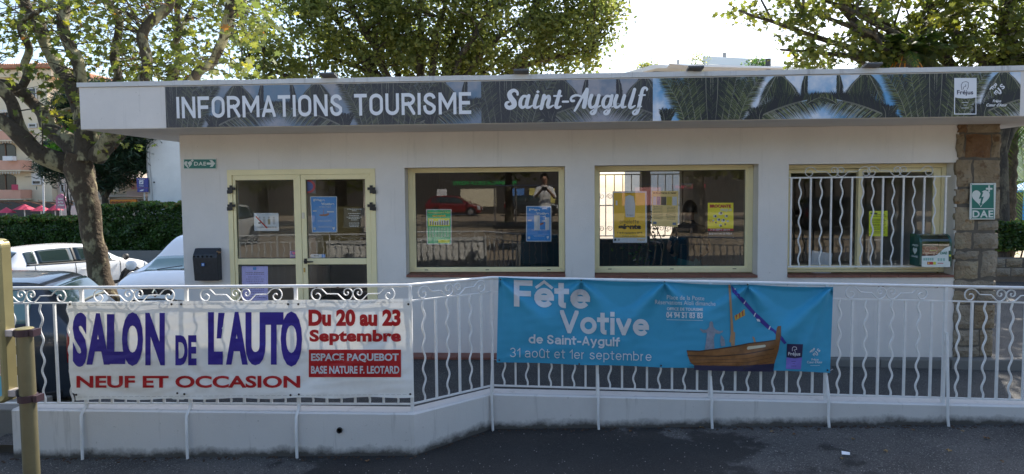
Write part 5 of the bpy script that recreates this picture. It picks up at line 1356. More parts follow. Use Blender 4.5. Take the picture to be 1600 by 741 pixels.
def smooth_path(pts, rr, sub=5, wob=.012, seed=0):
    out, ro = [], []
    for k in range(len(pts)-1):
        p0, p1, p2, p3 = pts[max(0,k-1)], pts[k], pts[k+1], pts[min(len(pts)-1,k+2)]
        for j in range(sub):
            t = j/sub; q = .5*((2*p1)+(-p0+p2)*t+(2*p0-5*p1+4*p2-p3)*t*t+(-p0+3*p1-3*p2+p3)*t**3)
            r = rr[k]+(rr[k+1]-rr[k])*t
            q = q+Vector((noise.noise(q*3+Vector((seed,0,0))), noise.noise(q*3+Vector((0,seed,5))), 0))*wob
            out.append(q); ro.append(r*(1+.13*noise.noise(q*6)))
    out.append(pts[-1]); ro.append(rr[-1]); return out, ro
def limb(mb, px, seg=12, seed=0, wob=.012):
    p, r = limb_pts(px); p, r = smooth_path(p, r, 5, wob, seed); mb.tube(p, r, seg); return p

# --- old plane tree left of the office
YT = 1.3
t = thing('plane_tree', 'big plane tree with patchy bark and spreading limbs beside the office, left', 'tree', (P(178,560,YT).x, YT, -.5))
mb = MB(); limb(mb, [(192,640,50,YT),(178,560,45,YT),(165,470,40,YT),(157,440,36,YT),(147,380,36,YT),(137,320,37,YT),(128,285,41,YT),(123,258,47,YT),(127,238,44,YT)], 20, 1, .02)
part('trunk', mb, bark_material('plane_trunk_bark', (.085,.062,.040), (.29,.25,.15), .54, .64, 6), t, smooth=60)
LIMBS = [
 [(128,270,36,YT),(108,258,36,YT),(85,250,34,YT-.1),(55,236,30,YT-.25),(30,212,27,YT-.35),(0,187,24,YT-.5),(-40,172,22,YT-.7),(-120,120,14,YT-1)],
 [(48,228,20,YT-.3),(33,205,21,YT-.3),(26,185,20,YT-.35),(18,158,20,YT-.4),(0,136,20,YT-.5),(-30,115,18,YT-.6),(-90,40,11,YT-.9)],
 [(128,250,38,YT),(110,226,32,YT+.05),(92,212,29,YT+.1),(77,200,27,YT+.15),(70,180,22,YT+.2),(52,162,20,YT+.2),(36,147,21,YT+.1),(15,135,20,YT),(-20,122,17,YT-.1),(-80,70,10,YT-.2)],
 [(34,148,13,YT+.1),(34,138,13,YT+.1),(43,117,13,YT+.15),(39,101,12,YT+.2),(46,76,12,YT+.2),(35,50,12,YT+.1),(37,32,11,YT+.1),(54,22,9,YT+.1),(75,8,6,YT)],
 [(66,178,12,YT+.15),(90,178,11,YT+.2),(112,172,10,YT+.3),(128,178,7,YT+.3)],
 [(136,250,40,YT),(134,215,34,YT),(128,180,28,YT+.1),(117,151,23,YT+.2),(104,123,22,YT+.3),(84,95,21,YT+.4),(71,70,20,YT+.45),(63,43,22,YT+.4),(45,18,20,YT+.35),(34,-5,20,YT+.3),(20,-60,13,YT+.2),(0,-130,6,YT)],
 [(142,250,32,YT),(140,205,28,YT),(133,165,24,YT-.05),(127,130,19,YT-.1),(122,95,20,YT-.1),(108,71,19,YT-.05),(99,43,19,YT),(101,11,20,YT+.05),(103,-25,18,YT+.1),(115,-110,9,YT+.2)],
 [(148,246,30,YT),(165,195,22,YT+.3),(178,150,17,YT+.5),(184,119,14,YT+.6),(179,91,15,YT+.7),(184,54,13,YT+.8),(185,28,14,YT+.8),(168,4,16,YT+.7),(150,-30,11,YT+.6),(140,-90,6,YT+.5)],
 [(150,246,30,YT),(178,205,24,YT-.2),(208,160,21,YT-.5),(226,121,18,YT-.6),(228,86,17,YT-.6),(223,56,18,YT-.55),(239,32,17,YT-.45),(260,13,16,YT-.4),(268,-4,15,YT-.4),(285,-60,10,YT-.3),(300,-120,5,YT)],
 [(152,244,26,YT),(200,185,20,YT+.1),(248,150,14,YT+.2),(267,130,14,YT+.25),(280,95,12,YT+.3),(273,71,11,YT+.3),(280,50,11,YT+.3),(278,22,9,YT+.3),(278,-8,9,YT+.25),(276,-70,5,YT+.2)],
 [(281,52,6,YT+.3),(290,30,6,YT+.4),(304,4,5,YT+.5),(318,-25,4,YT+.5)],
 [(155,242,28,YT),(215,176,24,YT),(270,143,20,YT-.1),(297,129,18,YT-.15),(311,111,16,YT-.2),(332,97,17,YT-.2),(341,76,16,YT-.2),(351,50,16,YT-.25),(357,17,17,YT-.3),(365,-5,16,YT-.3),(380,-60,10,YT-.4),(400,-120,5,YT-.4)]]
lpts = []
for k, L_ in enumerate(LIMBS):
    mb = MB(); lpts.append(limb(mb, L_, 14, k+3, .018)); part('limb', mb, BARK, t, smooth=60)
rs = np.random.RandomState(4)
def clusters(boxes, rs):
    """boxes: (px0, px1, py0, py1, Y0, Y1, count) -> cluster centres in world space"""
    out = []
    for (a, b, c, d, Y0, Y1, n) in boxes:
        for _ in range(n): out.append(P(rs.uniform(a, b), rs.uniform(c, d), rs.uniform(Y0, Y1)))
    return out
def spray(cs, n0, n1, rad, rs, flatz=.7):
    C_, tn = [], []
    for c in cs:
        n = rs.randint(n0, n1); q = rs.normal(size=(n,3))*np.array([rad, rad, rad*flatz]); C_.append(np.array(c)[None,:]+q); tn.append(np.full(n, rs.uniform(.05,.85)))
    return np.concatenate(C_), np.concatenate(tn)
def twigs(cs, limbs, t, m, seed, r=.006):
    mb = MB(); rg_ = random.Random(seed); allp = [p for L_ in limbs for p in L_[len(L_)//3:]]
    for c in cs:
        c = Vector(c); near = min(allp, key=lambda p: (p-c).length+rg_.uniform(0, .5))
        d = c-near; mid = near+d*.5+Vector((rg_.uniform(-.1,.1), rg_.uniform(-.1,.1), rg_.uniform(0,.14)*min(1, d.length)))
        mb.tube([near, near+d*.25+(mid-near-d*.5)*.6, mid, near+d*.78+(mid-near-d*.5)*.5, c], [r*1.6, r*1.3, r, r*.7, r*.35], 5, cap=False)
    return part('twigs', mb, m, t, fixn=False, kind='stuff')
def clear_roof(C_, tn):
    """no leaf below the roof line over the office"""
    over = (C_[:,0] > -5.0) & (C_[:,0] < 5.5) & (C_[:,1] < OFFICE_D+.9) & (C_[:,1] > -1.0) & (C_[:,2] < 3.12)
    return C_[~over], tn[~over]
cs = clusters([(-60,130,-30,60,1.2,2.8,46), (-60,230,-30,70,.1,1.0,24), (230,400,-20,80,.4,1.1,10), (-60,50,40,125,.6,1.8,16), (40,100,95,150,.6,1.8,8), (100,215,15,130,1.3,3.2,36), (205,300,20,128,1.0,3.0,46), (205,300,95,129,.3,2.2,22), (290,350,-20,100,1.2,2.8,20), (345,420,-20,75,.2,2.4,30), (355,385,70,130,.4,1.5,9), (130,260,-50,20,.2,2.6,40),
               (60,120,150,215,.4,.9,4), (165,200,213,226,.4,.9,3), (-120,440,-190,-30,-.4,2.8,70), (-250,-50,-150,120,-.6,2.0,60)], rs)
C_, tn = spray(cs, 7, 19, .17, rs); C_, tn = clear_roof(C_, tn)
tn = np.clip(tn*.55+rs.uniform(0,.42,len(tn)), 0, .93); br = rs.uniform(size=len(tn)) < .02; tn[br] = 1.0
leaves('crown', C_, rs.uniform(.055,.125,len(C_)), 'plane', LEAF_L, t, rs, tn)
twigs(cs, lpts, t, BARKD, 3)
mb = MB()
for k in range(60):
    c = Vector(cs[rs.randint(len(cs))])+Vector((rs.normal()*.15, rs.normal()*.1, -.12))
    if c.z < 3.15 and c.x > -5: continue
    mb.lathe([(.004,-.016),(.013,-.010),(.017,0),(.013,.010),(.004,.016)], c, 7)
part('seed_balls', mb, mat('seed_ball', (.09,.045,.02), .9), t, kind='stuff')

def far_tree(name, label, base, height, crown, n_leaf, size, leafm, shape='lobed', seed=0, trunk_r=.3, tone_hi=1.0, clump=.55, group=None, limbs=9, roofclear=False):
    """crown: list of (cx, cy, cz, rx, ry, rz) ellipsoids filled with leaf clumps"""
    rs = np.random.RandomState(seed); rg_ = random.Random(seed)
    t = thing(name, label, 'tree', base, group=group); b = Vector(base)
    fork = b+Vector((0, 0, height*.38)); mb = MB(); p, r = smooth_path([b-Vector((0,0,.3)), b+Vector((.05,0,height*.15)), fork], [trunk_r*1.25, trunk_r, trunk_r*.8], 5, .04, seed); mb.tube(p, r, 12); part('trunk', mb, BARKD, t, smooth=60)
    paths = []
    for k in range(limbs):
        e = crown[k % len(crown)]; a = rg_.uniform(0, 2*pi)
        tip = Vector((e[0]+cos(a)*e[3]*.75, e[1]+sin(a)*e[4]*.6, e[2]+rg_.uniform(-.2,.75)*e[5]))
        mid = fork.lerp(tip, .45)+Vector((0, 0, .12*height*rg_.random()))
        mb = MB(); p, r = smooth_path([fork-Vector((0,0,.2)), mid, tip], [trunk_r*.5, trunk_r*.3, trunk_r*.08], 7, .12, seed+k); mb.tube(p, r, 8); part('limb', mb, BARKD, t, smooth=60); paths.append(p)
    vol = [e[3]*e[4]*e[5] for e in crown]; tot = sum(vol); C_, tn, cs = [], [], []
    for e, v in zip(crown, vol):
        nl = int(n_leaf*v/tot); nc = max(4, nl//34)
        d = rs.normal(size=(nc,3)); d /= np.linalg.norm(d, axis=1)[:,None]; rr = rs.uniform(.25, 1, nc)**.45
        cc = np.array(e[:3])+d*np.array(e[3:])*rr[:,None]; cs += [tuple(c) for c in cc]
        for c in cc:
            n = rs.randint(22, 48); C_.append(c+rs.normal(size=(n,3))*np.array([clump, clump, clump*.6])*.42); tn.append(np.full(n, rs.uniform(0,.8)))
    C_ = np.concatenate(C_); tn = np.concatenate(tn)
    if roofclear: C_, tn = clear_roof(C_, tn)
    tn = np.clip(tn*.6+rs.uniform(0,.4,len(tn)), 0, tone_hi)
    leaves('crown', C_, size*rs.uniform(.7,1.3,len(C_)), shape, leafm, t, rs, tn)
    sel = cs[::3]; twigs(sel, paths, t, BARKD, seed, trunk_r*.07)
    return t
def ell(px, py, rpx, rpy, Y, ry): 
    c = P(px, py, Y); s = (Y+7.2)/1000; return (c.x, Y, c.z, rpx*s, ry, rpy*s)
# big plane tree behind the office
far_tree('plane_tree', 'large dense plane tree rising behind the middle of the office roof', (P(660,130,13).x, 13, -.5), 9,
    [ell(455,60,85,75,12.5,2.0), ell(560,40,105,85,13,2.4), ell(680,20,120,105,13.5,2.8), ell(800,30,110,95,13,2.4), ell(890,15,85,85,13,2.2), ell(925,-20,55,70,13,1.8), ell(890,95,50,34,13,1.5), ell(600,-90,170,80,13.5,2.6), ell(780,-90,170,80,13.5,2.6), ell(470,-60,90,70,13,2.2), ell(640,110,150,40,13.5,2.0), ell(420,105,50,45,12.5,1.6)],
    62000, .125, LEAF_C, 'lobed', 21, .34, tone_hi=.97, clump=.62, limbs=16)
# plane tree behind the right part of the roof
far_tree('plane_tree', 'plane tree with yellowing leaves hanging over the right end of the roof', (P(1560,100,7.5).x, 7.5, -.1), 7,
    [ell(1300,45,75,55,6.0,1.3), ell(1400,35,90,65,6.5,1.5), ell(1500,35,95,70,6.8,1.6), ell(1600,30,95,80,7.0,1.6), ell(1240,85,30,28,6,.7), ell(1330,90,70,22,6.2,1.0), ell(1190,12,45,20,6,.7), ell(1260,15,55,35,6,1.0), ell(1500,-70,220,60,6.5,2.0), ell(1720,20,120,90,7,1.8), ell(1290,-50,120,40,6,1.4)],
    15500, .125, LEAF_L, 'plane', 33, .26, tone_hi=.97, clump=.42, limbs=14, roofclear=True)
mb = MB(); p, r = limb_pts([(1560,140,40,7.3),(1480,112,34,7.0),(1424,112,30,6.8),(1398,92,28,6.7),(1374,72,22,6.6),(1340,40,14,6.5),(1310,5,8,6.4)]); rt = bpy.data.objects['plane_tree.002']
def branch(tr, px, seed=0, m=BARKD):
    mb = MB(); limb(mb, px, 12, seed, .02); part('limb', mb, m, tr, smooth=60)
branch(rt, [(1562,150,40,7.4),(1480,125,32,7.0),(1428,112,30,6.8),(1400,92,28,6.7),(1374,70,22,6.6),(1340,40,14,6.5),(1310,5,8,6.4)], 51)
branch(rt, [(1562,140,44,7.4),(1580,100,34,7.3),(1574,60,26,7.2),(1573,20,24,7.2),(1574,-30,20,7.2)], 52, BARK)
branch(rt, [(1562,150,40,7.4),(1590,110,34,7.2),(1620,85,30,7.0),(1680,40,24,6.8)], 53)
branch(rt, [(1575,120,22,7.3),(1540,95,20,7.1),(1512,75,16,7.0),(1480,40,10,6.9)], 54)
# dark pine on the left, behind the hedge
far_tree('pine_tree', 'dark green pine tree between the plane trunk and the white building', (P(165,330,30).x, 30, -1.8), 9,
    [ell(180,240,50,36,30,2.2), ell(210,205,45,45,30,2.2), ell(165,280,32,14,29.5,1.4), ell(130,240,50,42,31,2.2), ell(96,262,24,26,31,1.5), ell(165,170,75,45,31,2.4), ell(215,250,26,26,30,1.5)],
    60000, .42, LEAF_D, 'needle', 8, .22, clump=.7, limbs=10)
far_tree('pine_tree', 'small light green tree peeking out between the left limbs of the plane tree', (P(108,330,28.5).x, 28.5, -1.8), 5,
    [ell(112,222,20,20,28.5,1.0), ell(100,236,16,12,28.5,.8)], 2200, .22, leaf_material('fresh_leaves', [(0, (.05,.13,.02)), (1, (.12,.24,.03))], .5), 'oval', 9, .09, clump=.5, limbs=4)
# ------------------------------------------------------------ hedge behind the cars
HY = 27.0
h0, h1 = P(8,390,HY).x, P(330,390,HY).x
hd = thing('hedge', 'long clipped dark green hedge along the far side of the car park', 'hedge', ((h0+h1)/2, HY, -1.5))
rs = np.random.RandomState(12)
def hedge_leaves(x0, x1, y0, y1, z0, topfn, n, size, parent, m, bump=.22):
    q = rs.uniform(size=(n,3)); face = rs.uniform(size=n)
    X = x0+(x1-x0)*q[:,0]; Z = z0+q[:,1]; Yv = y0+(y1-y0)*q[:,2]
    T = np.array([topfn(x)+bump*noise.noise(Vector((x*1.3, 0, 3))) for x in X])
    front = face < .62; top_ = ~front
    Z = np.where(front, z0+(T-z0)*q[:,1], T-np.abs(rs.normal(size=n))*.07)
    Yv = np.where(front, y0+np.abs(rs.normal(size=n))*.10, Yv)
    bulge = np.array([noise.noise(Vector((a*1.1, b*1.3, 1)))*bump for a, b in zip(X, Z)])
    Yv = Yv-np.where(front, bulge, 0)
    C_ = np.stack([X, Yv, Z], 1); leaves('foliage', C_, size*rs.uniform(.6,1.4,n), 'oval', m, parent, rs, np.clip(rs.uniform(0,.75,n)+np.where(top_, .42, -.1), 0, 1), .35, .5)  # top leaves toned lighter than the front: sunlight put into the leaf colour
htop = lambda x: .50 + .72*max(0, min(1, (x-P(125,330,HY).x)/2.4))
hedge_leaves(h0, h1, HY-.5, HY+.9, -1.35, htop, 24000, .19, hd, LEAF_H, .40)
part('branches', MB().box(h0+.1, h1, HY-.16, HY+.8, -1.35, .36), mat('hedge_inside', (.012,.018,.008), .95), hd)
kb = obj('kerb', MB().box(h0-3, h1+3, HY-.95, HY-.62, -2.4, P(280,392,HY-.95).z), CONC, None, kind='structure')
# right side: bush behind a low stone wall, palms
RY = 6.6
bz = P(1585, 433, RY).z
lwr = thing('planter_wall', 'low rough stone planter wall behind the pillar at the right edge', 'wall', (P(1600,430,RY).x, RY, bz))
wx0 = P(1540, 430, RY).x; hz = P(1585, 404, RY).z
part('core', MB().box(wx0, wx0+3.2, RY+.04, RY+.3, bz-.3, hz-.01), MORT, lwr)
for row in range(2):
    x = wx0-random.uniform(0,.1); zz0 = bz+(hz-bz)*row/2
    while x < wx0+3.1:
        w = random.uniform(.3,.55); mb = MB(); s_ = random.uniform(0,9)
        mb.grid(lambda u, v: (x+.012+(w-.024)*u, RY+.035*(1 if (u in (0,1) or v in (0,1)) else 0)+noise.noise(Vector((u*3+s_, v*3, 0)))*.015, zz0+.01+((hz-bz)/2-.02)*v), 5, 4)
        part('stone', mb, STO[random.choice([0,2,2])], lwr, fixn=False); x += w
bh_ = thing('bush', 'dense dark green clipped bush above the stone planter wall at the right edge', 'bush', (P(1590,400,RY+.8).x, RY+.9, hz))
bx0, bx1 = P(1560,380,RY+.5).x, P(1560,380,RY+.5).x+2.6; btop = P(1590,348,RY+.5).z
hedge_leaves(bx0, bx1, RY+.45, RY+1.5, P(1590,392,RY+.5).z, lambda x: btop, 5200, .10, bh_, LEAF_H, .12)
st = MB()
for k in range(16): xx = bx0+.1+k*.15; st.tube([(xx, RY+.9, hz-.4), (xx+random.uniform(-.1,.1), RY+.8, hz+.35), (xx+random.uniform(-.2,.2), RY+.8, hz+.8)], [.02,.015,.008], 5)
part('stems', st, BARKD, bh_)
LEAF_P = leaf_material('palm_leaves', [(0, (.02,.05,.015)), (.6, (.05,.10,.02)), (1, (.12,.16,.03))], .35)
def palm(label, base, H_, rad, nf, seed, droop=1.0, orange=False):
    rg_ = random.Random(seed); b = Vector(base); t = thing('palm_tree', label, 'tree', base, group=None); top = b+Vector((0,0,H_))
    mb = MB(); n = 26; mb.tube([b+Vector((0,0,H_*k/n)) for k in range(n+1)], [.15+.018*((k % 2)*2-1) for k in range(n)]+[.2], 14); part('trunk', mb, PALMB, t, smooth=50)
    for k in range(nf):
        a = 2*pi*k/nf*2.618+rg_.uniform(-.1,.1); el = rg_.uniform(-.7, 1.2); L_ = rad*rg_.uniform(.85,1.1); d = Vector((cos(a), sin(a), 0)); pts = []
        for j in range(15):
            s = j/14; pts.append(top+d*(L_*s*cos(el)+.0)+Vector((0,0, L_*(s*sin(el)-droop*.75*s*s*(1.15-.3*sin(el))))))
        mb = MB(); mb.tube(pts, [.02*(1-s/15) for s in range(15)], 4, cap=False); tones = [0.2]*len(mb.f)
        side = d.cross(Vector((0,0,1)))
        for j in range(1, 56):
            s = j/56; i0 = s*14; q = pts[int(i0)].lerp(pts[min(14, int(i0)+1)], i0-int(i0)); tg = (pts[min(14,int(i0)+1)]-pts[int(i0)]).normalized()
            ll = L_*.22*(sin(pi*min(1, s*.85+.15))**.6)
            for sg in (1, -1):
                tip = q+side*sg*ll*.75+tg*ll*.55+Vector((0,0,-ll*rg_.uniform(.25,.55))); w = tg*.013
                mb.face(q-w, q+w, q.lerp(tip,.6)+w*.8, tip, q.lerp(tip,.6)-w*.8); tones.append(rg_.uniform(0,1))
        mb.tone = tones; part('frond', mb, LEAF_P, t, fixn=False)
    if orange:
        for k in range(16):
            a = rg_.uniform(0, 2*pi); q = top+Vector((0,0,-.15)); e = q+Vector((cos(a)*rg_.uniform(.25,.5), sin(a)*.4, -rg_.uniform(.1,.45)))
            part('fruit_stalk', MB().tube([q, q.lerp(e,.5)+Vector((0,0,.2)), e], [.02,.015,.01], 5), mat('fruit_orange', (.55,.22,.03), .6), t)
    return t
pb = P(1573, 400, 8.6); palm('palm tree with a dark trunk just right of the stone pillar', (pb.x, 8.6, -.2), P(1573,165,8.6).z+.2, 2.4, 22, 3, 1.15)
pb = P(1415, 100, 5.9); palm('palm tree with orange fruit stalks showing above the right part of the roof', (pb.x, 5.9, -.2), P(1415,84,5.9).z+.2, 1.0, 26, 5, .75, True)
# weeds growing on the coping behind a floodlight
wd = thing('weed', 'tuft of green weeds growing on the roof above the fascia', 'plant', (P(1080,112,FY+.5).x, FY+.5, 2.95))
mb = MB(); tn_ = []; rg_ = random.Random(8)
for k in range(240):
    x = P(1080,112,FY+.5).x+rg_.gauss(0,.085); q = Vector((x, FY+.45+rg_.uniform(0,.25), 2.94)); h_ = rg_.uniform(.05,.17)*math.exp(-((x-P(1080,112,FY+.5).x)/.15)**2)+.02; tip = q+Vector((rg_.gauss(0,.06), rg_.gauss(0,.03), h_)); w = Vector((.005,0,0)); mb.face(q-w, q+w, q.lerp(tip,.6)+w*1.3, tip); tn_.append(rg_.random())
mb.tone = tn_; part('blades', mb, LEAF_C, wd, fixn=False, kind='stuff')
# ------------------------------------------------------------ buildings beyond the car park
CREAMW = plaster_material('cream_render', (.74,.65,.47), dirt_amt=.15); PINKW = plaster_material('pink_render', (.68,.38,.27), dirt_amt=.15); OCHW = plaster_material('brown_render', (.42,.24,.13), dirt_amt=.2)
WHITEB = plaster_material('white_render', (.78,.78,.75), dirt_amt=.12); PALEB = plaster_material('pale_beige_render', (.70,.60,.50), dirt_amt=.12)
ROOFT = mat('roof_tiles', (.42,.20,.12), .85, noise_amt=.3, noise_scale=3)
DKG = mat('dark_glazing', (.02,.022,.025), .15); SHUT = mat('pale_shutter', (.62,.62,.58), .6); PINKA = mat('pink_awning', (.50,.05,.10), .7); ORG = mat('orange_sign', (.75,.28,.02), .5)
AY = 40.0
def wbox(px0, px1, py0, py1, Y, d, dz0=None):
    """box whose front face covers the surveyed rectangle on y = Y, reaching d metres back"""
    a, b = P(px0, (py0+py1)/2, Y).x, P(px1, (py0+py1)/2, Y).x
    z1, z0 = P((px0+px1)/2, py0, Y).z, P((px0+px1)/2, py1, Y).z
    return MB().box(a, b, Y, Y+d, z0 if dz0 is None else dz0, z1)
c = P(60, 340, AY)
apt = thing('apartment_building', 'cream apartment house with pink balconies and tiled roof at the far left', 'building', (c.x, AY, -2.3))
part('wall', wbox(-160, 78, 122, 345, AY, 12, -2.3), CREAMW, apt); 
part('cornice', wbox(-162, 80, 110, 121.5, AY-.25, 12.5), CREAMW, apt)
mb = MB(); a, b = P(-165, 110, AY-.5), P(82, 116, AY-.5)
for k in range(70):
    xa = a.x+(b.x-a.x)*k/70; xb = a.x+(b.x-a.x)*(k+1)/70; mb.prism([(xa, a.z-.02), (xa, a.z+.22), (xa+(xb-xa)*.5, a.z+.31), (xb-.01, a.z+.22), (xb-.01, a.z-.02)], AY-.7, AY+9)
part('roof', mb, ROOFT, apt, kind='stuff')
part('wing_wall', wbox(79, 146, 206, 345, AY+.6, 9, -2.3), PALEB, apt); part('wing_roof', wbox(76, 150, 186, 205.5, AY+.2, 9), ROOFT, apt)
part('wing_wall', wbox(147, 216, 212, 345, AY+2.2, 8, -2.3), PALEB, apt)
part('upper_wall', wbox(72, 150, 134, 185.5, AY+8, 6), OCHW, apt)
def win(parent, px0, px1, py0, py1, Y, m=DKG, frame=True, shutter=None):
    w = part('window', wbox(px0, px1, py0, py1, Y-.06, .055), m, parent)
    if frame: 
        a, b = P(px0, (py0+py1)/2, Y-.1), P(px1, (py0+py1)/2, Y-.1); z1, z0 = P(px0, py0, Y).z, P(px0, py1, Y).z
        obj('frame', frame_bars(a.x, b.x, z0, z1, .08, .08, .08, .08, Y-.12, Y-.065), SHUT, w)
    if shutter: obj('shutter', wbox(px0+.8, px1-.8, py0+.8, py0+(py1-py0)*shutter, Y-.13, .05), SHUT, w)
win(apt, 44, 57, 138, 156, AY); win(apt, 44, 57, 193, 200, AY); win(apt, 49.5, 64, 271, 289, AY, shutter=.68)
win(apt, 94, 101, 287, 301, AY+.6)
def arch_window(px0, px1, py0, py1):
    a, b = P(px0, py1, AY), P(px1, py1, AY); t_ = P(px0, py0, AY).z; r = (b.x-a.x)*.5; cx = (a.x+b.x)/2
    pts = [(a.x, a.z), (b.x, a.z)] + [(cx+r*cos(radians(q)), t_-r*.5+r*.5*sin(radians(q))) for q in range(0, 181, 15)]
    w = part('window', MB().prism(pts, AY-.06, AY-.005), DKG, apt); obj('mullion', MB().box(cx-.04, cx+.04, AY-.1, AY-.061, a.z, t_), mat('brown_frame', (.12,.06,.03), .6), w)
for y0, y1, yb0, yb1 in ((224, 251, 251, 266), (272, 297, 297, 311), (176, 200, 205, 219)):
    arch_window(-4, 26, y0, y1+2); arch_window(-60, -30, y0, y1+2)
    bl = part('balcony', wbox(-90, 32, yb0, yb1, AY-1.1, 1.08), PINKW, apt); obj('balcony_slab', wbox(-92, 33, yb1+.2, yb1+2, AY-1.15, 1.13), CREAMW, bl)
    aw = MB(); n = 24
    a = P(-70, y0-3, AY-.9); b = P(32, y0-3, AY-.9)
    for k in range(n): xa = a.x+(b.x-a.x)*k/n; xb = a.x+(b.x-a.x)*(k+1)/n; aw.prism([(xa, a.z), (xb, a.z), ((xa+xb)/2, a.z-.22)], AY-.92, AY-.9)
    part('awning_fringe', aw, SHUT, apt, kind='stuff')
part('air_conditioner', wbox(4, 19, 244, 251, AY-1.6, .4), mat('ac_white', (.7,.7,.68), .5), apt)
part('pink_cloth', wbox(18, 28, 288.5, 297, AY-1.15, .02), PINKA, apt)
# shop terrace with pink parasol awnings
tr = thing('shop_terrace', 'shop terrace with stretched pink awnings at the foot of the cream house', 'terrace', (P(60,345,AY-4).x, AY-4, -.6))
part('shop_front', wbox(-60, 92, 316, 352, AY-2, 1.5), mat('shop_dark', (.05,.045,.04), .6), tr); part('shop_front', wbox(93, 140, 322, 350, AY-2, 1.5), mat('shop_pale', (.55,.52,.48), .6), tr)
for k, (px, py, w) in enumerate([(38, 321, 20), (64, 323, 18), (86, 322, 14), (10, 326, 16)]):
    c_ = P(px, py, AY-4); r = w*.038*1.15; mb = MB()
    ring = [(c_.x+r*cos(2*pi*j/8), AY-4+r*.6*sin(2*pi*j/8), c_.z-.30) for j in range(8)]
    for j in range(8): mb.face(ring[j], ring[(j+1) % 8], (c_.x, AY-4, c_.z+.10))
    pa = part('parasol', mb, PINKA, tr, fixn=False); obj('pole', MB().cyl((c_.x, AY-4, -2.3), (c_.x, AY-4, c_.z+.08), .04, 8), SHUT, pa)
for k in range(6):
    px = -12+k*24; part('awning_arm', MB().bar(P(px, 313, AY-4.6), P(px+30, 320, AY-3), .05, .05), mat('brown_frame', (.12,.06,.03), .6), tr)
part('awning_rail', MB().bar(P(-30, 312.5, AY-4.6), P(112, 318, AY-4.6), .06, .08), mat('brown_frame', (.12,.06,.03), .6), tr)
# pink hanging sign
sg = thing('sign', 'small pink shield shaped shop sign on a post behind the hedge', 'sign', (P(95,330,AY-6).x, AY-6, -.5)); ys = AY-6; f = pf(ys-.06)
mb = MB(); pts = [(88,326),(103,326),(103,309),(100,305),(95.5,303),(91,305),(88,309)]; i3 = [(P(x,y,ys).x, P(x,y,ys).z) for x, y in pts]; mb.prism(i3, ys-.05, ys+.02); PK = mat('sign_pink', (.42,.16,.26), .5); part('plate', mb, PK, sg)
for s_, y_ in (('Salon', 312.5), ('de Thé', 317.5), ('et Pâtisserie', 322)): lettering(s_, sg, SWH, f, 90.5, 100.5 if len(s_) > 6 else 98.5, y_, -3, bold=.04, lift=.01)
part('post', MB().cyl((P(95,326,ys).x, ys, -2.3), (P(95,326,ys).x, ys, P(95,325,ys).z), .035, 8), SHUT, sg)
lp_ = thing('lamp_post', 'thin white lamp post standing in front of the cream house', 'lamp post', (P(68,345,AY-7).x, AY-7, -.6)); q0, q1 = P(68,345,AY-7), P(67,266,AY-7)
part('pole', MB().tube([(q0.x, AY-7, -2.3), (q1.x, AY-7, q1.z)], [.07,.05], 10), mat('pole_white', (.72,.72,.72), .4), lp_); part('cap', MB().cyl((q1.x, AY-7, q1.z+.002), (q1.x, AY-7, q1.z+.06), .08, 10), mat('pole_white', (.72,.72,.72), .4), lp_)
# low shops in the gap between trunk and white building
SYY = 34.0
sh_ = thing('shop_building', 'low shop building with an orange sign seen between the trunk and the white building', 'building', (P(190,330,SYY).x, SYY, -.6))
part('wall', wbox(128, 300, 286, 345, SYY, 6, -2.3), PALEB, sh_); part('roof', wbox(126, 302, 279, 285.6, SYY-.4, 6.4), ROOFT, sh_)
part('gutter', wbox(140, 238, 308.5, 311.5, SYY-.5, .5), SHUT, sh_)
part('canopy', wbox(146, 232, 304, 308, SYY-1.0, .9), mat('canopy_grey', (.45,.44,.42), .7), sh_)
ob = part('sign_board', wbox(160, 213, 312, 321, SYY-.8, .12), ORG, sh_); lettering('Les Halles du Mail', sh_, mat('sign_brown', (.25,.06,.01), .5), pf(SYY-.82), 171, 203, 319.3, -4.2, bold=.03, slant=.2, lift=.01) if False else None
mb = MB(); fs = pf(SYY-.83); xx = 173
while xx < 203: w_ = random.uniform(1.2, 3.2); rect_on(mb, fs, xx, xx+w_, 315.2+random.uniform(-.5,.5), 318+random.uniform(-.5,.5), .01); xx += w_+.9
part('sign_print', mb, mat('sign_brown', (.25,.06,.01), .5), sh_, fixn=False, kind='stuff')
part('sign_board', wbox(160, 171, 308.5, 321, SYY-.84, .02), mat('sign_cream', (.6,.5,.42), .5), sh_)
part('shop_window', wbox(159, 177, 322.3, 326.5, SYY-.06, .05), DKG, sh_); part('fascia_board', wbox(177.3, 213, 321.4, 326.5, SYY-.3, .25), PRINT_W, sh_)
part('sign_board', wbox(198, 224.5, 298.5, 307, SYY-1.5, .1), mat('sign_pale_pink', (.62,.50,.52), .5), sh_)
for k in range(4): part('window', wbox(205+k*7, 209+k*7, 289, 296, SYY-.06, .05), mat('window_pink', (.55,.25,.28), .5), sh_)
part('window', wbox(178, 186, 293, 300, SYY-.06, .05), SHUT, sh_)
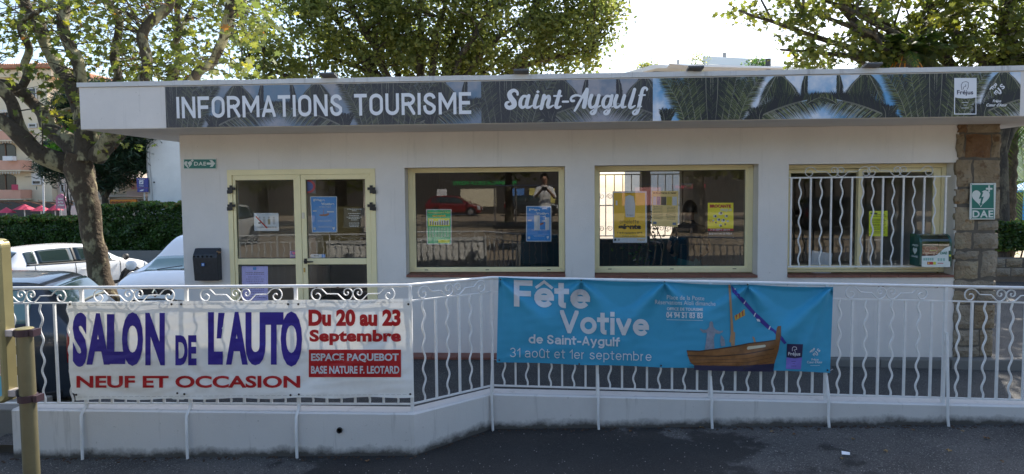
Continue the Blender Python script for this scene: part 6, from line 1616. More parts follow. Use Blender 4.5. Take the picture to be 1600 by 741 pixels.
# blue post office sign
ys = 29.2; po = thing('sign', 'blue post office sign with white symbols on a post beside the white building', 'sign', (P(221,340,ys).x, ys, -.5)); f = pf(ys-.07)
BLP = mat('sign_blue', (.02,.03,.25), .4); yl = mat('sign_white2', (.6,.62,.68), .4)
part('plate', wbox(213.5, 230.5, 278, 293.5, ys-.06, .1), BLP, po); part('plate', wbox(214.5, 230.5, 294.2, 300.2, ys-.06, .1), BLP, po); part('post', MB().cyl((P(224,300,ys).x, ys+.09, -2.3), (P(224,300,ys).x, ys+.09, P(224,279,ys).z), .04, 8), SHUT, po)
mb = MB(); rect_on(mb, f, 217.5, 224, 281.8, 288, .004); part('symbol', mb, yl, po, fixn=False); part('symbol', poly_on(MB(), f, [(218.5,286.5),(220,284.8),(223.2,283.4),(222,285),(220.5,286.5)], .012), BLP, po, fixn=False)
lettering('LA BANQUE', po, yl, f, 215.5, 226, 281, -1.8, bold=.03, lift=.004); lettering('POSTALE', po, yl, f, 217.5, 224.5, 291.5, -1.8, bold=.03, lift=.004)
part('symbol', poly_on(MB(), f, [(218,298.6),(220,296.8),(225,296),(223.5,298.6)], .004), yl, po, fixn=False)
# white building close behind the hedge
ys = 29.5; wbg = thing('white_building', 'plain white rendered building with a drainpipe beyond the left end of the office', 'building', (P(260,340,ys).x, ys, -.5))
a = P(229.5, 270, ys).x
part('wall', MB().box(a, a+15, ys, ys+7, -2.3, 5.9), WHITEB, wbg); part('coping', MB().box(a-.06, a+15.06, ys-.06, ys+7.06, 5.902, 6.0), FASCIA_EDGE, wbg)
xq = P(235.5, 300, ys).x; pz = P(235, 292, ys).z
part('drainpipe', MB().tube([(xq-.03, ys-.07, 5.8), (xq-.02, ys-.07, pz+1.0), (xq+.05, ys-.07, pz-.2), (xq+.06, ys-.07, -1.5)], .08, 10), mat('pipe_pale', (.5,.5,.48), .5), wbg, smooth=50)
q = P(241, 285, ys); part('vent', MB().box(q.x-.04, q.x+.04, ys-.02, ys-.002, q.z-.04, q.z+.04), BLACK, wbg)
# modern white building behind the office, right of centre
ys = 34.0; mo = thing('modern_building', 'modern white flat roofed building with stepped terraces seen above the roof', 'building', (P(1120,120,ys).x, ys, 0))
part('lower_wall', wbox(1000, 1270, 112, 180, ys+.8, 8, -.5), mat('grey_facade', (.35,.36,.36), .6), mo)
a = P(1000, 128, ys-.4); b = P(1022, 103, ys-.4); c_ = P(1290, 113, ys-.4)
mb = MB(); mb.prism([(P(962,119,ys).x, P(962,119,ys).z), (P(1020,103,ys).x, P(1020,103,ys).z), (P(1290,106,ys).x, P(1290,106,ys).z), (P(1290,113,ys).x, P(1290,113,ys).z-.1), (P(1025,108.5,ys).x, P(1025,108.5,ys).z), (P(966,124,ys).x, P(966,124,ys).z)], ys-.4, ys+9); part('roof_slab', mb, WHITEB, mo)
mb = MB(); mb.prism([(P(1050,106,ys).x, P(1050,106,ys).z), (P(1064,99,ys).x, P(1064,99,ys).z), (P(1100,92.5,ys).x, P(1100,92.5,ys).z), (P(1196,97.5,ys).x, P(1196,97.5,ys).z), (P(1290,96,ys).x, P(1290,96,ys).z), (P(1290,107,ys).x, P(1290,107,ys).z)], ys+1.5, ys+8); part('upper_terrace', mb, WHITEB, mo)
part('balustrade', MB().bar(P(1098, 94, ys+1.2), P(1196, 99, ys+1.2), .06, .5), mat('frosted_glass', (.6,.64,.66), .2), mo)
part('window', wbox(1018, 1046, 110.5, 118, ys+.7, .08), mat('glazing', (.12,.14,.15), .1), mo); part('window', wbox(1049, 1078, 112, 118, ys+.7, .08), mat('brown_shade', (.3,.25,.2), .6), mo); part('window', wbox(1096, 1210, 113, 121, ys+.7, .08), mat('glazing', (.12,.14,.15), .1), mo)
mb = MB(); mb.prism([(P(1040,107.5,ys).x, P(1040,107.5,ys).z), (P(1215,112,ys).x, P(1215,112,ys).z), (P(1215,114.5,ys).x, P(1215,114.5,ys).z), (P(1075,111.8,ys).x, P(1075,111.8,ys).z)], ys-1.6, ys-.41); part('canopy', mb, PRINT_W, mo)
for px, y0, y1, r in ((1048,98,107,.05),(1061,92,100,.05),(1134,81,94,.07),(1184,87,98,.04)): q = P(px, y1, ys+1); part('chimney_pipe', MB().cyl((q.x, ys+1.3, q.z-.3), (q.x, ys+1.3, P(px,y0,ys+1).z), r*1.6, 8), mat('flue_grey', (.3,.3,.3), .5), mo)
q = P(1200, 118, ys-1); part('flue', MB().cyl((q.x, ys-1, q.z-.6), (q.x, ys-1, P(1200,92,ys-1).z), .16, 12), mat('flue_dark', (.05,.05,.05), .6), mo)
t = thing('shrub', 'small roof shrub on the terrace of the modern white building', 'plant', tuple(P(1090,96,ys+1)))
rs = np.random.RandomState(2); C_ = np.array(P(1090,92,ys+1))+rs.normal(size=(260,3))*np.array([.35,.3,.28]); leaves('foliage', C_, np.full(260,.14), 'oval', LEAF_C, t, rs, rs.uniform(size=260))
t = thing('shrub', 'green shrub beside the dark flue of the modern white building', 'plant', tuple(P(1184,100,ys-.3)))
C_ = np.array(P(1184,100,ys-.3))+rs.normal(size=(500,3))*np.array([.36,.3,.2]); leaves('foliage', C_, np.full(500,.15), 'oval', LEAF_H, t, rs, rs.uniform(size=500))
t = thing('shrub', 'distant round shrub at the left end of the modern building roof', 'plant', tuple(P(1010,104,ys+4)))
C_ = np.array(P(1010,105,ys+4))+rs.normal(size=(500,3))*np.array([.38,.3,.2]); leaves('foliage', C_, np.full(500,.16), 'oval', LEAF_C, t, rs, rs.uniform(size=500))
# right edge: white house, blue parasol, blue stall, far railings
ys = 19.0; rb = thing('white_house', 'bright white house wall far behind the palm at the right edge', 'building', (P(1590,330,ys).x, ys, 0)); part('wall', MB().box(P(1500,300,ys).x, P(1500,300,ys).x+14, ys, ys+6, -.3, 4.3), WHITEB, rb); part('roof', MB().box(P(1500,300,ys).x-.2, P(1500,300,ys).x+14.2, ys-.3, ys+6.3, 4.302, 4.5), WHITEB, rb)
part('door', MB().box(P(1576,320,ys).x, P(1583,320,ys).x, ys-.05, ys-.002, 0, 2.1), DKG, rb); part('window', MB().box(P(1586,320,ys).x, P(1606,320,ys).x, ys-.05, ys-.002, .9, 2.0), DKG, rb)
ys = 12.5; c_ = P(1606, 282, ys); pr = thing('parasol', 'bright blue market parasol with a blue post at the right edge', 'parasol', (c_.x, ys, -.1)); BP = mat('parasol_blue', (.01,.25,.75), .6)
mb = MB(); n = 10; r0 = .52
for j in range(n):
    p0 = (c_.x+r0*cos(2*pi*j/n), ys+r0*sin(2*pi*j/n), P(1600,297,ys).z); p1 = (c_.x+r0*cos(2*pi*(j+1)/n), ys+r0*sin(2*pi*(j+1)/n), P(1600,297,ys).z); mb.face(p0, p1, (c_.x, ys, c_.z)); mb.face(p0, p1, (p1[0], p1[1], p1[2]-.06), (p0[0], p0[1], p0[2]-.06))
part('canopy', mb, BP, pr, fixn=False); part('pole', MB().cyl((c_.x-.06, ys, -.1), (c_.x-.06, ys, c_.z-.02), .05, 10), BP, pr)
q = P(1592, 345, ys+.6); part('locker', MB().box(q.x-.05, q.x+.6, ys+.5, ys+1.0, -.1, q.z), mat('stall_blue', (.01,.10,.45), .6), pr)
fnc = thing('fence', 'dark metal fence panel between palm trunk and blue parasol', 'fence', (P(1583,390,13.5).x, 13.5, -.1))
for k in range(9): q = P(1578+k*2.6, 340, 13.5); part('bar', MB().box(q.x-.018, q.x+.018, 13.49, 13.51, -.1, P(1580,295,13.5).z), BLACK, fnc)
part('rail', MB().box(P(1577,300,13.5).x, P(1601,300,13.5).x, 13.485, 13.515, P(1580,297,13.5).z, P(1580,295,13.5).z+.05), BLACK, fnc)

# ------------------------------------------------------------ cars
CW = mat('car_white', (.84,.84,.83), .25, coat=.8); CD = mat('car_blue_grey', (.035,.045,.058), .28, metal=.3, coat=.8); CR = mat('car_red', (.16,.012,.015), .3, coat=.6)
CGL = mat('car_glass', (.02,.035,.035), .04, spec=.8); CBK = mat('car_trim', (.012,.012,.013), .5); TYRE = mat('tyre', (.015,.015,.015), .85); RIM = mat('rim', (.45,.45,.47), .3, .8)
LAMP = mat('headlight', (.55,.58,.6), .08, .3, coat=1); TAIL = mat('tail_light', (.30,.01,.012), .2, coat=1); CHR = mat('chrome', (.6,.6,.62), .15, 1)
CGL2 = mat('car_glass_lit', (.16,.26,.24), .05, spec=.8)
def cr(vals, t):
    n = len(vals)-1; t = max(0, min(n-1e-6, t)); k = int(t); f_ = t-k; a, b, c, d = vals[max(0,k-1)], vals[k], vals[k+1], vals[min(n,k+2)]
    return .5*((2*b)+(-a+c)*f_+(2*a-5*b+4*c-d)*f_*f_+(-a+3*b-3*c+d)*f_**3)
def make_car(name, label, paint, loc, heading, st, sc=1.0, glass=CGL, face=None):
    t = thing(name, label, 'car', loc, rz=radians(heading), local=True)
    cols = list(zip(*st)); NS = len(st)
    def S(u, v, off=0):
        x, zb, zs, zt, w, wt = [cr(c, u) for c in cols]
        v_ = abs(v); sec = [(0, zb), (w*.86, zb), (w*.97, zb+.12), (w, zb+.5*(zs-zb)), (w*.965, zs), (wt, zt-.055*(zt-zs)/.5-.012), (wt*.72, zt), (0, zt+.012)]
        y, z = cr([s[0] for s in sec], v_), cr([s[1] for s in sec], v_)
        return Vector((x*sc, (y if v >= 0 else -y)*sc, z*sc))
    def So(u, v, off):
        p = S(u, v)
        if off:
            du = S(min(NS-1.001, u+.05), v)-S(max(0, u-.05), v); sv = 1 if v >= 0 else -1; dv = S(u, sv*min(7, abs(v)+.05))-S(u, sv*max(.01, abs(v)-.05)); nn = du.cross(dv)
            if nn.length > 1e-9:
                nn.normalize(); 
                if nn.y*sv < -.2 or (abs(nn.y) < .2 and nn.z < 0 and abs(v) > 4): nn = -nn
                if abs(v) <= 4 and nn.y*sv < 0: nn = -nn
                p = p+nn*off
        return p
    mb = MB(); NU = (NS-1)*5; mb.grid(lambda a, b: S(a*(NS-1), -7+14*b), NU, 56)
    i = len(mb.v); o = part('body', mb, paint, t, smooth=50); weld(o); o.data.polygons.foreach_set('use_smooth', [True]*len(o.data.polygons))
    def patch(nm, m, u0, u1, v0, v1, off=.006, side=1, nu=8, nv=6, skew=0, solid=.004):
        mb = MB(); mb.grid(lambda a, b: So(u0+(u1-u0)*a+skew*b*(1 if True else 0), side*(v0+(v1-v0)*b), off), nu, nv); return part(nm, mb, m, t, smooth=60, fixn=False, solid=solid)
    L2 = st[-1][0]; wh = [1.28, -1.28]
    for s in (1, -1):
        patch('side_window', glass, 3.15, 3.75, 4.15, 4.92, side=s); patch('side_window', glass, 3.85, 5.35, 4.12, 4.95, side=s); patch('side_window', glass, 5.5, 7.45, 4.12, 4.95, side=s, skew=0)
        patch('window_trim', CBK, 3.1, 7.6, 4.03, 4.12, .004, side=s, nu=20, nv=2); patch('pillar_trim', CBK, 5.35, 5.5, 4.12, 4.95, .005, side=s, nu=2)
        patch('sill_trim', CBK, 2.2, 9.8, 1.1, 2.0, .004, side=s, nu=20)
        patch('door_seam', CBK, 5.40, 5.43, 2.2, 4.0, .002, side=s, nu=1); patch('door_seam', CBK, 7.75, 7.78, 2.2, 4.0, .002, side=s, nu=1); patch('door_seam', CBK, 3.6, 3.63, 2.6, 4.0, .002, side=s, nu=1)
        for u in (3.95, 5.75): p = So(u, s*3.55, .012); part('door_handle', MB().obox(p, (.16*sc, .02, .03)), paint, t, bevel=.006)
        for x in wh:
            c0 = Vector((x*sc, s*(.80*sc), .33*sc)); a = 'Y'
            part('wheel_arch', MB().lathe([(.375*sc, 0), (.375*sc, s*.085*sc), (.30*sc, s*.09*sc)], c0, 28, 'Y'), CBK, t)
            wl = part('wheel', MB().lathe([(.20*sc, -.08), (.30*sc, -.085*1), (.325*sc, -.06), (.325*sc, .06), (.30*sc, .085), (.20*sc, .08)], c0+Vector((0, s*.045, 0)), 28, 'Y'), TYRE, t, smooth=40)
            obj('rim', MB().lathe([(.20*sc, 0), (.19*sc, s*.012), (.05*sc, s*.02)], c0+Vector((0, s*.125, 0)), 20, 'Y'), RIM, wl, smooth=30)
        p = So(8.0, s*4.0, .10)+Vector((-.05, s*.05, .06)); mb = MB(); mb.lathe([(.02,-.05),(.085,-.045),(.10,0),(.085,.05),(.03,.075)], p, 14, 'X'); part('mirror', mb, face.get('mirror', paint) if face else paint, t, smooth=60)
        patch('headlight', LAMP, NS-3.3, NS-2.15, 2.9, 4.1, .010, side=s); patch('tail_light', TAIL, .55, 1.9, 3.1, 4.1, .010, side=s)
    mb = MB(); mb.grid(lambda a, b: So(7.62+.98*a, -(5.25)+10.5*b if abs(-5.25+10.5*b) > 5.2 else (-1 if b < .5 else 1)*(5.25+1.7*(1-abs(2*b-1))), .008), 8, 24)
    part('windscreen', mb, CGL2 if face else glass, t, smooth=70, fixn=False, solid=.004)
    mb = MB(); mb.grid(lambda a, b: So(2.05+.8*a, (-1 if b < .5 else 1)*(5.25+1.7*(1-abs(2*b-1))), .008), 6, 24); part('rear_window', mb, glass, t, smooth=70, fixn=False, solid=.004)
    e = st[-1]; xf = e[0]*sc
    part('bumper_grille', MB().box(xf-.10, xf+.005, -.48*sc, .48*sc, .30*sc, .42*sc), CBK, t, bevel=.01); part('number_plate', MB().box(xf+.006, xf+.014, -.26*sc, .26*sc, .44*sc, .54*sc), PRINT_W, t)
    xr = st[0][0]*sc; part('number_plate', MB().box(xr-.02, xr-.006, -.26*sc, .26*sc, .56*sc, .67*sc), PRINT_W, t)
    part('rear_bumper', MB().box(xr-.01, xr+.2, -.62*sc, .62*sc, .28*sc, .5*sc), CBK, t, bevel=.03)
    return t, So
HATCH = [(-2.03,.34,.70,.84,.66,.50),(-1.99,.26,.86,1.0,.79,.58),(-1.90,.22,.96,1.14,.84,.60),(-1.62,.2,.99,1.41,.87,.60),(-1.2,.2,.98,1.47,.88,.61),(-.6,.2,.96,1.49,.89,.62),(0,.2,.94,1.47,.89,.62),(.42,.2,.92,1.38,.89,.61),(1.10,.2,.90,.98,.88,.66),(1.5,.2,.84,.91,.86,.62),(1.84,.22,.74,.80,.80,.56),(2.0,.28,.62,.68,.70,.48),(2.05,.36,.5,.54,.60,.38)]
car_a, _ = make_car('parked_car', 'white hatchback seen from the side behind the plane trunk, black door mirror', CW, (-13.6, 10.4, -1.0), 67, HATCH, .96, face={'mirror': CBK})
MINI = [(x, zb, zs*1.02, zt*1.03, w, wt) for x, zb, zs, zt, w, wt in HATCH]
car_b, SB = make_car('parked_car', 'white car facing the camera, half hidden by the left corner of the office', CW, (-7.06, 5.97, -.635), 272.6, MINI, 1.06, face={'mirror': CW})
fx = 2.05*1.06
BZ = .80
def dia(w, h): return [(0, -h), (w, 0), (0, h), (-w, 0)]
for sgn, yy in ((1, .60), (-1, .60)):
    c_ = Vector((fx-.14, sgn*yy, .66)); part('headlight_ring', MB().lathe([(.135,-.02),(.145,.02),(.11,.035)], c_, 20, 'X'), CHR, car_b, smooth=40); part('headlight_lens', MB().lathe([(.108,.03),(.08,.055),(.0,.062)], c_, 20, 'X'), LAMP, car_b, smooth=50)
mb = MB(); i = 0; o_ = dia(.055, .085); i_ = dia(.026, .042)
for k in range(4):
    k2 = (k+1) % 4; x_ = fx-.035
    mb.face((x_+.03, o_[k][0], BZ-.1+o_[k][1]), (x_+.03, o_[k2][0], BZ-.1+o_[k2][1]), (x_+.035, i_[k2][0], BZ-.1+i_[k2][1]), (x_+.035, i_[k][0], BZ-.1+i_[k][1]))
part('badge', mb, CHR, car_b, fixn=False, solid=.01)
part('badge_backing', MB().box(fx-.06, fx-.015, -.30, .30, BZ-.17, BZ-.03), CBK, car_b, bevel=.01)
for s in (.1, -.35): p0 = SB(8.62, 5.6, .02); p1 = SB(8.25, 6.2, .02); part('wiper', MB().tube([Vector((p0.x, s, p0.z+.01)), Vector((p0.x-.12, s+.42, p0.z+.06))], .008, 5), CBK, car_b)
car_c, _ = make_car('parked_car', 'dark blue grey hatchback parked close behind the left end of the railing', CD, (-6.99, -.74, -.50), 199, HATCH, .98, glass=CGL2)
dd = make_car('parked_car', 'white car far left in front of the hedge, only its roof showing', CW, (-35.7, 35, -2.2), 10, HATCH, 1.0)

# ------------------------------------------------------------ town map board on its pole, left edge
MY = -3.6
GOLD = mat('champagne_metal', (.29,.255,.125), .36, metal=.45, noise_amt=.08, noise_scale=6); DCLAMP = mat('clamp_dark', (.06,.035,.045), .45, .4); GCL = mat('clamp_grey', (.45,.42,.43), .4, .5)
c = P(42.5, 600, MY); mbz = street_z(c.x)
mp_ = thing('map_board', 'gold framed town map board on a round post at the left edge of the picture', 'map board', (c.x, MY, mbz))
ztp = P(46, 517, MY).z
part('pole', MB().tube([(c.x, MY, mbz-.1), (c.x, MY, ztp)], .043, 24), mat('pole_olive', (.185,.165,.095), .38, metal=.4, noise_amt=.12, noise_scale=9), mp_, smooth=40); part('pole_cap', MB().lathe([(.043,.001),(.047,.004),(.047,.014),(.041,.018)], (c.x, MY, ztp), 24), GOLD, mp_, smooth=40)
for py in (523, 627): z = P(46, py, MY-.06).z; part('clamp', MB().lathe([(.0435,-.020),(.052,-.020),(.052,.020),(.0435,.020)], (c.x, MY, z), 24), DCLAMP, mp_); part('clamp_block', MB().box(c.x+.054, c.x+.078, MY-.03, MY+.03, z-.02, z+.02), DCLAMP, mp_)
bxr = P(22.5, 500, MY+.03).x; z1, z0 = P(8, 373, MY).z, P(8, 627, MY).z
for py in (519, 612): z = P(30, py, MY).z; part('bracket', MB().box(bxr-.01, c.x-.042, MY-.04, MY+.02, z-.02, z+.02), GCL, mp_, bevel=.004)
bw = .78; R_ = .05
def rrect(x0, x1, z0, z1, r, n=6): 
    out = []
    for cx, cz, a0 in ((x1-r, z0+r, -90), (x1-r, z1-r, 0), (x0+r, z1-r, 90), (x0+r, z0+r, 180)):
        for k in range(n+1): a = radians(a0+90*k/n); out.append((cx+r*cos(a), cz+r*sin(a)))
    return out
o_ = rrect(bxr-bw, bxr, z0, z1, R_); i_ = rrect(bxr-bw+.030, bxr-.030, z0+.045, z1-.045, .012); mb = MB(); n = len(o_)
for k in range(n):
    k2 = (k+1) % n; e = [(o_[k], MY+.03), (o_[k], MY-.035), (((o_[k][0]*2+i_[k][0])/3, (o_[k][1]*2+i_[k][1])/3), MY-.055), (i_[k], MY-.050), (i_[k], MY-.03)]; g_ = [(o_[k2], MY+.03), (o_[k2], MY-.035), (((o_[k2][0]*2+i_[k2][0])/3, (o_[k2][1]*2+i_[k2][1])/3), MY-.055), (i_[k2], MY-.050), (i_[k2], MY-.03)]
    for j in range(4): A, B_, C2, D = e[j], g_[j], g_[j+1], e[j+1]; mb.face((A[0][0], A[1], A[0][1]), (B_[0][0], B_[1], B_[0][1]), (C2[0][0], C2[1], C2[0][1]), (D[0][0], D[1], D[0][1]))
part('frame', mb, GOLD, mp_, smooth=30); part('back_plate', MB().box(bxr-bw+.01, bxr-.01, MY+.0, MY+.028, z0+.01, z1-.01), GOLD, mp_)
mx0, mx1, mz0, mz1 = bxr-bw+.028, bxr-.028, z0+.04, z1-.04
fm = flat_fn((mx0, MY-.046, mz0), (mx1-mx0, 0, 0), (0, 0, mz1-mz0), (0, -1, 0))
part('map', rect_on(MB(), fm, 0, 1, 0, 1, 0), mat('map_pink', (.55,.40,.34), .5, noise_amt=.12, noise_scale=14), mp_, fixn=False)
bx_(mp_, fm, mat('map_blue', (.12,.42,.58), .5), 0, 1, 0, .14, .001); bx_(mp_, fm, mat('map_green', (.30,.42,.16), .5), 0, 1, .56, .82, .001)
mb = MB()
for k in range(16): v = .15+.05*k+random.uniform(-.01,.01); d = random.uniform(-.03,.03); poly_on(mb, fm, [(0, v), (1, v+d), (1, v+d+.008), (0, v+.008)], .0016+k*1e-5)
for k in range(14): u = .05+.07*k; d = random.uniform(-.08,.08); poly_on(mb, fm, [(u, .14), (u+.010, .14), (u+d+.010, .95), (u+d, .95)], .0019+k*1e-5)
part('map_roads', mb, mat('map_cream', (.68,.64,.50), .5), mp_, fixn=False, kind='stuff')
part('map_label', rect_on(MB(), fm, .90, .99, .455, .465, .0025), BLACK, mp_, fixn=False)

# stone lying behind the railing at the left
q = G(97, 607, -.35); sb = MB(); sb.box(q.x-.14, q.x+.16, q.y, q.y+.3, -.5, -.14)
tag(obj('stone_block', sb, STO[2], None, bevel=.04), 'pale kerb stone block standing behind the left end of the railing', 'stone')
q = G(8, 690, -.1); sb = MB(); sb.box(q.x-.6, q.x+.13, YL+.25, YL+.6, -.5, .16)
obj('step', sb, CONC, None, bevel=.01, kind='structure')
# ------------------------------------------------------------ inside the office
C_Y = 1.3
def human(name, label, joints, edges, radii, colour_fn, mats, group=None, base=(0,0,0), levels=2):
    me = bpy.data.meshes.new('body'); me.from_pydata([tuple(j) for j in joints], edges, []); o = bpy.data.objects.new('body', me); COL.objects.link(o)
    o.modifiers.new('skin', 'SKIN'); sv = me.skin_vertices[0].data if me.skin_vertices else None
    if sv is None:
        bm = bmesh.new(); bm.from_mesh(me); bm.verts.layers.skin.verify(); bm.to_mesh(me); bm.free(); sv = me.skin_vertices[0].data
    for k, r in enumerate(radii): sv[k].radius = (r, r) if not isinstance(r, tuple) else r; sv[k].use_root = (k == 0)
    sd = o.modifiers.new('sub', 'SUBSURF'); sd.levels = levels; sd.render_levels = levels
    dg = bpy.context.evaluated_depsgraph_get(); ev = o.evaluated_get(dg); m2 = bpy.data.meshes.new_from_object(ev); bpy.data.objects.remove(o)
    t = thing(name, label, 'person', base, group=group)
    for m in mats: m2.materials.append(m)
    for p in m2.polygons: p.material_index = colour_fn(p.center); p.use_smooth = True
    b = bpy.data.objects.new('body', m2); COL.objects.link(b); b.parent = t; b.matrix_parent_inverse = Matrix.Translation(-Vector(base)); return t
SKIN = mat('skin', (.42,.24,.16), .55); HAIRM = mat('dark_hair', (.015,.011,.009), .5); NAVYT = mat('navy_tshirt', (.012,.014,.022), .9); TEAL = mat('teal_trousers', (.05,.16,.16), .9); WSH = mat('white_shirt', (.75,.74,.72), .8); JEAN = mat('dark_jeans', (.03,.035,.05), .9)
def body_joints(x, y, z0, h, face, arms, lean=0):
    """standing figure; face = unit vector in plan; arms = ((elbow, wrist) left, (elbow, wrist) right) offsets in metres (side, forward, height)"""
    f_ = Vector((face[0], face[1], 0)).normalized(); s_ = Vector((f_.y, -f_.x, 0)); o = Vector((x, y, z0)); k = h/1.75
    J = lambda sd, fw, z: o+s_*sd*k+f_*fw*k+Vector((0,0,z*k))
    pts = [J(0,0,.95), J(0,-.01,1.10), J(0,-.01,1.26), J(0,-.01,1.40), J(0,.0,1.49), J(0,.01,1.55), J(0,.025,1.64), J(0,.01,1.71)]
    rad = [(.155,.11),(.135,.10),(.165,.11),(.150,.095),(.060,.055),(.060,.062),(.080,.098),(.055,.065)]
    ed = [(0,1),(1,2),(2,3),(3,4),(4,5),(5,6),(6,7)]
    for sg, (el, wr) in zip((1,-1), arms):
        b0 = len(pts); pts += [J(sg*.17,-.01,1.40), J(sg*el[0],el[1],el[2]), J(sg*wr[0],wr[1],wr[2])]
        w = Vector(wr)-Vector(el); w.normalize(); hd = Vector(wr)+w*.07; pts.append(J(sg*hd.x, hd.y, hd.z)); rad += [.060,.042,.028,(.040,.020)]; ed += [(3,b0),(b0,b0+1),(b0+1,b0+2),(b0+2,b0+3)]
        for q in range(5):
            a = len(pts); sp = (-.030+.015*q)
            if q == 4: e1 = hd+Vector((sg*0-.045, .02, .01)); e2 = e1+Vector((-.012,.03,.0)); root = b0+2
            else: e1 = hd+w*.045+Vector((0,0,sp)); e2 = e1+w*.02+Vector((-.02,.025,0)); root = b0+3
            pts += [J(sg*e1.x, e1.y, e1.z), J(sg*e2.x, e2.y, e2.z)]; rad += [.010,.008]; ed += [(root,a),(a,a+1)]
        a = len(pts); pts += [J(sg*.10,0,.86), J(sg*.11,.02,.50), J(sg*.115,-.01,.10), J(sg*.12,.10,.035), J(sg*.12,.17,.03)]; rad += [.092,.060,.040,(.042,.035),(.038,.025)]; ed += [(0,a),(a,a+1),(a+1,a+2),(a+2,a+3),(a+3,a+4)]
    return pts, ed, rad, J
def face_parts(t, J, hair_len=.1, hm=HAIRM):
    mb = MB(); c = J(0,-.012,1.665); r = .108
    i = 0
    def g(u, v):
        a = 2*pi*u; b = -.25+(pi/2+.25)*v; p = Vector((cos(b)*sin(a), cos(b)*cos(a), sin(b))); cut = 1
        s = J(p.x*r*.92, p.y*r*1.12-.008, 1.665+p.z*r*1.2)
        return s
    mb.grid(lambda u, v: g(.16+.68*u, v), 20, 8); part('hair', mb, hm, t, smooth=80, fixn=False, solid=.012)
    for sg in (1, -1):
        mb = MB(); mb.lathe([(.003,-.012),(.011,-.006),(.012,.004),(.004,.012)], J(sg*.032,.104,1.645), 10, 'Y'); part('eye', mb, mat('eye_dark', (.05,.03,.02), .2), t, smooth=60)
        part('ear', MB().lathe([(.006,-.012),(.024,-.006),(.026,.004),(.008,.012)], J(sg*.088,.0,1.635), 10, 'X'), SKIN, t, smooth=60)
    part('nose', MB().tube([J(0,.100,1.66), J(0,.122,1.625), J(0,.112,1.612)], [.008,.014,.010], 8), SKIN, t, smooth=60); part('mouth', MB().tube([J(-.024,.098,1.585), J(0,.108,1.583), J(.024,.098,1.585)], [.003,.007,.003], 6), mat('lips', (.35,.12,.10), .5), t, smooth=60)
px_ = P(1077, 400, C_Y)
pts, ed, rad, J = body_joints(px_.x, C_Y, -.012, 1.66, (.15, 1), (((.26,.02,1.13),(.20,.26,1.02)), ((.27,.02,1.13),(.21,.26,1.02))))
t = human('person', 'person in a navy t-shirt and teal trousers seen from behind through the second window', pts, ed, rad, lambda c: (0 if c.z > 1.44 or (abs(c.x-px_.x) > .235 and c.z < 1.16) or c.y > C_Y+.19 else 1) if c.z > .92 else 2, [SKIN, NAVYT, TEAL], base=(px_.x, C_Y, 0)); face_parts(t, J)
dk = thing('desk', 'long dark office desk standing inside the first window', 'desk', (-.6, 1.5, 0)); part('desk_top', MB().box(-1.3, .25, .9, 1.6, .72, .76), DARKWOOD, dk, bevel=.005)
part('front_panel', MB().box(-1.28, .23, .95, .98, .0, .719), DARKWOOD, dk)
for x in (-1.27, .20): part('side_panel', MB().box(x, x+.03, .985, 1.58, 0, .719), DARKWOOD, dk)
def chair(label, x, y, rz):
    t = thing('office_chair', label, 'chair', (x, y, 0), rz=rz, local=True); part('seat', MB().box(-.24,.24,-.24,.24,.44,.50), BLACK, t, bevel=.02); part('backrest', MB().box(-.22,.22,.20,.25,.55,1.05), BLACK, t, bevel=.02); part('column', MB().cyl((0,0,.08),(0,0,.44),.03,10), BLACK, t); part('back_bar', MB().box(-.02,.02,.24,.28,.47,.80), BLACK, t)
    for k in range(5): a = 2*pi*k/5; part('foot', MB().bar((0,0,.09),(.27*cos(a),.27*sin(a),.05),.04,.03), BLACK, t)
chair('black office chair behind the desk in the first window', -.5, 2.1, 0); chair('black office chair near the back window, seen through the second window', 1.9, 2.6, 1.8)
t = thing('computer_screen', 'computer screen standing on the desk inside the first window', 'screen', (-.2, 1.35, .76)); part('screen', MB().box(-.48,.02,1.33,1.36,.86,1.16), BLACK, t, bevel=.006); part('stand', MB().box(-.27,-.19,1.36,1.39,.762,.95), BLACK, t); part('foot', MB().box(-.34,-.12,1.30,1.45,.7605,.772), BLACK, t)
for k, (x, y) in enumerate([(-.95, 1.2), (.02, 1.15)]): tag(obj('paper_pile', MB().box(x-.12, x+.12, y-.10, y+.10, .7605, .80), PRINT_W, None), ['pile of white paper on the left part of the desk in the first window', 'pile of white paper on the right end of the desk in the first window'][k], 'paper')
q = P(1285, 405, .5); t = thing('leaflet_stand', 'white leaflet leaning inside the grilled window', 'leaflet', (q.x, .5, 0)); part('stand', MB().box(q.x-.3, q.x+.3, .45, .9, -.01, .82), DARKWOOD, t); part('leaflet', MB().bar((q.x-.02,.5,.825),(q.x+.02,.56,1.08),.24,.006), PRINT_W, t)
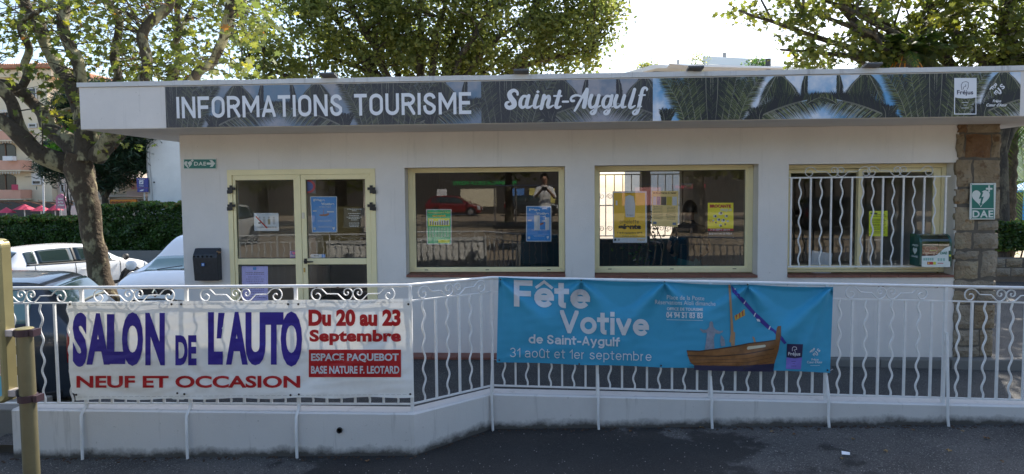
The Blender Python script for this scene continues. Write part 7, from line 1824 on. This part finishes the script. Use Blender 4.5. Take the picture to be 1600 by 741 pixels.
# spiky pot plant low in the first window
q = P(682, 417, .6); pl = thing('pot_plant', 'spiky long leaved pot plant in the lower left corner of the first window', 'plant', (q.x, .62, 0)); part('pot', MB().lathe([(.12,0),(.17,.30),(.175,.31),(.15,.31),(.13,.05)], (q.x,.62,0), 18), mat('pot_brown', (.12,.06,.035), .7), pl, smooth=50); part('soil', MB().lathe([(.001,.28),(.148,.285)], (q.x,.62,0), 14), mat('soil', (.03,.02,.015), .95), pl, fixn=False)
PLT = mat('plant_green', (.03,.075,.02), .45); rg_ = random.Random(4); tn_ = []
for k in range(34):
    a = rg_.uniform(0, 2*pi); L_ = rg_.uniform(.5, .85); el = rg_.uniform(.5, 1.35); d = Vector((cos(a), sin(a)*.7, 0)); mb = MB(); pts = [Vector((q.x, .62, .28))+d*(L_*s*cos(el))+Vector((0,0,L_*1.35*(s*sin(el)-.42*s*s))) for s in [j/9 for j in range(10)]]; sd_ = d.cross(Vector((0,0,1))).normalized()
    pts = [Vector((p.x, max(.28, p.y), p.z)) for p in pts]
    for j in range(9): w0, w1 = .017*(1-j/9.3), .017*(1-(j+1)/9.3); mb.face(pts[j]-sd_*w0, pts[j]+sd_*w0, pts[j+1]+sd_*w1, pts[j+1]-sd_*w1)
    part('leaf', mb, PLT, pl, fixn=False)
st_ = thing('climbing_plant', 'thin stemmed climbing plant low in the second window', 'plant', (P(1015,417,.8).x, .8, 0)); part('pot', MB().box(P(985,417,.8).x, P(1030,417,.8).x, .7, .95, -.01, .86), mat('planter_dark', (.05,.05,.05), .6), st_)
for k in range(4): xx = P(995+k*12,417,.8).x; part('stem', MB().tube([(xx,.8,.86),(xx+.05,.8,1.15),(xx-.06,.8,1.4),(xx+.02,.8,1.62)], [.010,.008,.007,.004], 6), mat('stem_brown', (.16,.10,.05), .7), st_)
rs = np.random.RandomState(9); C_ = np.array((P(1000,400,.8).x,.8,1.25))+rs.normal(size=(160,3))*np.array([.13,.06,.24]); leaves('foliage', C_, np.full(160,.055), 'oval', LEAF_H, st_, rs, rs.uniform(size=160))
# back windows with grilles
for i, (xa, xb, za, zb) in enumerate(bh):
    t = thing('window_grille', ['white iron grille of the back window, left of the omelette poster', 'white iron grille of the narrow back window beside the pale leaflet', 'white iron grille of the back window behind the door'][i], 'window grille', ((xa+xb)/2, OFFICE_D+.1, za))
    for z in (za+.05, (za+zb)/2, zb-.05): part('rail', MB().box(xa+.01, xb-.01, OFFICE_D+.09, OFFICE_D+.11, z-.01, z+.01), IRON, t)
    n = max(2, int((xb-xa)/.14))
    for k in range(n+1): x = xa+.02+(xb-xa-.04)*k/n; part('bar', MB().box(x-.008, x+.008, OFFICE_D+.092, OFFICE_D+.108, za+.061, zb-.061), IRON, t)
    for k in range(n):
        for z in (za+.18, (za+zb)/2+.16):
            c_ = Vector((xa+.02+(xb-xa-.04)*(k+.5)/n, 0, z)); part('scroll', MB().tube([(x_, OFFICE_D+.1, z_) for x_, z_ in spiral(c_.x, c_.z, .010, .055, 0, 560, 20)], .006, 5), IRON, t)
pass
# ------------------------------------------------------------ the square behind the photographer (seen mirrored in the glass)
BY = -43.0
ph = thing('pharmacy_building', 'long building across the square with a green pharmacy sign, mirrored in the windows', 'building', (0, BY, 0))
part('wall', MB().box(-30, 30, BY-8, BY, -.1, 6.5), plaster_material('peach_render', (.20,.13,.08), dirt_amt=.1), ph); part('roof', MB().box(-30.4, 30.4, BY-8.4, BY+.5, 6.502, 6.8), ROOFT, ph)
part('shop_front', MB().box(-29.9, 29.9, BY+.002, BY+.4, -.1, 3.3), mat('shop_dark', (.05,.045,.04), .6), ph)
fpm = lambda u, v, h=0: Vector((-u, BY+.42+h, v)); GN = mat('neon_green', (.05,.45,.12), .4)
lettering('PHARMACIE DE LA POSTE', ph, GN, fpm, 2.2, 7.2, 2.2, .30, bold=.03, lift=.01); lettering('Pressing', ph, GN, fpm, 11.0, 13.0, 2.2, .30, bold=.03, lift=.01)
for x in range(-28, 29, 4):
    w = part('window', MB().box(x, x+1.3, BY+.01, BY+.06, 3.6, 5.2), DKG, ph); obj('shutter', MB().box(x-.62, x-.03, BY+.01, BY+.08, 3.6, 5.2), SHUT, w); obj('shutter', MB().box(x+1.33, x+1.95, BY+.01, BY+.08, 3.6, 5.2), SHUT, w)
POST_C = [(-8.5,-7.7,(.7,.7,.72)), (-6.6,-3.8,(.75,.68,.5)), (-2.8,-1.6,(.1,.25,.6)), (-1.2,.8,(.7,.62,.2)), (2.5,4.8,(.7,.7,.7)), (6,9,(.65,.3,.3))]
for k, (a, b, c_) in enumerate(POST_C): part('shop_window', MB().box(a, b, BY+.41, BY+.44, .5, 1.9), mat('shop_card%d' % k, c_, .6), ph)
part('awning', MB().prism([(9.8, 1.8), (12, 1.8), (12, 2.1), (9.8, 2.1)], BY+.45, BY+2.0), PINKA, ph)
make_car('parked_car', 'red hatchback parked across the square in front of the pharmacy', CR, (-6.6, BY+4, -.09), 0, HATCH, 1.0); make_car('parked_car', 'dark car parked across the square, right of the red one', CD, (-.9, BY+4, -.09), 0, HATCH, 1.0); make_car('parked_car', 'white car parked behind the photographer, mirrored in the door glass', CW, (-11.6, -14.5, -.09), 90, HATCH, 1.0)
far_tree('plane_tree', 'plane tree across the square on the left, seen only in reflections', (-8.5, -19, -.09), 8, [(-8.5,-19,4.3,3.8,3.5,2.3)], 6500, .2, LEAF_C, 'lobed', 61, .26, clump=.7, limbs=7)
far_tree('plane_tree', 'plane tree across the square on the right, seen only in reflections', (6.5, -20, -.09), 8, [(6.5,-20,4.4,4.2,3.5,2.3)], 6500, .2, LEAF_C, 'lobed', 62, .26, clump=.7, limbs=7)
far_tree('plane_tree', 'plane tree in the middle of the square, seen only in reflections', (-1.8, -24, -.09), 8, [(-1.8,-24,4.7,3.4,3.2,2.4)], 5000, .2, LEAF_C, 'lobed', 63, .2, clump=.7, limbs=7)
far_tree('plane_tree', 'plane tree at the right side of the square, seen only in the grilled window', (14, -18, -.09), 8, [(14,-18,4.6,4.4,3.5,2.5)], 7500, .2, LEAF_C, 'lobed', 64, .3, clump=.7, limbs=7)
far_tree('plane_tree', 'plane tree near the photographer on the right, seen only in reflections', (3.2, -17, -.09), 8, [(3.2,-17,4.6,3.0,2.5,2.2)], 5000, .16, LEAF_C, 'lobed', 65, .2, clump=.6, limbs=6)
far_tree('plane_tree', 'plane tree far across the square, seen only in the second window', (13, -30, -.09), 8, [(13,-30,4.6,5.4,3.5,2.6)], 6500, .24, LEAF_C, 'lobed', 66, .3, clump=.8, limbs=7)
far_tree('plane_tree', 'plane tree beyond the right end of the square, seen only in the grilled window', (22, -28, -.09), 8, [(22,-28,4.6,6.4,3.5,3.0)], 7500, .24, LEAF_C, 'lobed', 67, .3, clump=.8, limbs=7)
make_car('parked_car', 'dark car parked at the right side of the square, mirrored in the grilled window', CD, (13.5, -22, -.09), 0, HATCH, 1.0)  # unseen car added to darken the bright sand in the grilled window's reflection
far_tree('plane_tree', 'plane tree far on the left of the square, seen only in the door glass', (-15, -26, -.09), 8, [(-15,-26,4.5,5.0,3.2,2.5)], 7000, .2, LEAF_C, 'lobed', 68, .3, clump=.8, limbs=7)
# podium with steps and crowd barriers
pd = thing('podium', 'dark demountable podium with a hand rail standing on the square behind the camera', 'podium', (1.3, -13, -.09)); part('deck', MB().box(-1.6, 4.6, -14.6, -12.2, .62, .72), BLACK, pd)
for x in (-1.5, .5, 2.5, 4.5):
    for y in (-14.5, -12.3): part('leg', MB().cyl((x,y,-.09),(x,y,.62),.04,8), CHR, pd)
for x in (-1.55, -.9): part('rail_post', MB().cyl((x,-12.25,.72),(x,-12.25,1.95),.03,8), CHR, pd)
part('hand_rail', MB().tube([(-1.55,-12.25,1.9),(-1.55,-12.25,1.95),(4.5,-12.25,1.95)], .03, 8), CHR, pd)
def barrier(label, x, y, rz):
    t = thing('crowd_barrier', label, 'barrier', (x, y, -.09), group='crowd barriers on the square', rz=rz, local=True)
    part('frame', MB().tube([(-1.0,0,.12),(-1.0,0,1.0),(-.93,0,1.08),(.93,0,1.08),(1.0,0,1.0),(1.0,0,.12),(-1.0,0,.12)], .02, 8), CHR, t)
    for k in range(13): x_ = -.87+k*.145; part('bar', MB().cyl((x_,0,.14),(x_,0,1.07),.008,6), CHR, t)
    for x_ in (-.7,.7): part('foot', MB().bar((x_,-.3,.02),(x_,.3,.02),.04,.02), CHR, t)
barrier('steel crowd barrier left of the podium, mirrored in the first window', -3.3, -14.5, .1); barrier('steel crowd barrier far left of the podium, turned a little', -5.6, -15.0, -.3)
# photographer
pb_ = thing('planter_block', 'low concrete block on which the photographer stands', 'block', (0, -7.95, -.09)); part('block', MB().box(-.7, .7, -8.4, -7.55, -.09, .46), CONC, pb_, bevel=.02)
pts, ed, rad, J = body_joints(0, -7.72, .46, 1.74, (0, 1), (((.25,.10,1.18),(.09,.30,1.36)), ((.25,.10,1.18),(.09,.30,1.36))))
t = human('person', 'photographer in a white shirt holding a camera, mirrored at the top of the first window', pts, ed, rad, lambda c: 0 if c.z > .46+1.47 or (c.y > -7.56 and c.z > 1.5) else (1 if c.z > .46+.93 else 2), [SKIN, WSH, JEAN], base=(0, -7.72, .46)); face_parts(t, J)
cm = thing('camera', 'black camera held by the photographer', 'camera', (0, -7.33, 1.86)); part('camera_body', MB().box(-.065, .065, -7.36, -7.31, 1.815, 1.905), BLACK, cm, bevel=.008); part('lens', MB().lathe([(.032,0),(.034,.06),(.034,.085)], (0, -7.309, 1.86), 18, 'Y'), BLACK, cm); part('strap', MB().tube([(-.06,-7.34,1.9),(-.10,-7.45,1.93),(0,-7.60,1.98),(.10,-7.45,1.93),(.06,-7.34,1.9)], .006, 5), BLACK, cm)
